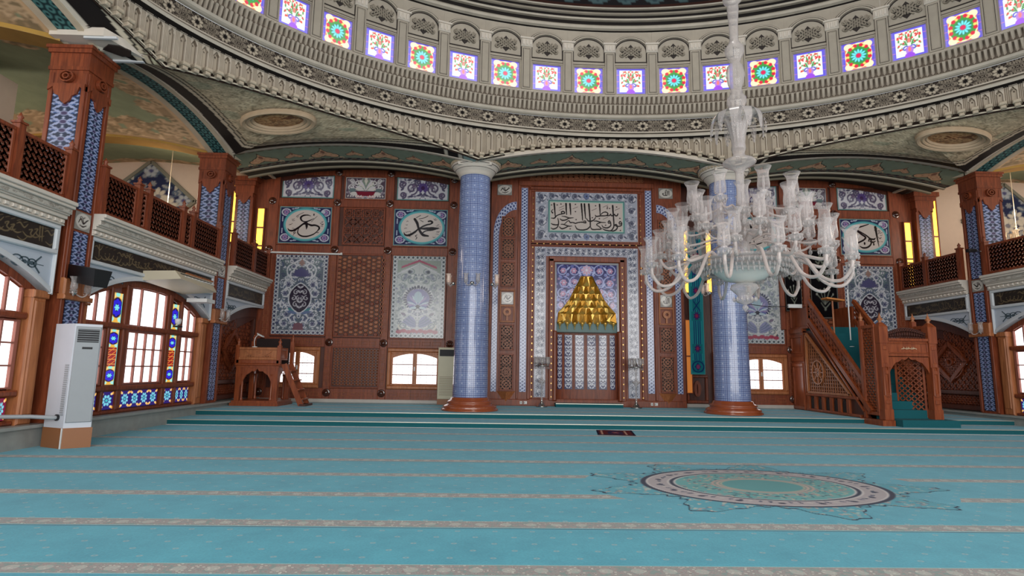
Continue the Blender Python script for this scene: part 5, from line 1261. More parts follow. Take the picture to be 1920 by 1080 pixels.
# ================================================================ gallery fascias (white cornice, script panel, arched spandrel)
cor = cv_arabesque(400, 14, (196, 190, 180), (150, 142, 132), (168, 160, 150), 90, 3, 5, 31)
scr = [cv_script(420, 40, seed=s) for s in (3, 4, 5)]
def fascia(side, sx, y0, y1, zsp, zap, nm, label, half=0, orn=True):
    """y0..y1 bay; soffit arch from zsp at the springing to zap at the crown; half: only the part rising from the pier"""
    sg = 1 if sx(0) == 0 else -1
    fr = Fr((sx(-8.75), 0, 0), (0, 1, 0), (0, 0, 1), (sg, 0, 0))
    t = thing('gallery_balcony', (sx(-8.8), (y0+y1)/2, 3.0), label, 'gallery front', 'white gallery fronts of the side arcades')
    mb = MB()
    for z0, z1, d in ((4.66, 4.74, 0.34), (4.6, 4.66, 0.3), (4.5, 4.6, 0.24), (4.47, 4.5, 0.2), (4.4, 4.47, 0.16), (4.3, 4.4, 0.1), (4.27, 4.3, 0.12)): mb.bev(fr, y0, y1, z0, z1, -0.3, d, 0.012)
    n = int((y1-y0)/0.16)
    for k in range(n): a = y0+(y1-y0)*(k+0.25)/n; mb.bev(fr, a, a+0.09, 4.31, 4.38, 0.09, 0.14, 0.012)
    co = mb.build('cornice', M['plaster_light'], t)
    mb = MB(); panel(mb, fr, cor, y0+0.02, y1-0.02, 4.51, 4.59, 0.245, 0.0); mb.build('carved_leaf_band', M['matte'], co)
    # frieze frame and script
    fy0, fy1 = y0+0.22, y1-0.22; z0, z1 = 3.78, 4.2
    mb = MB(); mb.frame(fr, y0+0.04, y1-0.04, 3.68, 4.27, 0.09, -0.02, 0.08, 0.02); mb.build('panel_frame', M['white_fascia'], t)
    mb = MB(); cvs = scr[int(y0) % 3]; panel(mb, fr, cvs, y0+0.13, y1-0.13, 3.77, 4.18, 0.03, 0.03, flip=(side == 'right')); mb.build('script_frieze', M['relief'], t)
    # spandrel with arched underside
    N = 40; V = []
    yy = np.linspace(y0, y1, N)
    if half == 0: tt_ = np.abs(2*(yy-y0)/(y1-y0)-1)
    else: tt_ = 1-(yy-y0)/(y1-y0)
    zz = zap-(zap-zsp)*tt_**2.4
    mb = MB(); P = np.stack([fr.pt(yy, zz, 0*yy), fr.pt(yy, 0*yy+3.68, 0*yy)]); mb.grid(P, None); mb.build('spandrel', M['bluewhite'], t)
    mb = MB()
    for dd, h, m_ in ((0.05, 0.05, 0), (0.03, 0.1, 0)):
        P = np.stack([fr.pt(yy, zz-0.01, -0.55+0*yy), fr.pt(yy, zz-0.01, dd+0*yy), fr.pt(yy, zz+h, dd+0*yy), fr.pt(yy, zz+h, 0*yy)]); mb.grid(P, None)
    mb.build('arch_moulding', M['white_fascia'], t)
    for a, b in ((y0+0.0, y0+0.05), (y1-0.05, y1)):
        mb = MB(); mb.bev(fr, a, b, zsp if half == 0 or a == y0 else zap, 4.3, -0.05, 0.06, 0.015); mb.build('edge_strip', M['white_fascia'], t)
    if orn:
        for yc, s2 in (((y0+0.75, 1), (y1-0.75, -1)) if half == 0 else ((y0+0.65, 1),)):
            mb = MB(); z = 3.42
            for k in range(3): mb.ring(fr, yc-s2*0.17*k+s2*0.12, z, 0.14-0.015*k, 0.11-0.012*k, 0.022, 0, 0.012, n=16); mb.ring(fr, yc-s2*0.17*k+s2*0.12, z, 0.05, 0.04, 0.03, 0, 0.012, n=8)
            for k in range(3): mb.ring(fr, yc+s2*(0.32+0.1*k), z, 0.03-0.006*k, 0.025, 0.02, 0, 0.012, n=6)
            mb.bar(fr.pt(yc-s2*0.5, z, 0.004), fr.pt(yc+s2*0.56, z, 0.004), 0.012, 0.008, fr.N)
            for q in (-1, 1): mb.bar(fr.pt(yc-s2*0.25, z, 0.006), fr.pt(yc-s2*0.42, z+q*0.16, 0.006), 0.025, 0.012, fr.N)
            mb.build('painted_arabesque', plain_orn, t)
    return t
plain_orn = plain('slate_blue_paint', (72, 88, 98), 0.7)
for side, sx in (('left', lambda x: x), ('right', mirx)):
    fascia(side, sx, 12.05, 17.45, 2.9, 3.62, '', 'white gallery front with gilded script panel over the %s stained glass windows' % side)
    fascia(side, sx, 18.25, 21.28, 2.95, 3.66, '', 'short white gallery front with script panel in the %s back corner' % side, half=1)
    if side == 'left': fascia(side, sx, 5.9, 11.25, 2.9, 3.62, '', 'nearest white gallery front with large gilded script on the left side')

# ================================================================ gallery railings
def lattice_bars(mb, fr, u0, u1, v0, v1, cell, bw, d0=-0.012, d1=0.012, kind='star'):
    """pierced star lattice: crossing diagonals and verticals clipped to a rectangle"""
    def clip(p, q):
        (x0, y0), (x1, y1) = p, q; t0, t1 = 0.0, 1.0; dx, dy = x1-x0, y1-y0
        for pp, qq in ((-dx, x0-u0), (dx, u1-x0), (-dy, y0-v0), (dy, v1-y0)):
            if abs(pp) < 1e-12:
                if qq < 0: return None
            else:
                r = qq/pp
                if pp < 0: t0 = max(t0, r)
                else: t1 = min(t1, r)
        if t0 >= t1: return None
        return (x0+dx*t0, y0+dy*t0), (x0+dx*t1, y0+dy*t1)
    H = v1-v0; Wd = u1-u0; dm = (d0+d1)/2; th = abs(d1-d0)
    segs = []
    k = -int(H/cell)-2
    if kind in ('star', 'dia'):
        for i in range(k, int(Wd/cell)+2):
            x = u0+i*cell; segs.append(((x, v0), (x+H, v1))); segs.append(((x+H, v0), (x, v1)))
    if kind in ('star', 'grid', 'hex'):
        for i in range(1, int(Wd/cell)+1): x = u0+(i-0.5)*cell; segs.append(((x, v0), (x, v1)))
    if kind in ('grid', 'hex', 'star'):
        for i in range(1, int(H/cell)+1): y = v0+(i-0.5)*cell; segs.append(((u0, y), (u1, y)))
    for p, q in segs:
        c = clip(p, q)
        if c is None: continue
        mb.bar(fr.pt(c[0][0], c[0][1], dm), fr.pt(c[1][0], c[1][1], dm), bw, th, fr.N)
def railing(side, sx, ys, label, last=None):
    sg = 1 if sx(0) == 0 else -1
    fr = Fr((sx(-8.62), 0, 0), (0, 1, 0), (0, 0, 1), (sg, 0, 0))
    t = thing('railing', (sx(-8.62), (ys[0]+ys[-1])/2, 4.74), label, 'railing', 'pierced wooden railings of the side galleries')
    for y in ys:
        mb = MB(); mb.box(sx(-8.62)-0.07, y-0.07, 4.742, sx(-8.62)+0.07, y+0.07, 5.82); mb.box(sx(-8.62)-0.09, y-0.09, 5.8, sx(-8.62)+0.09, y+0.09, 5.84)
        o = mb.build('post', M['wood'], t)
        mb = MB(); mb.lathe([(0.035, 0), (0.05, 0.03), (0.03, 0.06), (0.055, 0.09), (0.03, 0.13), (0.0, 0.19)], sx(-8.62), y, 10, z0=5.84); mb.build('finial', M['wood'], o)
    for a, b in zip(ys[:-1], ys[1:]):
        mb = MB(); mb.frame(fr, a+0.07, b-0.07, 4.78, 5.72, 0.07, -0.03, 0.03, 0.01); mb.build('frame', M['wood'], t)
        mb = MB(); lattice_bars(mb, fr, a+0.14, b-0.14, 4.85, 5.65, 0.125, 0.04); mb.fbox(fr, a+0.13, b-0.13, 4.84, 5.66, -0.034, -0.028) if False else None
        mb.build('pierced_panel', M['lattice_wood'], t)
for side, sx in (('left', lambda x: x), ('right', mirx)):
    railing(side, sx, [12.15, 13.35, 13.75, 15.3, 15.8, 17.35], 'pierced wooden gallery railing over the %s stained glass windows' % side)
    railing(side, sx, [18.35, 19.9, 21.2], 'short pierced railing in the %s back corner, lit yellow' % side)
    if side == 'left': railing(side, sx, [6.0, 8.2, 9.9, 11.15], 'nearest pierced wooden gallery railing at the left edge')

# ================================================================ side window walls
def side_wall(side, sx):
    sg = 1 if sx(0) == 0 else -1
    fr = Fr((sx(-8.95), 0, 0), (0, 1, 0), (0, 0, 1), (sg, 0, 0))
    # marble plinth under the windows
    mb = MB(); x0, x1 = sorted((sx(-8.68), sx(-9.3))); mb.box(x0, 2.5, 0.0, x1, YW, 0.36)
    x0, x1 = sorted((sx(-8.6), sx(-9.3))); mb.box(x0, 2.5, 0.36, x1, YW, 0.42)
    struct('baseboard_'+side, mb, M['marble'])
    mb = MB(); x0, x1 = sorted((sx(-9.5), sx(-9.65))); mb.box(x0, 2.5, 0.0, x1, YW, 4.7); wl = struct('wall_'+side, mb, M['wood_dark'])
    global wi
    for (y0, y1) in ((12.05, 17.45), (5.9, 11.25)):
        if side == 'right' and y1 < 12: continue
        yc = (y0+y1)/2; wi += 1
        win = thing('window_%d' % wi, (sx(-8.95), yc, 0.42), None, None); win['kind'] = 'structure'; win['label'] = 'wide arched window with stained glass strips in the %s wall' % side
        def zarc(y, off=0.0): return 3.62-0.72*abs(2*(y-y0)/(y1-y0)-1)**2.4-off
        # arched head board
        N = 40; yy = np.linspace(y0, y1, N); zz = np.array([zarc(y) for y in yy])
        mb = MB(); P = np.stack([fr.pt(yy, zz, 0.04+0*yy), fr.pt(yy, zz-0.17, 0.04+0*yy), fr.pt(yy, zz-0.17, -0.1+0*yy)]); mb.grid(P, None)
        mb.build('arched_head', M['wood_light' if False else 'wood'], win)
        # columns beside the window
        for a, b in ((y0, y0+0.34), (y1-0.34, y1)):
            mb = MB(); mb.bev(fr, a, b, 0.42, 2.82, -0.1, 0.16, 0.03); mb.bev(fr, a-0.02, b+0.02, 2.8, 2.95, -0.1, 0.2, 0.02); mb.bev(fr, a+0.06, b-0.06, 0.6, 2.75, 0.1, 0.18, 0.02); mb.build('half_column', M['wood_light'], win)
        # layout mirrored about the bay centre
        h = (y1-y0)/2
        cols = [(-h+0.36, -1.5, 'side'), (-1.45, -0.98, 'st'), (-0.82, 0.82, 'mid'), (0.98, 1.45, 'st'), (1.5, h-0.36, 'side')]
        mbf = MB()
        mbf.bev(fr, y0+0.34, y1-0.34, 2.38, 2.5, -0.08, 0.12, 0.03); mbf.bev(fr, y0+0.34, y1-0.34, 0.94, 1.06, -0.08, 0.12, 0.03); mbf.bev(fr, y0+0.34, y1-0.34, 0.42, 0.5, -0.08, 0.1, 0.03)
        for yb in (-1.47, -0.9, 0.9, 1.47):
            w_ = 0.05 if abs(yb) > 1 else 0.085
            mbf.bev(fr, yc+yb-w_, yc+yb+w_, 0.5, zarc(yc+yb, 0.12), -0.08, 0.07, 0.02)
        mbf.build('frame', M['wood'], win)
        mbw = MB(); mbg = MB()
        for a, b, k in cols:
            a += yc; b += yc
            if k == 'st':
                a2, b2 = a+0.05, b-0.05
                m1 = MB(); panel(m1, fr, cv_strip_stained(1), a2, b2, 2.52, min(zarc(a2, 0.2), zarc(b2, 0.2), 3.22), 0.0, 0)
                m1.build('stained_strip', M['stained_low'], win)
                m1 = MB(); panel(m1, fr, cv_strip_stained(3), a2, b2, 1.08, 2.36, 0.0, 0); m1.build('stained_strip', M['stained_low'], win)
                m1 = MB(); panel(m1, fr, cv_low_stained(1), a2-0.06, b2+0.06, 0.52, 0.92, 0.0, 0); m1.build('stained_strip', M['stained_low'], win)
            else:
                n = 4 if k == 'mid' else 2; a2, b2 = a+0.07, b-0.07
                # glass
                yy = np.linspace(a2, b2, 12); mbw.grid(np.stack([fr.pt(yy, 2.52+0*yy, -0.03+0*yy), fr.pt(yy, np.array([zarc(y, 0.2) for y in yy]), -0.03+0*yy)]), None)
                mbw.grid(np.stack([fr.pt(yy, 1.1+0*yy, -0.03+0*yy), fr.pt(yy, 2.34+0*yy, -0.03+0*yy)]), None)
                # glazing bars
                for i in range(n+1):
                    y = a2+(b2-a2)*i/n; mbg.fbox(fr, y-0.018-(0.02 if i in (0, n) else 0), y+0.018+(0.02 if i in (0, n) else 0), 1.08, 2.36, -0.03, 0.03)
                for i in range(3 if k == 'mid' else 2):
                    fr_ = (0, 0.28, 0.72, 1) if k == 'mid' else (0, 0.5, 1)
                    y = a2+(b2-a2)*fr_[i]; mbg.fbox(fr, y-0.02, y+0.02, 2.5, zarc(y, 0.18), -0.03, 0.03)
                y = b2; mbg.fbox(fr, y-0.02, y+0.02, 2.5, zarc(y, 0.18), -0.03, 0.03)
                for z in (1.1, 1.51, 1.93, 2.34): mbg.fbox(fr, a2, b2, z-0.016, z+0.016, -0.03, 0.025)
                m1 = MB(); nn_ = 4 if k == 'mid' else 3; panel(m1, fr, cv_low_stained(nn_, red=(y0 < 10)), a2, b2, 0.52, 0.92, 0.0, 0); m1.build('stained_low_panel', M['stained_low'], win)
        mbw.build('pane', M['window_light'], win); mbg.build('glazing_bars', M['glazing_bar'], win)
        if side == 'left' and y0 > 12:
            pass
    # back bay below the gallery: carved wooden screen with diamond
    mb = MB(); mb.frame(fr, 18.25, 21.2, 0.45, 3.5, 0.16, -0.1, 0.05, 0.02); mb.bev(fr, 18.4, 21.05, 0.95, 1.1, -0.05, 0.05, 0.02)
    yy = np.linspace(18.25, 21.28, 30); zz = 3.66-0.71*(1-(yy-18.25)/3.03)**2.4
    mb.grid(np.stack([fr.pt(yy, zz-0.35, 0.06+0*yy), fr.pt(yy, zz+0.03, 0.06+0*yy)]), None)
    mb.build('carved_frame', M['wood_dark'], wl)
    mb = MB(); lattice_bars(mb, fr, 18.45, 21.0, 1.1, 3.2, 0.13, 0.03, -0.1, -0.04, 'grid'); lattice_bars(mb, fr, 18.45, 21.0, 1.1, 3.2, 0.26, 0.03, -0.1, -0.04, 'dia'); lattice_bars(mb, fr, 18.45, 21.0, 0.62, 0.93, 0.14, 0.03, -0.1, -0.04, 'dia'); mb.build('star_lattice', M['wood'], wl)
    mb = MB(); cy_, cz_ = 19.6, 2.05
    for k, s_ in ((1.0, 0.06), (0.88, 0.03)):
        p = [(cy_-0.75*k, cz_), (cy_, cz_+0.68*k), (cy_+0.75*k, cz_), (cy_, cz_-0.68*k)]
        for i in range(4): mb.bar(fr.pt(*p[i], 0.02), fr.pt(*p[(i+1) % 4], 0.02), 0.06, 0.05, fr.N)
    mb.ring(fr, cy_, cz_, 0.62, 0.6, 0.03, -0.02, 0.03); mb.ring(fr, cy_, cz_, 0.14, 0.13, 0.05, -0.02, 0.04, n=16)
    mb.build('diamond_screen', M['wood'], wl)
    if True:
        mb = MB(); mb.prism(fr, [(cy_-0.6, cz_), (cy_, cz_+0.55), (cy_+0.6, cz_), (cy_, cz_-0.55)], -0.2, -0.19); mb.build('daylit_pane', M['pane_dim' if side == 'right' else 'wood_light'], wl)
        mb = MB(); lattice_bars(mb, fr, cy_-0.55, cy_+0.55, cz_-0.5, cz_+0.5, 0.16, 0.035, -0.1, -0.03, 'dia'); mb.build('diamond_lattice', M['wood'], wl)
side_wall('left', lambda x: x); side_wall('right', mirx)

# corner pilasters and amber-lit windows on the back wall
for side, s in (('left', lambda x: x), ('right', mirx)):
    t = thing('corner_pilaster', (s(-9.6), YW-0.15, 4.6), 'tiled wooden pilaster in the %s back corner between two yellow lights' % side, 'pilaster', 'corner pilasters')
    x0, x1 = sorted((s(-9.95), s(-9.3)))
    mb = MB(); mb.fbox(FB, x0, x1, 4.62, 8.3, 0.0, 0.28); mb.build('post', M['wood'], t)
    mb = MB(); f2 = Fr((0, YW-0.28, 0), (1, 0, 0), (0, 0, 1), (0, -1, 0)); pier_panel(mb, f2, x0+0.1, x1-0.1, 4.7, 7.75, 0.01); mb.build('tile_strip', M['tile_soft'], t)
    mb = MB()
    for z0, z1, o in ((8.0, 8.3, 0.04), (8.3, 8.45, 0.1), (8.45, 8.62, 0.18)): mb.fbox(FB, x0-o, x1+o, z0, z1, 0.0, 0.3+o)
    c = (x0+x1)/2; w2 = (x1-x0)/2
    mb.prism(f2, [(c-w2, 8.05), (c-w2, 7.85), (c-w2*0.7, 7.9), (c-w2*0.3, 7.66), (c, 7.58), (c+w2*0.3, 7.66), (c+w2*0.7, 7.9), (c+w2, 7.85), (c+w2, 8.05)], 0, 0.05); mb.build('capital', M['wood'], t)
    for nm, xa, xb, zs, mt, lab in (('outer', -10.22, -9.98, (6.15, 6.93, 8.45), 'amber', 'tall amber light strip on the outer side of the %s corner pilaster'),
                                ('inner', -9.14, -8.9, (4.54, 5.86, 6.02, 6.72, 7.46), 'amber', 'tall segmented amber light strip beside the %s side tile panels')):
        x0, x1 = sorted((s(xa), s(xb)))
        t = thing('light_strip', ((x0+x1)/2, YW-0.1, zs[0]), lab % side, 'light', 'amber light strips')
        mb = MB(); mb.frame(FB, x0-0.04, x1+0.04, zs[0]-0.04, zs[-1]+0.04, 0.045, 0, 0.16, 0.01)
        for z in zs[1:-1]: mb.fbox(FB, x0, x1, z-0.03, z+0.03, 0.0, 0.155)
        mb.build('frame', M['wood'], t)
        mb = MB(); mb.fbox(FB, x0, x1, zs[0], zs[-1], 0.05, 0.13); mb.build('glowing_glass', M[mt], t)
# ================================================================ tile panels, lattices and windows of the back wall
def tile_thing(name, label, cat, fr, cv, u0, u1, v0, v1, d=0.06, group=None, mask=None, frame=None, mat='tile', thick=0.04):
    """one framed tile panel; a single painted slab (plus its thin frame as a part)"""
    if frame is None:
        mb = MB(); panel(mb, fr, cv, u0, u1, v0, v1, d, thick, mask=mask); o = mb.build(name, M[mat]); return tag(o, label, cat, group)
    c = fr.pt((u0+u1)/2, v0, 0)
    t = thing(name, tuple(c), label, cat, group)
    mb = MB(); panel(mb, fr, cv, u0, u1, v0, v1, d, thick, mask=mask); mb.build('tile_face', M[mat], t)
    mb = MB(); mb.frame(fr, u0-0.05, u1+0.05, v0-0.05, v1+0.05, 0.055, 0.0, d+0.02, 0.01); mb.build('frame', M[frame], t)
    return t
cvM, cvC, cvS, cvB = cv_medallion(), cv_chrysanthemum(), cv_scroll(), cv_basket()
def cutmask(cv, left):
    h, w = cv.a.shape[:2]; V, U = np.mgrid[0:h, 0:w]/1.0; u = U/(w-1); u = 1-u if not left else u
    return (V/(h-1)) <= (0.72+0.28*np.clip(u/0.95, 0, 1)**0.75)
nm2 = {'left': ('left of the blue column', 'left'), 'right': ('behind the pulpit', 'right')}
for side, s in (('left', lambda x: x), ('right', mirx)):
    def U2(a, b): return sorted((s(a), s(b)))
    bay = 'left bay' if side == 'left' else 'right bay behind the pulpit'
    u0, u1 = U2(-8.36, -6.40); tile_thing('tile_panel', 'tall blue and white tile panel with a dark pointed medallion, %s' % bay, 'tile panel', FB, cvM, u0, u1, 2.72, 5.72, frame='wood')
    u0, u1 = U2(-3.98, -1.99); tile_thing('tile_panel', 'tall pale tile panel with a large violet chrysanthemum, beside the %s column' % side, 'tile panel', FB, cvC, u0, u1, 2.66, 5.76, frame='wood')
    a, b = ('umar', 'muhammad') if side == 'left' else ('abubakr', 'uthman')
    box = {'umar': ((700, 1370, 460, 935), (1035, 690), (250, 185)), 'muhammad': ((735, 1315, 555, 975), (1035, 765), (222, 166)), 'abubakr': ((745, 1325, 540, 950), (1030, 745), (235, 152)), 'uthman': ((745, 1325, 540, 950), (1030, 745), (235, 160))}
    for key, xa, xb, lab in ((a, -8.35, -6.38, 'square calligraphy tile panel above the medallion panel, %s' % bay), (b, -4.02, -1.97, 'square calligraphy tile panel above the chrysanthemum panel, beside the %s column' % side)):
        u0, u1 = U2(xa, xb); tile_thing('calligraphy_panel', lab, 'calligraphy panel', FB, cv_name(key, *box[key]), u0, u1, 6.15, 7.59, frame='wood')
    for xa, xb, lf, lab in ((-8.32, -6.36, side == 'left', 'arched top tile panel of scrolls over the outer calligraphy square, %s' % bay), (-3.95, -1.97, side != 'left', 'arched top tile panel of scrolls next to the %s column' % side)):
        u0, u1 = U2(xa, xb); tile_thing('scroll_tile_panel', lab, 'tile panel', FB, cvS, u0, u1, 7.94, 8.84, mask=cutmask(cvS, lf))
    u0, u1 = U2(-5.92, -4.38); tile_thing('basket_tile_panel', 'small top tile panel with a flower basket, %s' % bay, 'tile panel', FB, cvB, u0, u1, 7.95, 8.8, frame='wood')
    # carved wooden panels between the tiles
    u0, u1 = U2(-5.95, -4.36)
    t = thing('wood_lattice_panel', ((u0+u1)/2, YW, 6.15), 'dark square openwork lattice panel between the two calligraphy squares, %s' % bay, 'lattice panel')
    mb = MB(); mb.fbox(FB, u0, u1, 6.14, 7.6, 0, 0.015); mb.build('backing', M['wood_dark'], t)
    mb = MB(); mb.frame(FB, u0, u1, 6.14, 7.6, 0.06, 0, 0.06); mb.build('frame', M['wood'], t)
    mb = MB()
    lattice_bars(mb, FB, u0+0.06, u1-0.06, 6.2, 7.54, 0.34, 0.035, 0.02, 0.06, 'dia')
    for i in range(5):
        for j in range(4):
            cu = u0+0.06+(u1-u0-0.12)*(i+0.5*(j % 2))/4.5; cv_ = 6.2+1.34*(j+0.5)/4
            if u0+0.16 < cu < u1-0.16: mb.ring(FB, cu, cv_, 0.15, 0.14, 0.035, 0.02, 0.06, n=12); mb.ring(FB, cu, cv_, 0.06, 0.055, 0.025, 0.02, 0.06, n=8)
    mb.build('star_fretwork', M['wood'], t)
    t = thing('hexagon_panel', ((u0+u1)/2, YW, 2.7), 'tall carved wooden panel of raised hexagons and stars, %s' % bay, 'wooden panel')
    mb = MB(); mb.fbox(FB, u0-0.1, u1+0.03, 2.68, 5.78, 0, 0.03); mb.build('backing', M['wood_dark'], t)
    mb = MB(); mb.frame(FB, u0-0.13, u1+0.06, 2.65, 5.8, 0.06, 0, 0.07); mb.build('frame', M['wood'], t)
    mb = MB(); mbs = MB(); dx = (u1-u0+0.06)/9; dy = 0.152
    for i in range(10):
        for j in range(20):
            cu = u0-0.03+dx*i; cv_ = 2.76+dy*(j+0.5*(i % 2)); n = 6; V = []
            if cv_ > 5.72: continue
            star = (j+(0, 1, 0, 3, 2, 3, 0, 1, 0, 3)[i]) % 4 == 0
            for q, rr, d in ((0, 0.084, 0.03), (1, 0.084, 0.045), (2, 0.062, 0.07)):
                for k in range(n): V.append(FB.pt(cu+rr*1.12*math.cos(PI*k/3), cv_+rr*0.86*math.sin(PI*k/3), d))
            F = [(q*n+k, q*n+(k+1) % n, (q+1)*n+(k+1) % n, (q+1)*n+k) for q in (0, 1) for k in range(n)]
            mb.add(V, [np.array(f) for f in F]+[np.arange(12, 18)], 1 if star else 0)
            if star: mb.ring(FB, cu, cv_, 0.045, 0.036, 0.012, 0.068, 0.085, 1, n=6)
    mb.build('hexagon_relief', [M['hexwood'], M['wood']], t)
    t = thing('studded_panel', ((u0+u1)/2, YW, 0.8), 'low carved wooden panel of small crosses between the windows, %s' % bay, 'wooden panel')
    mb = MB(); mb.fbox(FB, u0-0.12, u1+0.02, 0.82, 2.27, 0, 0.02); mb.build('backing', M['wood_dark'], t)
    mb = MB(); mb.frame(FB, u0-0.15, u1+0.05, 0.79, 2.3, 0.05, 0, 0.06); mb.build('frame', M['wood'], t)
    mb = MB()
    for i in range(14):
        for j in range(13):
            cu = u0-0.03+(u1-u0-0.0)*i/13; cv_ = 0.92+1.25*j/12; r = 0.036
            V = [FB.pt(cu+r, cv_, 0.02), FB.pt(cu, cv_+r*1.1, 0.02), FB.pt(cu-r, cv_, 0.02), FB.pt(cu, cv_-r*1.1, 0.02), FB.pt(cu, cv_, 0.06)]
            mb.add(V, np.array([(0, 1, 4), (1, 2, 4), (2, 3, 4), (3, 0, 4)]))
            mb.fbox(FB, cu-0.012, cu+0.012, cv_+0.03, cv_+0.075, 0.02, 0.035); mb.fbox(FB, cu+0.035, cu+0.085, cv_-0.01, cv_+0.01, 0.02, 0.035) if i < 13 else None
    mb.build('cross_relief', M['hexwood'], t)
    # casement windows
    for xa, xb, lab in ((-4.02, -2.0, 'casement'), (-8.1, -6.5, 'casement')):
        u0, u1 = U2(xa, xb); wi += 1
        if side == 'right' and xa < -7: pass
        w = thing('window_%d' % wi, ((u0+u1)/2, YW, 0.78), None, None); w['kind'] = 'structure'; w['label'] = 'two-leaf arched wooden casement window low in the back wall'
        mb = MB(); mb.frame(FB, u0, u1, 0.78, 2.27, 0.13, 0, 0.13, 0.03); mb.frame(FB, u0+0.13, u1-0.13, 0.91, 2.14, 0.07, 0, 0.09, 0.015)
        um = (u0+u1)/2; mb.fbox(FB, um-0.075, um+0.075, 0.95, 2.12, 0, 0.1)
        for a, b in ((u0+0.19, um-0.07), (um+0.07, u1-0.19)):    # arched head of each leaf
            n = 10; q = np.linspace(a, b, n); t_ = (q-u0-0.19)/(u1-u0-0.38); zt = 2.08-0.17*np.abs(2*t_-1)**2
            mb.grid(np.stack([FB.pt(q, zt, 0.08+0*q), FB.pt(q, 2.12+0*q, 0.08+0*q)]), None)
        mb.build('window_frame', M['wood_light'], w)
        mb = MB(); mb.fbox(FB, u0+0.15, u1-0.15, 0.95, 2.1, 0.01, 0.03); mb.build('pane', M['window_light'], w)
        mb = MB()
        for z in (1.3, 1.68): mb.fbox(FB, u0+0.18, u1-0.18, z-0.015, z+0.015, 0.03, 0.06)
        mb.build('glazing_bars', M['wood'], w)
        mb = MB()
        for a, b in ((u0+0.19, um-0.07), (um+0.07, u1-0.19)):
            for q in (0.2, 0.5, 0.8): mb.fbox(FB, a+(b-a)*q-0.006, a+(b-a)*q+0.006, 0.96, 2.0, 0.031, 0.036)
            for z in (1.05, 1.2, 1.4, 1.58, 1.78, 1.9): mb.fbox(FB, a, b, z-0.005, z+0.005, 0.031, 0.036)
        mb.build('outer_grille', M['grille'], w)
        mb = MB(); mb.fbox(FB, um-0.02, um+0.02, 1.45, 1.6, 0.1, 0.14); mb.build('window_handle', M['white_plastic'], w)

# ================================================================ the prayer niche
FMd = 20.95
mi = thing('prayer_niche', (3.33, FMd, 0.262), 'carved wooden prayer niche with blue and white tile borders and a gilded stalactite hood', 'prayer niche')
mb = MB()
x0, x1 = -0.3, 6.98; o0, o1 = 2.15, 4.5      # opening
for a, b, z0, z1 in ((x0, o0, 0.262, 9.0), (o1, x1, 0.262, 9.0), (o0, o1, 5.55, 9.0)): mb.box(a, FMd, z0, b, YW-0.0, z1)
mb.build('wooden_body', M['wood'], mi)
# mouldings
mb = MB()
for a, b in ((0.72, 0.8), (1.12, 1.22), (5.42, 5.52), (5.84, 5.92)): mb.bev(FM, a, b, 0.5, 8.55, 0, 0.06, 0.015)
mb.bev(FM, 1.15, 5.5, 8.35, 8.47, 0, 0.14, 0.03); mb.bev(FM, 0.72, 5.92, 8.5, 8.72, 0, 0.1, 0.03)
mb.frame(FM, 1.2, 5.45, 6.22, 8.4, 0.11, 0, 0.05, 0.02); mb.frame(FM, 1.2, 5.45, 0.42, 6.3, 0.11, 0, 0.05, 0.02)
mb.bev(FM, 1.9, 2.1, 0.45, 5.72, 0, 0.08, 0.03); mb.bev(FM, 4.55, 4.75, 0.45, 5.72, 0, 0.08, 0.03); mb.bev(FM, 1.9, 4.75, 5.58, 5.8, 0, 0.08, 0.03)
mb.bev(FM, -0.3, 6.98, 0.262, 0.5, 0, 0.06, 0.02)
mb.bev(FM, 2.05, 2.2, 0.45, 3.0, 0.0, 0.14, 0.04); mb.bev(FM, 4.45, 4.6, 0.45, 3.0, 0.0, 0.14, 0.04)
mb.build('moulding', M['wood'], mi)
mb = MB()
for x in (1.285, 5.37):
    for k in range(32): mb.ring(FM, x, 0.6+0.24*k, 0.022, 0.03, 0.02, 0.04, 0.065, n=6)
for x in (2.0, 4.65):
    for k in range(21): mb.ring(FM, x, 0.6+0.24*k, 0.022, 0.03, 0.02, 0.06, 0.095, n=6)
for k in range(16): mb.ring(FM, 1.45+0.25*k, 6.27, 0.03, 0.022, 0.02, 0.04, 0.065, n=6)
mb.build('inlaid_dots', M['brass'], mi)['kind'] = 'stuff'
# carved crest
mb = MB(); mb.fbox(FM, 1.15, 5.5, 8.72, 9.0, 0, 0.05)
for k in range(21):
    x = 1.3+4.05*k/20; h = 0.1+0.16*math.exp(-((x-3.33)/1.1)**2)+0.06*math.sin(k*1.6)
    mb.ring(FM, x, 8.82+h*0.3, 0.13, 0.1, 0.04, 0.05, 0.12, n=10); mb.ring(FM, x, 8.9+h, 0.08, 0.09, 0.03, 0.02, 0.09, n=8); mb.ring(FM, x+0.1, 8.76, 0.06, 0.05, 0.03, 0.05, 0.11, n=8)
mb.build('carved_crest', M['hexwood'], mi)  # lighter wood brightens the crest, light painted into its colour
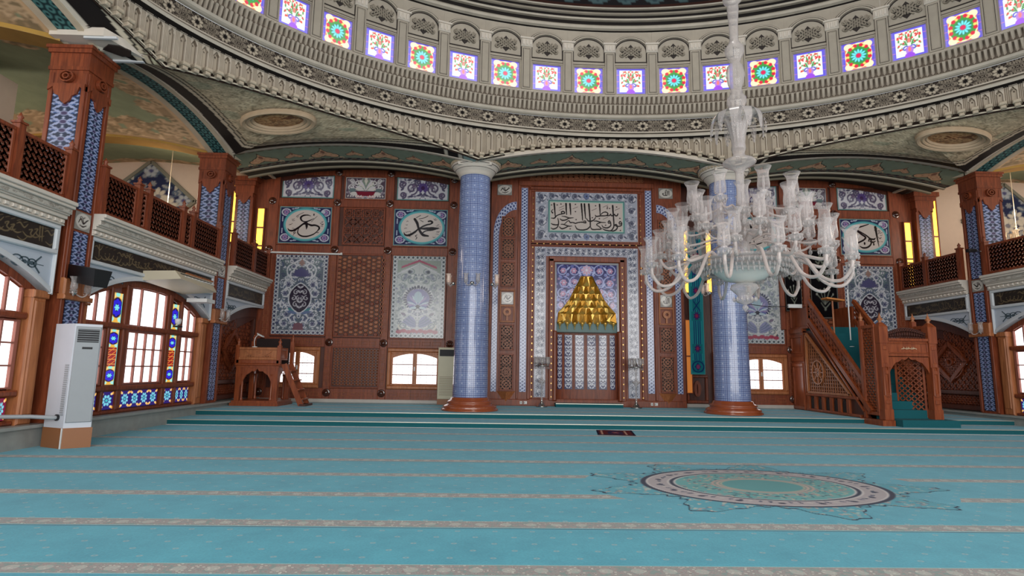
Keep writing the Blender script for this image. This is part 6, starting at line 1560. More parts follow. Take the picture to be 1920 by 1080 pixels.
# tile borders
mb = MB()
v1 = cv_vine(11, 40, 44)
for a in (1.37, 4.84): panel(mb, FM, v1, a, a+0.42 if a < 2 else a+0.42, 0.58, 6.15, 0.03, 0.02)
vt = cv_vine(7, 40, 44); ct = Cv(vt.h, vt.w, 0); ct.a = np.transpose(vt.a, (1, 0, 2)).copy(); panel(mb, FM, ct, 1.79, 4.84, 5.8, 6.15, 0.03, 0.02)
mb.build('floral_tile_border', M['tile'], mi)
mb = MB(); panel(mb, FM, cv_verse(), 1.37, 5.27, 6.41, 8.29, 0.03, 0.02); mb.build('verse_panel', M['tile'], mi)
ch = cv_chain(62)
mb = MB()
mb = None
for a in (0.84, 5.57):
    mb = MB(); panel(mb, FM, ch, a, a+0.24, 0.76, 8.43, 0.03, 0.02); mb.build('blue_chain_strip', M['tile'], mi)
for s2, nmq in ((lambda x: x, 'l'), (lambda x: 6.66-x, 'r')):
    mb = MB(); c2 = cv_chain(48); u0, u1 = sorted((s2(-0.2), s2(0.0))); panel(mb, FM, c2, u0, u1, 0.76, 6.6, 0.03, 0.02)
    n = 60; w = c2.w; cc = cv_chain(10); hh = cc.h; V, U = np.mgrid[0:hh, 0:w]; tt = V/(hh-1); rr = U/(w-1)
    ang = PI-tt*PI/2; ro = 0.9; ri = 0.68; R_ = ro-(ro-ri)*rr; X = 0.66+R_*np.cos(ang)*0.955; Z = 6.6+R_*np.sin(ang)*1.42; P = FM.pt(np.vectorize(s2)(X), Z, 0.03+0*X); mb.grid(P, cc.lin())
    mb.build('blue_chain_arch', M['tile'], mi)
    a, b = sorted((s2(0.1), s2(0.62)))
    for z0, z1, n_, kind in ((0.8, 2.12, 3, 0), (2.25, 3.2, 2, 0), (4.6, 5.55, 2, 0), (5.65, 6.45, 1, 0), (6.5, 7.3, 2, 0)):
        mb = MB(); mb.frame(FM, a, b, z0, z1, 0.045, 0, 0.05, 0.01); fo = mb.build('lattice_frame', M['wood'], mi)
        mb = MB(); mb.fbox(FM, a+0.04, b-0.04, z0+0.04, z1-0.04, 0, 0.006); mb.build('black_backing', M['black'], fo)  # black sheet that paints in the shade behind the lattice
        mb = MB(); lattice_bars(mb, FM, a+0.045, b-0.045, z0+0.045, z1-0.045, 0.13, 0.026, 0.006, 0.03, 'dia')
        for k in range(n_):
            zc = z0+(z1-z0)*(k+0.5)/n_
            mb.ring(FM, (a+b)/2, zc, 0.17, 0.17, 0.03, 0.006, 0.04, n=16); mb.ring(FM, (a+b)/2, zc, 0.07, 0.07, 0.03, 0.006, 0.042, n=8)
        mb.build('star_lattice', M['hexwood'], fo)
    mb = MB(); mb.frame(FM, a-0.02, b+0.02, 3.28, 4.5, 0.05, 0, 0.06, 0.012); mb.bev(FM, a, b, 3.86, 3.92, 0, 0.05, 0.01)
    mb.ring(FM, (a+b)/2, 3.66, 0.15, 0.15, 0.09, 0.01, 0.08, n=14); mb.fbox(FM, (a+b)/2-0.03, (a+b)/2+0.03, 3.34, 3.54, 0.01, 0.06)
    mb.build('carved_cartouche', M['wood_light'], mi)
    mb = MB(); panel(mb, FM, cv_mini(3) if nmq == 'l' else cv_lam(), a+0.04, b-0.04, 3.95, 4.4, 0.03, 0.01); mb.build('script_plaque', M['tile'], mi); mb = MB(); panel(mb, FM, cv_mini(4) if nmq == 'l' else cv_lam(), *((-0.08, 0.47) if nmq == 'l' else (6.1, 6.64)), 8.13, 8.54, 0.04, 0.03); mb.build('script_plaque', M['tile'], mi)
    mb = MB(); c = (a+b)/2; V = [FM.pt(c-0.34, 0.78, 0.0), FM.pt(c+0.34, 0.78, 0.0), FM.pt(c, 0.3, 0.0), FM.pt(c, 0.76, 0.26)]; mb.add(V, np.array([(0, 1, 3), (0, 3, 2), (1, 2, 3)])); mb.build('wedge_bracket', M['wood_light'], mi)
    # amber light between the niche body and the column
    for k, (xa, xb, z0, z1) in enumerate(((-0.62, -0.42, 4.55, 6.95), (-0.62, -0.42, 0.8, 3.5))):
        u0, u1 = sorted((s2(xa), s2(xb))); z_ = (z0, z0+(z1-z0)/2, z1)
        t = thing('light_strip', ((u0+u1)/2, YW-0.08, z0), ('upper' if k == 0 else 'lower dim')+' amber light strip between the prayer niche and the %s blue column' % ('left' if nmq == 'l' else 'right'), 'light', 'amber light strips')
        mb = MB(); mb.frame(FB, u0-0.03, u1+0.03, z0-0.03, z1+0.03, 0.035, 0.0, 0.17, 0.008); mb.fbox(FB, u0, u1, z_[1]-0.025, z_[1]+0.025, 0, 0.165); mb.build('frame', M['wood'], t)
        mb = MB(); mb.fbox(FB, u0, u1, z0, z1, 0.06, 0.14); mb.build('glowing_glass', M['amber' if k == 0 else 'amber_dim'], t)
for nmq, ua, ub in (('r2', 7.95, 8.15),):
    t = thing('light_strip', (8.05, YW-0.08, 3.9), 'amber light strip glowing just left of the right blue column, beside the teal banner', 'light', 'amber light strips')
    mb = MB(); mb.frame(FB, ua-0.03, ub+0.03, 4.55, 6.9, 0.035, 0.0, 0.17, 0.008); [mb.fbox(FB, ua, ub, z-0.025, z+0.025, 0, 0.165) for z in (5.9,)]; mb.build('frame', M['wood'], t)
    mb = MB(); mb.fbox(FB, ua, ub, 4.58, 6.87, 0.06, 0.14); mb.build('glowing_glass', M['amber'], t)
# navy arabesque spandrel with pointed hood opening
cn = cv_navy(); h, w = cn.a.shape[:2]; V, U = np.mgrid[0:h, 0:w]; u = 2.15+2.35*U/(w-1); v = 3.0+2.55*V/(h-1)
TI = [(5.08, 0.20), (4.73, 0.38), (4.45, 0.52), (4.19, 0.64), (3.92, 0.84), (3.68, 1.07), (3.32, 1.10)]
hz = np.array([q[0] for q in TI])[::-1]; hx = np.array([q[1] for q in TI])[::-1]
open_ = (np.abs(u-3.325) < np.where(v < 3.32, 1.12, np.interp(v, hz, hx))) & (v < 5.06)
mb = MB(); ok = ~open_; mb.grid(FM.pt(u, v, 0.0), cn.lin(), 0, holes=~(ok[:-1, :-1] & ok[1:, 1:] & ok[:-1, 1:] & ok[1:, :-1]))
mb.fbox(FM, 2.13, 4.52, 5.5, 5.57, -0.03, 0.03, 0, lin((150, 150, 156))); mb.fbox(FM, 2.13, 2.17, 3.0, 5.5, -0.03, 0.03, 0, lin((150, 150, 156))); mb.fbox(FM, 4.48, 4.52, 3.0, 5.5, -0.03, 0.03, 0, lin((150, 150, 156)))
mb.build('navy_arabesque_tiles', M['tile'], mi)
# stalactite hood: stepped half rings of faceted gilded cells
cxn, cyn = 3.325, FMd+0.02
hood = MB()
for i in range(6):
    z1, r1 = TI[i]; z0, r0 = TI[i+1]; r0 = max(r0, r1+0.02)
    ncell = (4, 6, 7, 8, 8, 9)[i]; dp = 0.62
    for k in range(ncell):
        a0, a1 = PI*k/ncell, PI*(k+1)/ncell; am = (a0+a1)/2
        def q(a, r, z): return (cxn+r*math.cos(a), cyn+min(0.3, r*math.sin(a)*dp*0.5)-0.02*i+0.06, z)
        top = 0.9*r1+0.1*r0
        V = [q(a0, top, z1), q(a1, top, z1), q(a0, r0, z0), q(a1, r0, z0), q(am, r0*0.80, (z0*0.75+z1*0.25)), q(am, top*0.95, z1)]
        zb_ = z0-0.05
        V2 = [q(a0+0.25*(a1-a0), r0*1.0, zb_), q(a1-0.25*(a1-a0), r0*1.0, zb_)]
        hood.add(V+V2, [np.array(f) for f in ((0, 5, 4, 2), (5, 1, 3, 4), (2, 4, 6), (4, 3, 7), (4, 7, 6))], k % 2)
        # front facing leaf face of the cell
        V = [q(a0+0.12*(a1-a0), r0*0.99, z0-0.03), q(a1-0.12*(a1-a0), r0*0.99, z0-0.03), q(am+0.2*(a1-a0), top*1.02, z1-0.02), q(am-0.2*(a1-a0), top*1.02, z1-0.02)]
        V = [(x, y+0.03, z) for x, y, z in V]; hood.add(V, np.array([(0, 1, 2, 3)]), 1)
hood.build('gilded_stalactite_hood', [M['gold'], M['gold2']], mi)
# projecting gilded cells (front curve) so the hood reads as tiers
mb = MB()
for i in range(6):
    z1, r1 = TI[i]; z0, r0 = TI[i+1]; n = (3, 5, 6, 7, 8, 8)[i]
    for k in range(n):
        x0_, x1_ = -r0+2*r0*k/n, -r0+2*r0*(k+1)/n; xt0, xt1 = -r1+2*r1*(k+0.2)/n, -r1+2*r1*(k+0.8)/n
        def yy(x, r): return FMd+0.27*math.sqrt(max(0.02, 1-(x/(r*1.02))**2))*min(1, r/0.8)-0.02
        if i < 5 or True:
            xm = (x0_+x1_)/2; g = 0.06*(x1_-x0_)
            V = [(cxn+x0_+g, yy(x0_, r0), z0-0.02), (cxn+x1_-g, yy(x1_, r0), z0-0.02), (cxn+xt1, yy(xt1, r0)+0.05, z1), (cxn+xt0, yy(xt0, r0)+0.05, z1), (cxn+xm, yy(xm, r0)-0.1, (z0*0.6+z1*0.4)), (cxn+xm, yy(xm, r0)+0.08, z0-0.05)]
            mb.add(V, [np.array(f) for f in ((0, 4, 3), (0, 1, 4), (1, 2, 4), (4, 2, 3), (0, 5, 1))], k % 2)
mb.build('gilded_cells', [M['gold'], M['gold2']], mi)
# blue-grey drum under the hood with small gilded pendants
mb = MB(); n = 24
A = np.linspace(0, PI, n+1); mb.grid(np.stack([np.stack([cxn-1.14*np.cos(A), FMd+0.24*np.sin(A)+0.02, 0*A+z], -1) for z in (2.95, 3.36)]), None); mb.build('grey_green_band', M['greygreen'], mi)
mb = MB()
for k in range(8):
    x = -1.0+2.0*k/7; y = FMd+0.24*math.sqrt(max(0.03, 1-(x/1.12)**2))-0.06
    mb.lathe([(0.0, -0.16), (0.018, -0.12), (0.012, -0.05), (0.04, 0.0), (0.07, 0.06), (0.07, 0.1)], cxn+x, y, 8, z0=3.22)
mb.build('pendant', M['gold2'], mi)
# niche wall: wooden half cylinder with tile strips
mb = MB(); A = np.linspace(0, PI, 25); ax, ay = 1.16, 0.31
mb.grid(np.stack([np.stack([cxn-ax*np.cos(A), FMd+ay*np.sin(A), 0*A+z], -1) for z in (0.262, 2.97)]), None)
mb.grid(np.stack([np.stack([cxn-ax*np.cos(A), FMd+ay*np.sin(A), 0*A+2.96], -1), np.stack([cxn-ax*np.cos(A), FMd+0*A, 0*A+2.96], -1)]), None)
mb.grid(np.stack([np.stack([cxn-(ax+.02)*np.cos(A), FMd+ay*np.sin(A)+.04, 0*A+z], -1) for z in (2.97, 5.6)]), None, 0)
mb.build('niche_wall', M['wood'], mi)
cs = cv_niche(5)
for k, (x_, w_) in enumerate(((-0.99, 0.17), (-0.66, 0.28), (-0.235, 0.32), (0.215, 0.31), (0.63, 0.27), (0.97, 0.17))):
    mb = MB(); h, w = cs.a.shape[:2]; V, U = np.mgrid[0:h, 0:w]; x = x_-w_/2*1.05+w_*1.05*U/(w-1); x = np.clip(x, -1.12, 1.12)
    y = FMd+ay*np.sqrt(1-(x/ax)**2)-0.02; P = np.stack([cxn+x, y, 0.87+(2.87-0.87)*V/(h-1)], -1); mb.grid(P, cs.lin(), 0); mb.build('niche_tile_strip', M['tile'], mi)
# carpeted step before the niche
t = thing('niche_step', (3.3, 20.5, 0.266), 'low green carpeted step at the foot of the prayer niche', 'step')
mb = MB(); A = np.linspace(0, PI, 21)
poly = [(cxn-1.2, 20.4), (cxn+1.2, 20.4), (cxn+1.2, 20.85)]+[(cxn+1.0*math.cos(a), 20.93+0.28*math.sin(a)) for a in A]+[(cxn-1.2, 20.85)]
mb.prism(FA(0.268), poly, 0, 0.13); mb.build('carpet_top', M['teal_side'], t)
mb = MB(); mb.box(cxn-1.2, 20.385, 0.375, cxn+1.2, 20.42, 0.402); mb.build('nosing', M['metal_edge'], t)
# sockets
for x, lab in ((0.98, 'left of the left crystal candelabrum'), (5.75, 'right of the right crystal candelabrum')):
    t = thing('wall_socket', (x, FMd-0.05, 0.34), 'small white double wall socket low on the wood, '+lab, 'socket')
    mb = MB(); mb.bev(FM, x-0.11, x-0.02, 0.33, 0.43, 0.06, 0.075, 0.006); mb.bev(FM, x+0.03, x+0.15, 0.33, 0.43, 0.06, 0.075, 0.006); mb.build('cover_plate', M['white_plastic'], t)
    mb = MB(); mb.ring(FM, x-0.065, 0.38, 0.025, 0.025, 0.01, 0.07, 0.08, n=10); mb.ring(FM, x+0.06, 0.38, 0.025, 0.025, 0.01, 0.07, 0.08, n=10); mb.build('outlet', M['dark'], t)
# teal banner on the wood between niche and right column
tag(tile_thing('banner', '', '', Fr((0, YW-0.0, 0), (1, 0, 0), (0, 0, 1), (0, -1, 0)), cv_banner(), 7.22, 7.76, 1.48, 6.9, d=0.2, mat='cloth', thick=0.02), 'long narrow teal banner with dark blue stripes and red rosettes', 'banner')
# wooden door-like panel below the banner
mb = MB(); mb.frame(FB, 7.1, 7.9, 0.42, 1.46, 0.1, 0, 0.08, 0.02); mb.ring(FB, 7.5, 0.95, 0.14, 0.3, 0.12, 0.01, 0.07, n=14); mb.build('carved_lower_panel', M['wood'], wall_back)
# white tube lamp on the left bay
t = thing('tube_lamp', (-7.2, YW-0.1, 5.74), 'thin white tube lamp fixed across the top of the left medallion tile panel', 'lamp')
mb = MB(); mb.tube([FB.pt(-8.95, 5.79, 0.13), FB.pt(-5.88, 5.76, 0.13)], 0.035, 10); mb.build('tube', M['white_plastic'], t)
mb = MB(); [mb.fbox(FB, x-0.03, x+0.03, 5.74, 5.82, 0.04, 0.13) for x in (-8.9, -7.4, -5.92)]; mb.build('bracket', M['white_plastic'], t)
# ================================================================ preacher's chair on posts, with its ladder
z0 = 0.266
k_ = thing('preaching_chair', (-7.85, 19.25, z0), 'raised carved wooden preaching chair with arched open base in the left back corner', 'preaching chair')
kx0, kx1, ky0, ky1 = -8.5, -7.15, 19.0, 20.2
KF = Fr((0, ky0, 0), (1, 0, 0), (0, 0, 1), (0, -1, 0)); KS = Fr((kx1, 0, 0), (0, 1, 0), (0, 0, 1), (1, 0, 0))
mb = MB(); mb.box(kx0-0.1, ky0-0.1, z0, kx1+0.1, ky1+0.05, z0+0.1); mb.box(kx0-0.06, ky0-0.06, z0+0.1, kx1+0.06, ky1+0.03, z0+0.17); mb.build('plinth', M['wood_minbar'], k_)
for x in (kx0+0.07, kx1-0.07):
    for y in (ky0+0.07, ky1-0.07):
        mb = MB(); mb.box(x-0.075, y-0.075, z0+0.17, x+0.075, y+0.075, 1.5); mb.lathe([(0.05, 0), (0.06, 0.03), (0.035, 0.1), (0.035, 0.75), (0.06, 0.85)], x+(0.13 if x < -8 else -0.13), y-0.02, 10, z0=z0+0.17); mb.build('leg', M['wood_minbar'], k_)
def arch_board(mb, fr, u0, u1, v0, v1, d0, d1, lobes=True):
    """board with a cusped arched opening cut from its lower edge"""
    um = (u0+u1)/2; pts = [(u0, v0)]; n = 24
    w = (u1-u0)/2; inner = []
    for i in range(n+1):
        t = -1+2*i/n; a = abs(t); y = v0+(v1-v0)*0.86*(1-a**2.6)**0.75
        if lobes: y -= 0.03*abs(math.sin(a*PI*3))
        if a < 0.12: y += (0.12-a)*0.5
        inner.append((um+t*w*0.97, min(y, v1-0.02)))
    top = [(u1, v0), (u1, v1), (u0, v1)]
    V = []; F = []
    for i, (x, y) in enumerate(inner):
        for d in (d0, d1): V += [fr.pt(x, y, d), fr.pt(x, v1, d)]
    for i in range(n):
        b = i*4; c = b+4
        F += [(b+2, c+2, c+3, b+3), (b, b+1, c+1, c), (b, c, c+2, b+2)]
    mb.add(V, np.array(F)); return mb
mb = MB(); arch_board(mb, KF, kx0+0.13, kx1-0.13, 0.85, 1.5, -0.06, -0.01); arch_board(mb, KS, ky0+0.13, ky1-0.13, 0.85, 1.5, -0.06, -0.01); mb.build('arched_apron', M['wood_minbar'], k_)
mb = MB(); mb.box(kx0-0.02, ky0-0.02, 1.5, kx1+0.02, ky1+0.02, 1.6); mb.bev(KF, kx0-0.05, kx1+0.05, 1.56, 1.63, -0.1, 0.06, 0.02); mb.bev(KF, kx0-0.02, kx1+0.02, 1.63, 1.75, -0.1, 0.03, 0.01); mb.bev(KS, ky0, ky1, 1.56, 1.63, -0.1, 0.06, 0.02); mb.build('seat_deck', M['wood_minbar'], k_)
mb = MB(); mb.frame(KF, kx0-0.03, kx1, 1.75, 2.16, 0.08, -0.05, 0.02, 0.012); mb.fbox(KF, kx0, kx1-0.03, 1.78, 2.13, -0.04, -0.02)
q = np.linspace(-1, 1, 15); c = (kx0+kx1)/2
for i in range(14): mb.bar(KF.pt(c+q[i]*0.42, 1.86+0.17*q[i]**2, 0), KF.pt(c+q[i+1]*0.42, 1.86+0.17*q[i+1]**2, 0), 0.025, 0.03, KF.N)
mb.ring(KF, c, 2.01, 0.09, 0.05, 0.03, -0.02, 0.01, n=14)
for s_ in (-1, 1):
    for j in range(3): mb.ring(KF, c+s_*(0.36-0.07*j), 1.87, 0.05, 0.035, 0.02, -0.02, 0.01, n=8)
mb.build('front_panel', M['wood_light'], k_)
mb = MB(); mb.frame(KS, ky0, ky1-0.45, 1.75, 2.16, 0.07, -0.04, 0.02, 0.012); mb.fbox(KS, ky0+.03, ky1-.48, 1.78, 2.13, -0.03, -0.01); mb.frame(Fr((kx0, 0, 0), (0, 1, 0), (0, 0, 1), (1, 0, 0)), ky0, ky1, 1.75, 2.16, 0.07, -0.03, 0.03); mb.build('side_panel', M['wood_minbar'], k_)
for x, y, h in ((kx1+0.0, ky0+0.03, 2.22), (kx0, ky0+0.03, 2.22), (kx1, ky1, 2.4), (kx0, ky1, 2.4)):
    mb = MB(); mb.box(x-0.06, y-0.06, 1.6, x+0.06, y+0.06, h); mb.lathe([(0.05, 0), (0.055, 0.03), (0.03, 0.06), (0.06, 0.11), (0.05, 0.15), (0.02, 0.18), (0.03, 0.2), (0.0, 0.24)], x, y, 12, z0=h); mb.build('corner_post', M['wood_minbar'], k_)
# back: dark high backrest
mb = MB(); mb.box(kx0+0.1, ky1-0.03, 1.6, kx1-0.1, ky1+0.03, 2.5); mb.box(kx0+0.3, ky0+0.35, 1.6, kx1-0.3, ky1-0.1, 1.95); mb.build('backrest_and_cushion', M['cushion'], k_)
# ladder
ld = thing('ladder_stair', (-6.75, 19.4, z0), 'small wooden ladder stair with three treads leaning on the preaching chair', 'ladder')
for y in (19.15, 19.75):
    mb = MB(); mb.bar((-7.02, y, 1.62), (-6.38, y, z0+0.02), 0.05, 0.17, (1, 0, 0.4)); mb.build('side_rail', M['wood_minbar'], ld)
for i in range(4):
    t = (i+0.7)/4.4; x = -7.02+0.64*t; z = 1.62-1.34*t; mb = MB(); mb.box(x-0.1, 19.17, z-0.02, x+0.16, 19.73, z+0.02); mb.build('tread', M['wood_minbar'], ld)
mb = MB(); mb.box(-6.42, 19.08, z0, -6.22, 19.82, z0+0.07); mb.build('foot', M['wood_dark'], ld)
# desk lamp
t = thing('desk_lamp', (-8.05, 19.2, 2.16), 'small white bent-neck desk lamp on the preaching chair', 'lamp')
mb = MB(); mb.lathe([(0.0, 0.0), (0.09, 0.0), (0.08, 0.03), (0.0, 0.04)], 0, 0, 14); mb.build('base', M['white_plastic'], t, local=True)
mb = MB(); mb.tube(crm([(0, 0, 0.03), (-0.02, 0, 0.2), (0.03, 0, 0.36), (0.12, 0, 0.42)], 1)[0], 0.012, 6); mb.build('neck', M['white_plastic'], t, local=True)
mb = MB(); mb.add([(0.06, -0.05, 0.48), (0.06, 0.05, 0.48), (0.26, 0.07, 0.38), (0.26, -0.07, 0.38), (0.08, -0.05, 0.42), (0.08, 0.05, 0.42), (0.27, 0.07, 0.34), (0.27, -0.07, 0.34)], np.array([(0, 1, 2, 3), (4, 7, 6, 5), (0, 4, 5, 1), (1, 5, 6, 2), (2, 6, 7, 3), (3, 7, 4, 0)])); mb.build('lamp_head', M['white_plastic'], t, local=True)

# ================================================================ pulpit (minbar)
P = thing('pulpit', (11.98, 18.6, 0.134), 'tall carved wooden pulpit with green carpeted stairs and pierced sides on the right', 'pulpit')
zf = 0.134; xa, xb = 11.12, 12.85; yg = 16.3; yk = 20.75
WM = M['wood_minbar']
G = Fr((0, yg, 0), (1, 0, 0), (0, 0, 1), (0, -1, 0)); S = Fr((xa, 0, 0), (0, 1, 0), (0, 0, 1), (-1, 0, 0)); S2 = Fr((xb, 0, 0), (0, 1, 0), (0, 0, 1), (1, 0, 0))
mb = MB(); mb.box(xa-0.12, yg-0.1, zf, xa+0.25, yg+0.9, zf+0.16); mb.build('base_block', WM, P)
# portal
for x in (11.27, 12.72):
    mb = MB(); mb.box(x-0.11, yg-0.0, 0.35, x+0.11, yg+0.22, 2.55); mb.box(x-0.13, yg-0.02, 0.3, x+0.13, yg+0.24, 0.6); mb.box(x-0.13, yg-0.02, 2.5, x+0.13, yg+0.24, 2.98)
    for z in (0.75, 0.95, 1.6, 1.8, 2.3): mb.bev(G, x-0.06, x+0.06, z, z+0.12, 0, 0.025, 0.01)
    mb.lathe([(0.03, 0), (0.035, 0.75), (0.05, 0.8)], x-0.075, yg-0.01, 8, z0=1.0); mb.lathe([(0.03, 0), (0.035, 0.75), (0.05, 0.8)], x+0.075, yg-0.01, 8, z0=1.0)
    V = [(x-0.13, yg-0.02, 2.98), (x+0.13, yg-0.02, 2.98), (x+0.13, yg+0.24, 2.98), (x-0.13, yg+0.24, 2.98), (x-0.05, yg+0.06, 3.1), (x+0.05, yg+0.06, 3.1), (x+0.05, yg+0.16, 3.1), (x-0.05, yg+0.16, 3.1)]
    mb.add(V, np.array([(4, 5, 6, 7), (0, 1, 5, 4), (1, 2, 6, 5), (2, 3, 7, 6), (3, 0, 4, 7)]))
    o = mb.build('gate_post', WM, P)
    mb = MB(); mb.lathe([(0.045, 0), (0.055, 0.02), (0.03, 0.05), (0.08, 0.1), (0.075, 0.13), (0.03, 0.16), (0.045, 0.19), (0.02, 0.22), (0.0, 0.32)], x, yg+0.11, 12, z0=3.09); mb.build('finial', M['wood_light'], o)
mb = MB(); mb.fbox(G, 11.38, 12.61, 2.1, 2.62, -0.14, -0.04); arch_board(mb, G, 11.38, 12.61, 1.62, 2.12, -0.14, -0.04); mb.frame(G, 11.4, 12.59, 2.2, 2.52, 0.04, -0.05, -0.015); mb.bev(G, 11.38, 12.61, 2.56, 2.64, -0.14, 0.02, 0.01)
mb.build('arched_lintel', WM, P)
mb = MB(); c = 12.0
for k in range(9): mb.bar(G.pt(c-0.22+0.05*k, 2.33+0.012*(k % 3), -0.01), G.pt(c-0.165+0.05*k, 2.33+0.012*((k+1) % 3), -0.01), 0.014, 0.018, G.N)
for k in (1, 3, 4, 6, 7): mb.bar(G.pt(c-0.2+0.05*k, 2.33, -0.01), G.pt(c-0.2+0.05*k, 2.39, -0.01), 0.01, 0.012, G.N)
mb.build('pale_script', M['cream_inlay'], P)
mb = MB()
for k in range(17):
    t = k/16; x = 11.42+1.15*t; h = 0.14+0.16*math.sin(PI*t); mb.ring(G, x, 2.64+h*0.45, 0.06, h*0.42, 0.025, -0.12, -0.06, n=10); mb.ring(G, x, 2.66+h*0.9, 0.035, 0.035, 0.02, -0.11, -0.07, n=8)
mb.build('pierced_crest', M['wood_dark'], P)
# pierced door leaf standing open inside the gate
_, Ld = None, 0.75; p_ = np.array([12.6, yg+0.25, 0]); U_ = np.array([-0.55, 0.62, 0]); U_ /= np.linalg.norm(U_); DF = Fr(p_, U_, (0, 0, 1), (-U_[1], U_[0], 0))
mb = MB(); mb.frame(DF, 0.0, Ld, 0.36, 2.15, 0.06, -0.02, 0.02, 0.008); do = mb.build('door_leaf', WM, P)
mb = MB(); lattice_bars(mb, DF, 0.06, Ld-0.06, 0.42, 2.1, 0.15, 0.03, -0.015, 0.015, 'dia'); mb.build('pierced_door_panel', WM, do)
# tall pierced side screens behind the gate
for fr, dd in ((S, 0), (S2, 0)):
    mb = MB(); mb.frame(fr, 16.5, 17.15, 0.4, 3.05, 0.1, -0.1, 0.0, 0.012); mb.fbox(fr, 17.08, 17.18, 0.3, 3.2, -0.12, 0.02); o = mb.build('side_screen_frame', WM, P)
    mb = MB(); lattice_bars(mb, fr, 16.58, 17.07, 0.48, 2.95, 0.16, 0.035, -0.07, -0.03, 'dia'); mb.build('pierced_screen', WM, o)
    mb = MB(); mb.lathe([(0.045, 0), (0.055, 0.02), (0.03, 0.05), (0.07, 0.1), (0.03, 0.16), (0.0, 0.28)], fr.o[0]-fr.N[0]*0.05, 17.13, 12, z0=3.2); mb.build('finial', M['wood_light'], o)
# stairs
mb = MB(); ns = 12; y0s, zt = 16.55, 3.2
mb.box(11.4, 15.95, zf+0.0, 13.05, 16.55, 0.33)
for i in range(ns):
    y = y0s+(yk-1.0-y0s)*i/ns; z = 0.33+(zt-0.33)*(i+1)/ns; mb.box(xa+0.12, y, zf, xb-0.12, yk-0.9+0.02, z)
mb.box(xa+0.12, yk-0.9, 0.27, xb-0.12, YW-0.05, zt)
mb.build('carpeted_stairs', M['teal_side'], P)
# balustrade and solid triangular flank on both sides
def zs_(y): return 0.35+(zt-0.3)*(y-16.9)/(yk-0.95-16.9)
for fr, tagn in ((S, 'near'), (S2, 'far')):
    ya, yb = 17.15, 19.95
    mb = MB(); a0, a1 = zs_(ya), zs_(yb)
    mb.bar(fr.pt(ya, a0+0.78, -0.05), fr.pt(yb, a1+0.78, -0.05), 0.12, 0.12, (0, 0, 1)); mb.bar(fr.pt(ya-0.3, a0-0.1, -0.03), fr.pt(yb, a1+0.08, -0.03), 0.14, 0.14, (0, 0, 1)); mb.bar(fr.pt(ya, a0-0.12, 0.02), fr.pt(yb, a1-0.1, 0.02), 0.05, 0.05, (0, 0, 1))
    mb.build('handrail', WM, P)
    mb = MB()
    n = 17
    for i in range(n):
        y = ya+(yb-ya)*(i+0.5)/n; z = zs_(y); mb.bar(fr.pt(y, z+0.08, -0.04), fr.pt(y, z+0.75, -0.04), 0.035, 0.04, fr.N)
        h = (yb-ya)/n
        for j in range(4):
            za = z+0.1+0.165*j; mb.bar(fr.pt(y-h*0.7, za, -0.04), fr.pt(y+h*0.7, za+0.165+h, -0.04), 0.03, 0.03, fr.N); mb.bar(fr.pt(y+h*0.7, za+h*0.4, -0.04), fr.pt(y-h*0.7, za+0.165-h*0.2, -0.04), 0.03, 0.03, fr.N)
    mb.build('pierced_balustrade', WM, P)
    # flank wall under the stair
    mb = MB(); pts = [(16.95, 0.3), (yk, 0.3), (yk, zs_(yk)-0.3 if False else 3.0), (19.95, 3.05), (16.95, 0.4)]
    mb.prism(fr, [(16.95, 0.27), (20.35, 0.27), (20.35, 3.1), (19.95, 3.1)], -0.1, -0.05); mb.build('flank_wall', M['wood_dark'] if tagn == 'near' else WM, P)
    if tagn == 'near':
        mb = MB(); tri = [(17.78, 0.93), (20.2, 0.93), (20.2, 3.0)]
        for i in range(3): mb.bar(fr.pt(*tri[i], 0.0), fr.pt(*tri[(i+1) % 3], 0.0), 0.07, 0.09, fr.N)
        fo = mb.build('triangular_frame', M['wood_light'], P)
        mb = MB(); c_ = 0.13
        for i in range(int(2.4/c_)):
            y = 17.85+c_*i; zt_ = 0.93+(y-17.78)*2.07/2.42
            if zt_ > 1.0: mb.bar(fr.pt(y, 0.95, -0.03), fr.pt(y, zt_, -0.03), 0.022, 0.03, fr.N)
        for i in range(int(2.0/c_)):
            z = 1.02+c_*i*0.9; ys_ = 17.78+(z-0.93)*2.42/2.07
            if ys_ < 20.15: mb.bar(fr.pt(ys_, z, -0.03), fr.pt(20.18, z, -0.03), 0.022, 0.03, fr.N)
        mb.build('grid_lattice', M['wood_light'], fo)
        mb = MB(); mb.ring(fr, 19.55, 1.62, 0.36, 0.42, 0.035, -0.03, 0.03, n=28)
        for a in range(4): t_ = a*PI/4; mb.bar(fr.pt(19.55+0.33*math.cos(t_), 1.62+0.39*math.sin(t_), 0.0), fr.pt(19.55-0.33*math.cos(t_), 1.62-0.39*math.sin(t_), 0.0), 0.03, 0.03, fr.N)
        mb.ring(fr, 19.55, 1.62, 0.13, 0.15, 0.03, -0.02, 0.025, n=16); mb.build('round_rosette', M['wood_light'], fo)
        # arcaded plinth
        mb = MB(); mb.bev(fr, 17.3, 20.35, 0.27, 0.36, -0.05, 0.05, 0.02); mb.bev(fr, 17.4, 20.35, 0.8, 0.9, -0.05, 0.04, 0.02)
        for i in range(6): y = 17.95+i*0.46; mb.bev(fr, y-0.08, y+0.08, 0.36, 0.8, -0.05, 0.02, 0.01)
        mb.build('arcaded_plinth', WM, P)
        mb = MB()
        for i in range(5):
            y = 18.18+i*0.46; mb.prism(fr, [(y-0.12, 0.38), (y+0.12, 0.38), (y+0.12, 0.66), (y+0.06, 0.72), (y, 0.78), (y-0.06, 0.72), (y-0.12, 0.66)], -0.048, -0.03)
        mb.build('dark_arch_opening', M['black'], P)
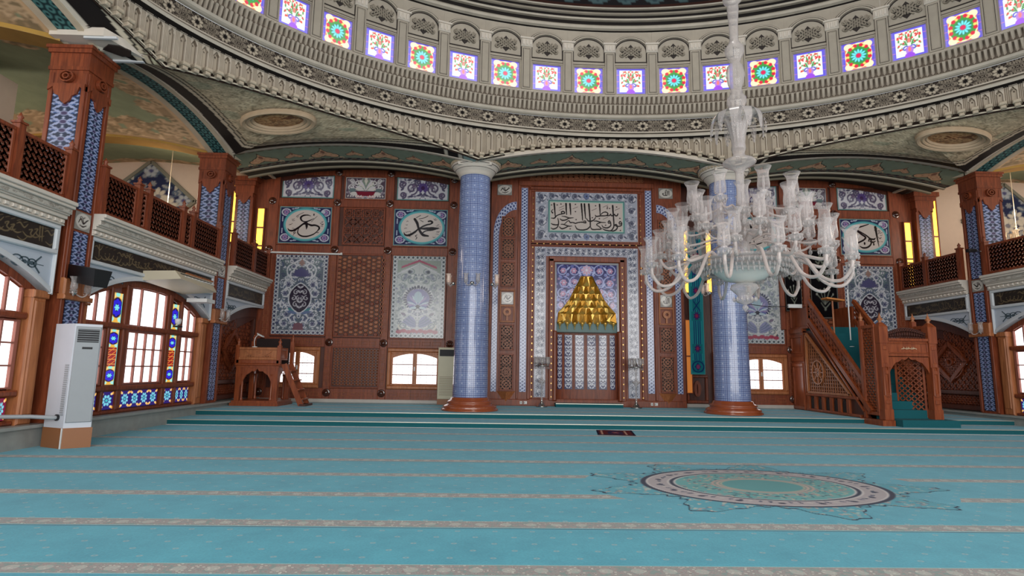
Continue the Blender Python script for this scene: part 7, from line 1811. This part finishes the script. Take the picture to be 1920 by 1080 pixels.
# rear block with the little door, platform parapet
mb = MB(); mb.box(xa-0.02, 20.35, 0.266, xb+0.02, YW-0.02, 3.1); mb.box(xa-0.06, 20.35, 3.05, xb+0.06, YW-0.02, 3.2); mb.build('platform_tower', WM, P)
mb = MB(); mb.frame(S, 20.42, 21.2, 0.28, 1.95, 0.14, 0.0, 0.06, 0.02); mb.frame(S, 20.45, 21.2, 2.3, 2.95, 0.08, 0.0, 0.05, 0.02); mb.bev(S, 20.4, 21.25, 2.0, 2.2, 0, 0.06, 0.03); mb.build('door_surround', WM, P)
mb = MB(); mb.prism(S, [(20.56, 0.3), (21.06, 0.3), (21.06, 1.6), (20.96, 1.72), (20.81, 1.84), (20.66, 1.72), (20.56, 1.6)], 0.001, 0.015); mb.build('dark_doorway', M['black'], P)
mb = MB(); mb.fbox(S, 20.0, 21.25, 3.2, 4.0, -0.1, -0.02); mb.frame(S, 20.0, 21.25, 3.18, 4.05, 0.09, -0.11, 0.02); mb.build('parapet', WM, P)
mb = MB(); mb.fbox(S2, 20.0, 21.25, 3.2, 4.0, -0.1, -0.02); mb.build('parapet', WM, P)
# lectern board with microphone stand at the pulpit top
t = thing('lectern', (11.45, 19.6, 3.19), 'small light wooden lectern board on a pole at the head of the pulpit stairs', 'lectern')
mb = MB(); mb.tube([(11.3, 18.75, 2.0), (11.3, 18.75, 4.02)], 0.028, 10); mb.build('pole', M['wood_light'], t)
mb = MB(); mb.bar((11.02, 18.75, 4.1), (11.62, 18.75, 4.03), 0.34, 0.05, (0, 0, 1)); mb.build('board', M['lectern_wood'], t)
t = thing('microphone_stand', (12.0, 19.3, 2.9), 'thin white pole standing on the pulpit stairs', 'stand')
mb = MB(); mb.tube([(12.0, 19.0, 2.5), (12.0, 19.0, 4.45)], 0.022, 8); mb.build('pole', M['white_plastic'], t)
mb = MB(); mb.lathe([(0, 0), (0.1, 0), (0.1, 0.02), (0, 0.03)], 12.0, 19.0, 14, z0=2.49); mb.build('base', M['white_plastic'], t)
t = thing('strip_lamp', (10.75, 20.5, 3.9), 'short white strip lamp on a thin black wire left of the pulpit top', 'lamp')
mb = MB(); mb.box(10.55, 20.2, 3.93, 11.05, 20.28, 4.06); mb.build('lamp_body', M['white_plastic'], t)
mb = MB(); mb.tube([(7.62+0.5, 18.5, 3.85), (9.5, 19.6, 3.88), (10.56, 20.24, 3.98)], 0.012, 6); mb.build('wire', M['black_plastic'], t)
# embroidered black cloths at the pulpit head
for (u0, u1, zz0, zz1, lab) in ((11.95, 13.0, 3.65, 6.3, 'large black cloth embroidered with pale script and a spray, over the pulpit head'), (10.95, 11.6, 3.9, 6.2, 'narrow black embroidered cloth left of the larger one at the pulpit head')):
    mb = MB(); cb_ = cv_black_curtain(1); panel(mb, FB, cb_, u0, u1, zz0, zz1, 0.14, 0.02, bulge=lambda U, V: 0.02*np.sin(U*14)); o = mb.build('embroidered_cloth', M['cloth']); tag(o, lab, 'cloth', None)
mb = MB(); mb.bev(FB, 11.65, 11.9, 3.2, 6.6, 0, 0.16, 0.02); mb.bev(FB, 10.75, 10.92, 3.2, 6.6, 0, 0.16, 0.02); mb.bev(FB, 10.75, 13.1, 6.35, 6.6, 0, 0.18, 0.03); mb.build('canopy_frame', M['wood'], wall_back)

# ================================================================ air conditioners
a = thing('air_conditioner', (-8.12, 11.35, 0.0), 'large white floor-standing air conditioner on a brown box by the left windows', 'air conditioner', None)
ax0, ax1, ay0, ay1 = -8.58, -7.72, 10.95, 11.62
# the unit stands turned: its grey front faces the hall on the right
A4 = [(-8.55, 11.25), (-8.02, 11.02), (-7.70, 11.30), (-8.25, 11.58)]
def quadprism(mb, pts, za, zb_, m=0, k=0.0):
    V = [(x, y, za) for x, y in pts]+[(x, y, zb_) for x, y in pts]; mb.add(V, np.array([(0, 3, 2, 1), (4, 5, 6, 7), (0, 1, 5, 4), (1, 2, 6, 5), (2, 3, 7, 6), (3, 0, 4, 7)]), m)
mb = MB(); quadprism(mb, [(-8.58, 11.27), (-8.02, 11.0), (-7.67, 11.3), (-8.25, 11.61)], 0.0, 0.37); mb.build('wooden_box', M['box_wood'], a)
mb = MB(); mb.bar((-8.02, 10.998, 0.0), (-8.02, 10.998, 0.37), 0.02, 0.02, (0, 1, 0)); mb.build('white_edge', M['white_plastic'], a)
mb = MB(); quadprism(mb, A4, 0.37, 2.32); mb.build('shell', M['ac_white'], a)
def fr2(p, q):
    p = np.array([*p, 0.0]); q = np.array([*q, 0.0]); U = (q-p); L = np.linalg.norm(U); U /= L; return Fr(p, U, (0, 0, 1), (U[1], -U[0], 0)), L
fs, Ls = fr2(A4[0], A4[1]); ff, Lf = fr2(A4[1], A4[2])
mb = MB(); mb.bev(ff, 0.02, Lf-0.01, 0.47, 2.27, 0, 0.03, 0.012); mb.build('front_panel', M['ac_grey'], a)
mb = MB(); mb.fbox(ff, 0.05, Lf-0.04, 1.97, 2.22, 0.03, 0.034); o = mb.build('outlet_grille', M['dark'], a)
mb = MB()
for i in range(6): mb.fbox(ff, 0.05, Lf-0.04, 1.99+0.042*i, 1.998+0.042*i, 0.034, 0.05)
mb.build('louvre', M['ac_grey'], o)
mb = MB(); mb.fbox(ff, 0.14, 0.3, 1.84, 1.88, 0.03, 0.036); mb.build('display', M['dark'], a)
mb = MB()
for i in range(24): mb.fbox(fs, Ls-0.14, Ls-0.04, 0.6+0.04*i, 0.625+0.04*i, 0, 0.012)
mb.build('side_vent', M['ac_grey'], a)
mb = MB(); mb.tube([fs.pt(Ls-0.2, 0.56, 0.02), fs.pt(Ls-0.2, 0.56, 0.08), (-8.6, 10.98, 0.58), (-8.88, 10.62, 0.6)], 0.038, 10); mb.build('pipe', M['ac_grey'], a)
mb = MB(); mb.ring(fs, Ls-0.19, 0.56, 0.06, 0.06, 0.03, 0, 0.03, n=14); mb.build('pipe_collar', M['dark'], a)
for (u0, u1, lab, mt, ang) in ((-2.12, -1.42, 'cream floor-standing air conditioner behind the left blue column', 'ac_cream', 0), (8.12, 8.5, 'white floor-standing air conditioner edge behind the right blue column', 'ac_white', 0)):
    y = 20.9; fr = Fr((0, y, 0), (1, 0, 0), (0, 0, 1), (0, -1, 0))
    t = thing('air_conditioner', ((u0+u1)/2, y, 0.266), lab, 'air conditioner')
    mb = MB(); mb.fbox(fr, u0, u1, 0.27, 0.46, -0.25, 0.0); mb.build('wooden_box', M['box_wood'], t)
    mb = MB(); mb.bev(fr, u0, u1, 0.46, 2.32, -0.25, 0.03, 0.02); mb.build('shell', M[mt], t)
    mb = MB(); mb.fbox(fr, u0+0.05, u1-0.04, 2.0, 2.24, 0.03, 0.035); mb.build('outlet_grille', M['dark'], t)
    mb = MB()
    for i in range(14): mb.fbox(fr, u0+0.06, u1-0.05, 0.6+0.05*i, 0.612+0.05*i, 0.03, 0.036)
    mb.build('intake_slot', M['louv_brown'], t)
# long ceiling-type unit hung on the left gallery front
t = thing('hanging_air_conditioner', (-8.2, 15.3, 3.4), 'long cream air conditioner unit hung under the left gallery front', 'air conditioner')
mb = MB(); n = 2
V = [(-8.74, 14.0, 3.84), (-8.74, 15.9, 3.84), (-8.0, 15.9, 3.86), (-7.95, 14.0, 3.86), (-8.74, 14.0, 3.6), (-8.74, 15.9, 3.5), (-7.8, 15.85, 3.56), (-7.78, 14.0, 3.66)]
mb.add(V, np.array([(0, 3, 2, 1), (4, 5, 6, 7), (0, 1, 5, 4), (1, 2, 6, 5), (2, 3, 7, 6), (3, 0, 4, 7)])); mb.build('shell', M['ac_cream2'], t)
mb = MB()
for i in range(9): mb.bar((-7.9+0.012, 14.35+0.17*i, 3.77), (-7.9+0.012, 14.47+0.17*i, 3.765), 0.03, 0.03, (1, 0, 1))
mb.build('outlet_louvre', M['white_plastic'], t)
mb = MB(); mb.bar((-7.92, 14.2, 3.815), (-7.95, 15.85, 3.80), 0.02, 0.03, (0, 0, 1)); mb.build('dark_slot', M['dark'], t)
mb = MB(); mb.bar((-8.7, 14.0, 3.9), (-8.0, 15.95, 3.9), 0.05, 0.04, (0, 0, 1)) if False else mb.bar((-8.0, 14.6, 3.885), (-8.02, 16.0, 3.88), 0.05, 0.04, (0, 0, 1)); mb.build('wooden_batten', M['wood_light'], t)
t = thing('white_box_unit', (-8.45, 16.6, 3.1), 'small white box right under the hanging air conditioner', 'box'); mb = MB(); mb.box(-8.66, 15.95, 3.3, -8.1, 16.4, 3.4); mb.build('body', M['white_plastic'], t)
# loudspeaker on the near left pier
t = thing('loudspeaker', (-8.4, 11.6, 3.3), 'black wedge loudspeaker fixed on the nearest left pier', 'loudspeaker')
Rm = Matrix.Rotation(math.radians(-28), 3, 'Z') @ Matrix.Rotation(math.radians(10), 3, 'Y')
mb = MB(); mb.box(-0.5, -0.16, -0.17, 0.5, 0.16, 0.17)
V = mb.V[0].copy(); V[:, 1] *= np.where(V[:, 2] < 0, 0.75, 1.0); mb.V[0] = np.array([list(Rm @ Vector(v)) for v in V])+np.array([-8.2, 11.45, 3.3])
mb.build('cabinet', M['black_plastic'], t)
mb = MB(); mb.bar((-8.68, 11.65, 3.3), (-8.3, 11.6, 3.3), 0.06, 0.05); mb.build('wall_bracket', M['black_plastic'], t)
# black floodlight and tiny camera on the right pier
t = thing('security_camera', (15.3, 17.6, 5.55), 'small black camera on the right corner pier', 'camera')
mb = MB(); mb.box(14.98, 17.35, 5.5, 15.25, 17.47, 5.6); mb.build('body', M['black_plastic'], t); mb = MB(); mb.bar((15.2, 17.41, 5.55), (15.62, 17.52, 5.55), 0.03, 0.03); mb.build('arm', M['black_plastic'], t)
t = thing('security_camera', (-8.2, 15.9, 2.6), 'small white camera between the left arched windows', 'camera')
mb = MB(); mb.lathe([(0.0, -0.09), (0.07, -0.05), (0.085, 0.02), (0.085, 0.07), (0.05, 0.09), (0.0, 0.09)], -8.72, 15.75, 14, z0=2.72); mb.build('housing', M['white_plastic'], t); mb = MB(); mb.bar((-8.86, 15.85, 2.6), (-8.7, 15.85, 2.6), 0.2, 0.04); mb.build('mount', M['dark'], t)
# prayer rug
mb = MB(); cr_ = cv_rug(); h, w = cr_.a.shape[:2]; V, U = np.mgrid[0:h, 0:w]; u = U/(w-1); v = V/(h-1)
X = 2.54+0.93*u+(0.16)*v; Y = 14.36-0.1*u+1.16*v; mb.grid(np.stack([X, Y, 0.006+0.004*np.sin(X*9)], -1), cr_.lin(), 0, 0.006, (0, 0, 1)); o = mb.build('prayer_rug', M['cloth']); tag(o, 'small dark red and navy prayer rug lying before the steps', 'rug')

# ================================================================ crystal wall sconces and floor candelabra
def shade_mb(mb, cx=0, cy=0, z=0.0, h=0.3, r=0.07, n=12):
    mb.lathe([(r*0.55, 0), (r*0.95, 0.02*h/0.3), (r*1.0, h*0.25), (r*0.86, h*0.62), (r*0.92, h*0.8), (r*1.35, h)], cx, cy, n, z0=z); return mb
def sconce(loc, ang, label, n=2, mat='crystal_dense'):
    t = thing('wall_sconce', loc, label, 'sconce', None); t.rotation_euler = (0, 0, ang)
    mb = MB(); mb.lathe([(0, -0.05), (0.06, -0.03), (0.07, 0.02), (0.04, 0.06), (0, 0.07)], 0, -0.04, 12); mb.build('back_plate', M['chrome'], t, local=True)
    for i in range(n):
        sx_ = (-1, 1)[i] if n == 2 else 0
        mb = MB(); mb.tube(crm([(0, -0.05, 0), (sx_*0.1, -0.12, -0.07), (sx_*0.17, -0.16, -0.05), (sx_*0.19, -0.18, 0.02)], 1, 6)[0], 0.014, 8); mb.build('arm', M['crystal_arm'], t, local=True)
        mb = MB(); mb.lathe([(0.0, -0.03), (0.06, 0.0), (0.07, 0.015), (0.02, 0.02)], sx_*0.19, -0.18, 12, z0=0.02); shade_mb(mb, sx_*0.19, -0.18, 0.04, 0.26, 0.065); mb.build('glass_shade', M[mat], t, local=True)
        mb = MB()
        for k in range(5): a_ = 2*PI*k/5; mb.lathe([(0, -0.05), (0.012, -0.03), (0, 0)], sx_*0.19+0.055*math.cos(a_), -0.18+0.055*math.sin(a_), 5, z0=0.01)
        mb.build('pendant_drops', M['crystal'], t, local=True)['kind'] = 'stuff'
    return t
M['crystal_pink'] = crystal('warm_lit_crystal', 0.85, (0.95, 0.72, 0.6))
sconce((-0.82, 17.84, 4.25), 0, 'crystal sconce with two glasses on the front of the left blue column')
sconce((-1.42, 18.38, 4.3), -PI/2, 'pinkish crystal sconce on the left flank of the left blue column', 2, 'crystal_pink')
sconce((-0.22, 18.38, 4.3), PI/2, 'pinkish crystal sconce on the right flank of the left blue column', 2, 'crystal_pink')
sconce((7.02, 18.38, 4.15), -PI/2, 'pinkish crystal sconce on the left flank of the right blue column', 2, 'crystal_pink')
sconce((8.22, 18.38, 4.15), PI/2, 'amber-tinted crystal sconce on the right flank of the right blue column', 2, 'crystal_pink')
sconce((-8.62, 11.62, 2.98), PI/2, 'crystal sconce on the nearest left pier beside the white air conditioner')
sconce((-8.62, 17.8, 2.98), PI/2, 'crystal sconce on the left corner pier under the gallery')
sconce((15.52, 17.8, 2.98), -PI/2, 'crystal sconce on the right corner pier under the gallery')
cnd = thing('crystal_candelabrum', (1.62, 20.35, 0.266), 'tall crystal floor candelabrum left of the prayer niche opening', 'candelabrum', 'pair of crystal floor candelabra')
mb = MB(); mb.lathe([(0, 0), (0.2, 0), (0.2, 0.03), (0.12, 0.06), (0.09, 0.12), (0.05, 0.16), (0.04, 0.24)], 0, 0, 24); mb.build('base', M['chrome'], cnd, local=True)
mb = MB(); mb.lathe([(0.025, 0.22), (0.035, 0.3), (0.02, 0.36), (0.022, 0.75), (0.06, 0.82), (0.13, 0.88), (0.14, 0.92), (0.04, 0.95), (0.03, 1.05), (0.035, 1.3), (0.06, 1.36), (0.05, 1.42)], 0, 0, 16); mb.build('stem', M['crystal_dense'], cnd, local=True)
mb = MB(); mb.lathe([(0.05, 1.4), (0.26, 1.42), (0.27, 1.44), (0.1, 1.47), (0.03, 1.6), (0.0, 1.72)], 0, 0, 24); mb.build('tray', M['chrome'], cnd, local=True)
for k in range(7):
    a_ = 2*PI*k/7+0.2; cx_, cy_ = 0.24*math.cos(a_), 0.24*math.sin(a_)
    mb = MB(); mb.lathe([(0.02, 1.44), (0.02, 1.5), (0.05, 1.51)], cx_, cy_, 10); shade_mb(mb, cx_, cy_, 1.51, 0.24, 0.06); mb.build('glass_shade', M['crystal_dense'], cnd, local=True)
mb = MB()
for k in range(24): a_ = 2*PI*k/24; mb.lathe([(0, 1.32), (0.012, 1.35), (0, 1.42)], 0.25*math.cos(a_), 0.25*math.sin(a_), 5)
mb.build('pendant_drops', M['crystal'], cnd, local=True)['kind'] = 'stuff'
dup(cnd, (4.98, 20.35, 0.266), 0.5, 'tall crystal floor candelabrum right of the prayer niche opening')

# ================================================================ diamond calligraphy frames in the galleries, roundels of the pendentives
def diamond(cu, cv_, r, fr, label, flowers=True):
    c = Cv(90, 90, (40, 46, 78)); c.line([(0, 45), (45, 90), (90, 45), (45, 0), (0, 45)], 8, (70, 84, 92)); (undergrowth(c, 5, 5, 85, 85, 120, ((150, 152, 150), (84, 100, 120), (176, 172, 160)), 6, 3, 6), [c.flower(45+q*9, 40+9*(q % 2), 9, 7, (206, 198, 180), (120, 120, 130)) for q in (-2, -1, 0, 1, 2)]) if flowers else (c.ell(45, 45, 27, 27, (72, 140, 146)), c.ell(45, 45, 24, 24, (205, 200, 188)))
    for k in range(4): a_ = k*PI/2; c.flower(45+33*math.cos(a_), 45+33*math.sin(a_), 7, 6, (170, 176, 182), (80, 80, 120))
    if not flowers: c.curve([(34, 34), (40, 50), (48, 58), (60, 40), (52, 32), (44, 40)], [2, 4, 3, 4, 3, 1], (30, 26, 30))
    t = thing('diamond_calligraphy', tuple(fr.pt(cu, cv_-r, 0)), label, 'calligraphy panel', 'diamond calligraphy panels in the galleries')
    h, w = 90, 90; V, U = np.mgrid[0:h, 0:w]; u = U/(w-1)-0.5; v = V/(h-1)-0.5; mk = (np.abs(u)+np.abs(v)) <= 0.5
    mb = MB(); mb.grid(fr.pt(cu+u*2*r*1.15, cv_+v*2*r, 0.06), c.lin(), 0, holes=~(mk[:-1, :-1] & mk[1:, 1:] & mk[:-1, 1:] & mk[1:, :-1])); mb.build('tile_face', M['tile'], t)
    mb = MB(); p = [(cu-r*1.15, cv_), (cu, cv_+r), (cu+r*1.15, cv_), (cu, cv_-r)]
    for i in range(4): mb.bar(fr.pt(*p[i], 0.05), fr.pt(*p[(i+1) % 4], 0.05), 0.12, 0.12, fr.N)
    mb.build('frame', M['frame_grey'], t)
    return t
M['frame_grey'] = plain('weathered_grey_frame', (120, 118, 104), 0.6)
diamond(-13.35, 7.7, 1.55, FB, 'diamond-shaped floral tile frame on the left gallery end wall')
diamond(20.0, 7.6, 1.55, FB, 'diamond-shaped floral tile frame on the right gallery end wall')
FG = Fr((-12.9, 0, 0), (0, 1, 0), (0, 0, 1), (1, 0, 0))
mb = MB(); mb.box(-17.4, 12.05, 4.62, -12.9, 14.6, 8.9); struct('wall_gallery_pier_left', mb, M['cream'])
diamond(13.6, 6.9, 1.5, Fr((-12.9, 12.6-13.6+0.0, 0), (0, 1, 0), (0, 0, 1), (1, 0, 0)), 'diamond calligraphy frame on the left gallery inner wall at the photo edge', False)
# carved oval roundels in the pendentives
def roundel(ctr, nrm, up, ru, rv, label):
    n = np.array(nrm, float); n /= np.linalg.norm(n); U_ = np.cross(up, n); U_ /= np.linalg.norm(U_); V_ = np.cross(n, U_); fr = Fr(ctr, U_, V_, n)
    t = thing('pendentive_roundel', tuple(ctr), label, 'roundel', 'carved roundels of the pendentives')
    mb = MB(); prof = [(1.0, 0.0), (1.0, 0.1), (0.95, 0.14), (0.88, 0.12), (0.86, 0.08), (0.8, 0.1), (0.76, 0.08), (0.74, 0.04), (0.69, 0.05), (0.66, 0.0), (0.64, -0.04)]
    k = 64; Vv = []; F = []
    for r, d in prof:
        for i in range(k): a_ = 2*PI*i/k; Vv.append(fr.pt(ru*r*math.cos(a_), rv*r*math.sin(a_), d))
    for j in range(len(prof)-1):
        for i in range(k): F.append((j*k+i, j*k+(i+1) % k, (j+1)*k+(i+1) % k, (j+1)*k+i))
    mb.add(Vv, np.array(F)); mb.build('moulded_rim', M['roundel_rim'], t)
    sc = cv_arabesque(80, 80, (120, 78, 50), (206, 160, 112), (170, 118, 76), 60, 6, 12, 9); h, w = 80, 80
    R_, A_ = np.meshgrid(np.linspace(0.01, 1, 30), np.linspace(0, 2*PI, 61), indexing='ij'); X = R_*np.cos(A_)*0.66; Y = R_*np.sin(A_)*0.66
    C = sc.lin()[np.clip((Y/1.4+0.5)*79, 0, 79).astype(int), np.clip((X/1.4+0.5)*79, 0, 79).astype(int)]
    mb = MB(); mb.grid(fr.pt(X*ru, Y*rv, 0.03-0.05*R_), C); mb.build('script_disc', M['relief'], t)
M['roundel_rim'] = plain('tan_and_white_plaster_rim', (184, 160, 132), 0.7, noise=0.12)
for PEN, tx, lab in ((PENL, -6.3, 'oval carved roundel with script on the left pendentive'), (PENR, 13.2, 'oval carved roundel with script on the right pendentive')):
    d_ = np.hypot(PEN[..., 0]-tx, PEN[..., 1]-15.45); i_, j_ = np.unravel_index(np.argmin(d_), d_.shape); i_ = min(max(i_, 4), PEN.shape[0]-5)
    n_ = np.cross(PEN[i_+4, j_]-PEN[i_-4, j_], PEN[i_, j_+10]-PEN[i_, j_-10]); n_ /= np.linalg.norm(n_); n_ = n_ if n_[2] < 0 else -n_
    roundel(PEN[i_, j_]+n_*0.06, n_, (0.0, 1.0, 0.05), 1.05, 0.58, lab)
# ================================================================ crystal chandeliers
def chandelier(name, loc, label, scale=1.0, full=True, group=None):
    t = thing(name, loc, label, 'chandelier', group)
    CRY, ARM, DEN = M['crystal'], M['crystal_arm'], M['crystal_dense']
    # local heights measured from the rim of the big bowl (z = 0)
    mb = MB(); mb.lathe([(0.0, -0.36), (0.1, -0.35), (0.3, -0.3), (0.44, -0.2), (0.5, -0.12), (0.5, -0.1)], 0, 0, 40); mb.build('frosted_bowl', M['bowl_glass'], t, local=True)
    mb = MB()
    for z, r in ((0.0, 0.78), (-0.06, 0.74), (-0.12, 0.66), (-0.18, 0.6)): mb.lathe([(r-0.03, z-0.035), (r, z-0.02), (r+0.015, z), (r-0.02, z+0.02)], 0, 0, 48)
    mb.lathe([(0.5, -0.1), (0.62, -0.14), (0.75, 0.0), (0.3, 0.03), (0.1, 0.05)], 0, 0, 40)
    for z, r, n in ((-0.09, 0.78, 60), (-0.15, 0.72, 56), (-0.21, 0.64, 50)):
        for k in range(n): a = 2*PI*k/n; mb.lathe([(0, -0.05), (0.02, -0.02), (0.012, 0.04)], r*math.cos(a), r*math.sin(a), 5, z0=z)
    mb.build('beaded_rim', DEN, t, local=True)
    mb = MB(); mb.lathe([(0.0, -0.82), (0.03, -0.78), (0.05, -0.74), (0.02, -0.7), (0.12, -0.66), (0.15, -0.62), (0.1, -0.56), (0.16, -0.5), (0.22, -0.44), (0.2, -0.38), (0.1, -0.35)], 0, 0, 24)
    for k in range(14): a = 2*PI*k/14; mb.lathe([(0, -0.06), (0.022, -0.02), (0.0, 0.03)], 0.17*math.cos(a), 0.17*math.sin(a), 6, z0=-0.6)
    mb.build('bottom_finial', DEN, t, local=True)
    mb = MB(); mb.lathe([(0.1, 0.03), (0.12, 0.1), (0.1, 0.3), (0.16, 0.38), (0.3, 0.44), (0.32, 0.47), (0.12, 0.5), (0.08, 0.62), (0.07, 0.8), (0.22, 0.84), (0.23, 0.87), (0.08, 0.92), (0.06, 1.15), (0.07, 1.5)], 0, 0, 24); mb.build('central_stem', DEN, t, local=True)
    # lamp tiers: radius, cup height, count, arm drop, phase
    tiers = ((1.54, -0.10, 14, 0.34, 0.10), (1.30, 0.12, 10, 0.22, 0.45), (1.18, 0.38, 10, 0.16, 0.1), (0.92, 0.62, 8, 0.14, 0.4), (0.80, 0.88, 8, 0.12, 0.0), (0.42, 0.55, 6, 0.1, 0.2)) if full else ((0.55, 0.0, 8, 0.15, 0.1), (0.35, 0.3, 5, 0.1, 0.4))
    sh = None
    for ti, (R_, zc, n, drop, ph) in enumerate(tiers):
        mb = MB(); r0 = min(0.62, R_*0.45) if ti < 2 else min(0.2, R_*0.4); zr = 0.0 if ti < 2 else zc-0.05
        pts = [(r0, 0, zr-0.02), (r0+(R_-r0)*0.25, 0, zr-0.02+(0.05 if ti else 0.06)), (r0+(R_-r0)*0.55, 0, zc-drop*0.75), (r0+(R_-r0)*0.82, 0, zc-drop), (R_-0.02, 0, zc-drop*0.55), (R_, 0, zc-0.03)]
        mb.tube(crm(pts, 1, 7)[0], 0.026 if ti < 2 else 0.018, 8, caps=False); arm0 = mb.build('arm', ARM, t, local=True)
        if sh is None:
            mb = MB(); shade_mb(mb, 0, 0, 0.06, 0.36, 0.092, 16); sh = mb.build('glass_shade', CRY, t, local=True)
            mb = MB(); mb.lathe([(0.0, -0.08), (0.05, -0.05), (0.1, 0.0), (0.105, 0.02), (0.05, 0.03), (0.045, 0.06)], 0, 0, 14)
            for k in range(8): a = 2*PI*k/8; mb.lathe([(0, -0.07), (0.016, -0.03), (0, 0.0)], 0.09*math.cos(a), 0.09*math.sin(a), 5, z0=0.0)
            mb.lathe([(0.0, -0.24), (0.025, -0.2), (0.03, -0.17), (0.01, -0.14), (0.02, -0.11), (0.006, -0.07)], 0, 0, 8)
            cup = mb.build('drip_cup', DEN, t, local=True)
            mb = MB(); mb.lathe([(0.0, 0.3), (0.018, 0.26), (0.022, 0.14), (0.014, 0.05)], 0, 0, 8); bulb = mb.build('candle_bulb', M['crystal_dense'], t, local=True)
            first = True
        else: first = False
        for k in range(n):
            a = 2*PI*k/n+ph; x, y = R_*math.cos(a), R_*math.sin(a)
            ar = arm0 if k == 0 else arm0.copy()
            if k: COL.objects.link(ar); ar.parent = t
            ar.rotation_euler = (0, 0, a)
            for src in (sh, cup, bulb):
                q = src if (first and k == 0) else src.copy()
                if not (first and k == 0): COL.objects.link(q); q.parent = t
                q.location = (x, y, zc); q.rotation_euler = (0, 0, a)
    if full:
        # upper stem with palm spray, balusters and second spray
        mb = MB(); mb.lathe([(r0_*(0.74 if z0_ > 1.75 else 1), z0_) for r0_, z0_ in [(0.07, 1.5), (0.1, 1.55), (0.24, 1.62), (0.27, 1.66), (0.24, 1.7), (0.14, 1.74), (0.12, 1.8), (0.16, 1.9), (0.12, 2.1), (0.08, 2.3), (0.09, 2.5), (0.14, 2.6), (0.22, 2.7), (0.2, 2.8), (0.14, 2.85), (0.12, 2.95), (0.17, 3.05), (0.2, 3.2), (0.18, 3.35), (0.1, 3.42), (0.14, 3.5), (0.2, 3.58), (0.22, 3.68), (0.14, 3.76), (0.1, 3.82), (0.1, 4.1), (0.13, 4.4), (0.12, 4.5), (0.2, 4.56), (0.22, 4.62), (0.1, 4.7), (0.09, 6.0), (0.06, 8.0), (0.05, 15.2)]], 0, 0, 24); mb.build('upper_stem', DEN, t, local=True)
        for z0_, r_, h_ in ((1.9, 0.42, 0.6), (4.75, 0.42, 0.7)):
            for k in range(12):
                a = 2*PI*k/12; mb = MB()
                pts = [(0.08, 0, z0_), (0.12, 0, z0_+h_*0.5), (0.22, 0, z0_+h_*0.9), (r_*0.8, 0, z0_+h_), (r_, 0, z0_+h_*0.75), (r_*1.02, 0, z0_+h_*0.4)]
                P_, _ = crm(pts, 1, 6); w_ = 0.075*np.sin(np.linspace(0.15, 1, len(P_))*PI*0.93)+0.012
                L_ = np.stack([P_+np.array([0, 1, 0])*w_[:, None], P_-np.array([0, 1, 0])*w_[:, None]]); L_[1] += np.array([0, 0, 0.0])
                mb.grid(L_, None); 
                for j in range(len(P_)-8, len(P_), 2): mb.lathe([(0, -0.05), (0.018, -0.02), (0, 0.02)], P_[j][0], P_[j][1], 5, z0=P_[j][2]-0.02)
                o = mb.build('palm_leaf', DEN, t, local=True); o.rotation_euler = (0, 0, a)
    return t
M['bowl_glass'] = crystal('frosted_bowl_glass', 0.85, (0.9, 0.85, 0.78), 0.35)
M['candle_white'] = plain('white_candle_bulb', (235, 228, 215), 0.4)
chandelier('crystal_chandelier', (3.95, 8.9, 3.36), 'huge many-armed crystal chandelier with glass shades hanging under the dome', 1.0, True)
M['warm_glass'] = crystal('warm_gallery_crystal', 0.8, (1.0, 0.85, 0.6))
for x, y, z, lab in ((-11.2, 18.9, 6.35, 'small glowing crystal chandelier in the left gallery'), (18.1, 18.9, 6.3, 'small glowing crystal chandelier in the right gallery')):
    g = thing('gallery_chandelier', (x, y, z), lab, 'chandelier', 'small gallery chandeliers')
    mb = MB(); mb.lathe([(0.0, -0.5), (0.05, -0.45), (0.1, -0.38), (0.2, -0.3), (0.16, -0.2), (0.06, -0.1), (0.05, 0.3), (0.1, 0.35), (0.03, 0.4), (0.012, 0.5), (0.012, 2.75)], 0, 0, 16); mb.build('stem', M['warm_glass'], g, local=True)
    for k in range(10):
        a = 2*PI*k/10; mb = MB(); mb.tube(crm([(0.05, 0, -0.1), (0.25, 0, -0.3), (0.5, 0, -0.25), (0.55, 0, -0.1)], 1, 5)[0], 0.015, 6); mb.lathe([(0.0, -0.14), (0.05, -0.1), (0.02, -0.08)], 0.55, 0, 8); shade_mb(mb, 0.55, 0, -0.08, 0.22, 0.06, 10)
        if k % 2 == 0: mb.tube(crm([(0.05, 0, 0.15), (0.2, 0, 0.0), (0.32, 0, 0.1)], 1, 5)[0], 0.012, 6); shade_mb(mb, 0.32, 0, 0.1, 0.2, 0.055, 10)
        o = mb.build('arm_with_shade', M['warm_glass'], g, local=True); o.rotation_euler = (0, 0, a)
    mb = MB(); mb.lathe([(0.0, 0.0), (0.03, 0.03), (0.0, 0.08)], 0.0, 0.0, 8, z0=0.45); mb.build('lit_bulb', M['lamp_glow'], g, local=True)
    point('gallery_lamp_light', (x, y-0.2, z+0.9), 70, (1.0, 0.82, 0.66), 0.3)
for side, sx in (('left', lambda x: x), ('right', mirx)):
    point('gallery_fill', (sx(-16.6), 14.6, 7.2), 480, (1.0, 0.88, 0.76), 1.4); point('gallery_fill', (sx(-13.8), 8.0, 7.0), 300, (1.0, 0.88, 0.76), 1.2)  # unseen warm fill lights added deep in the galleries
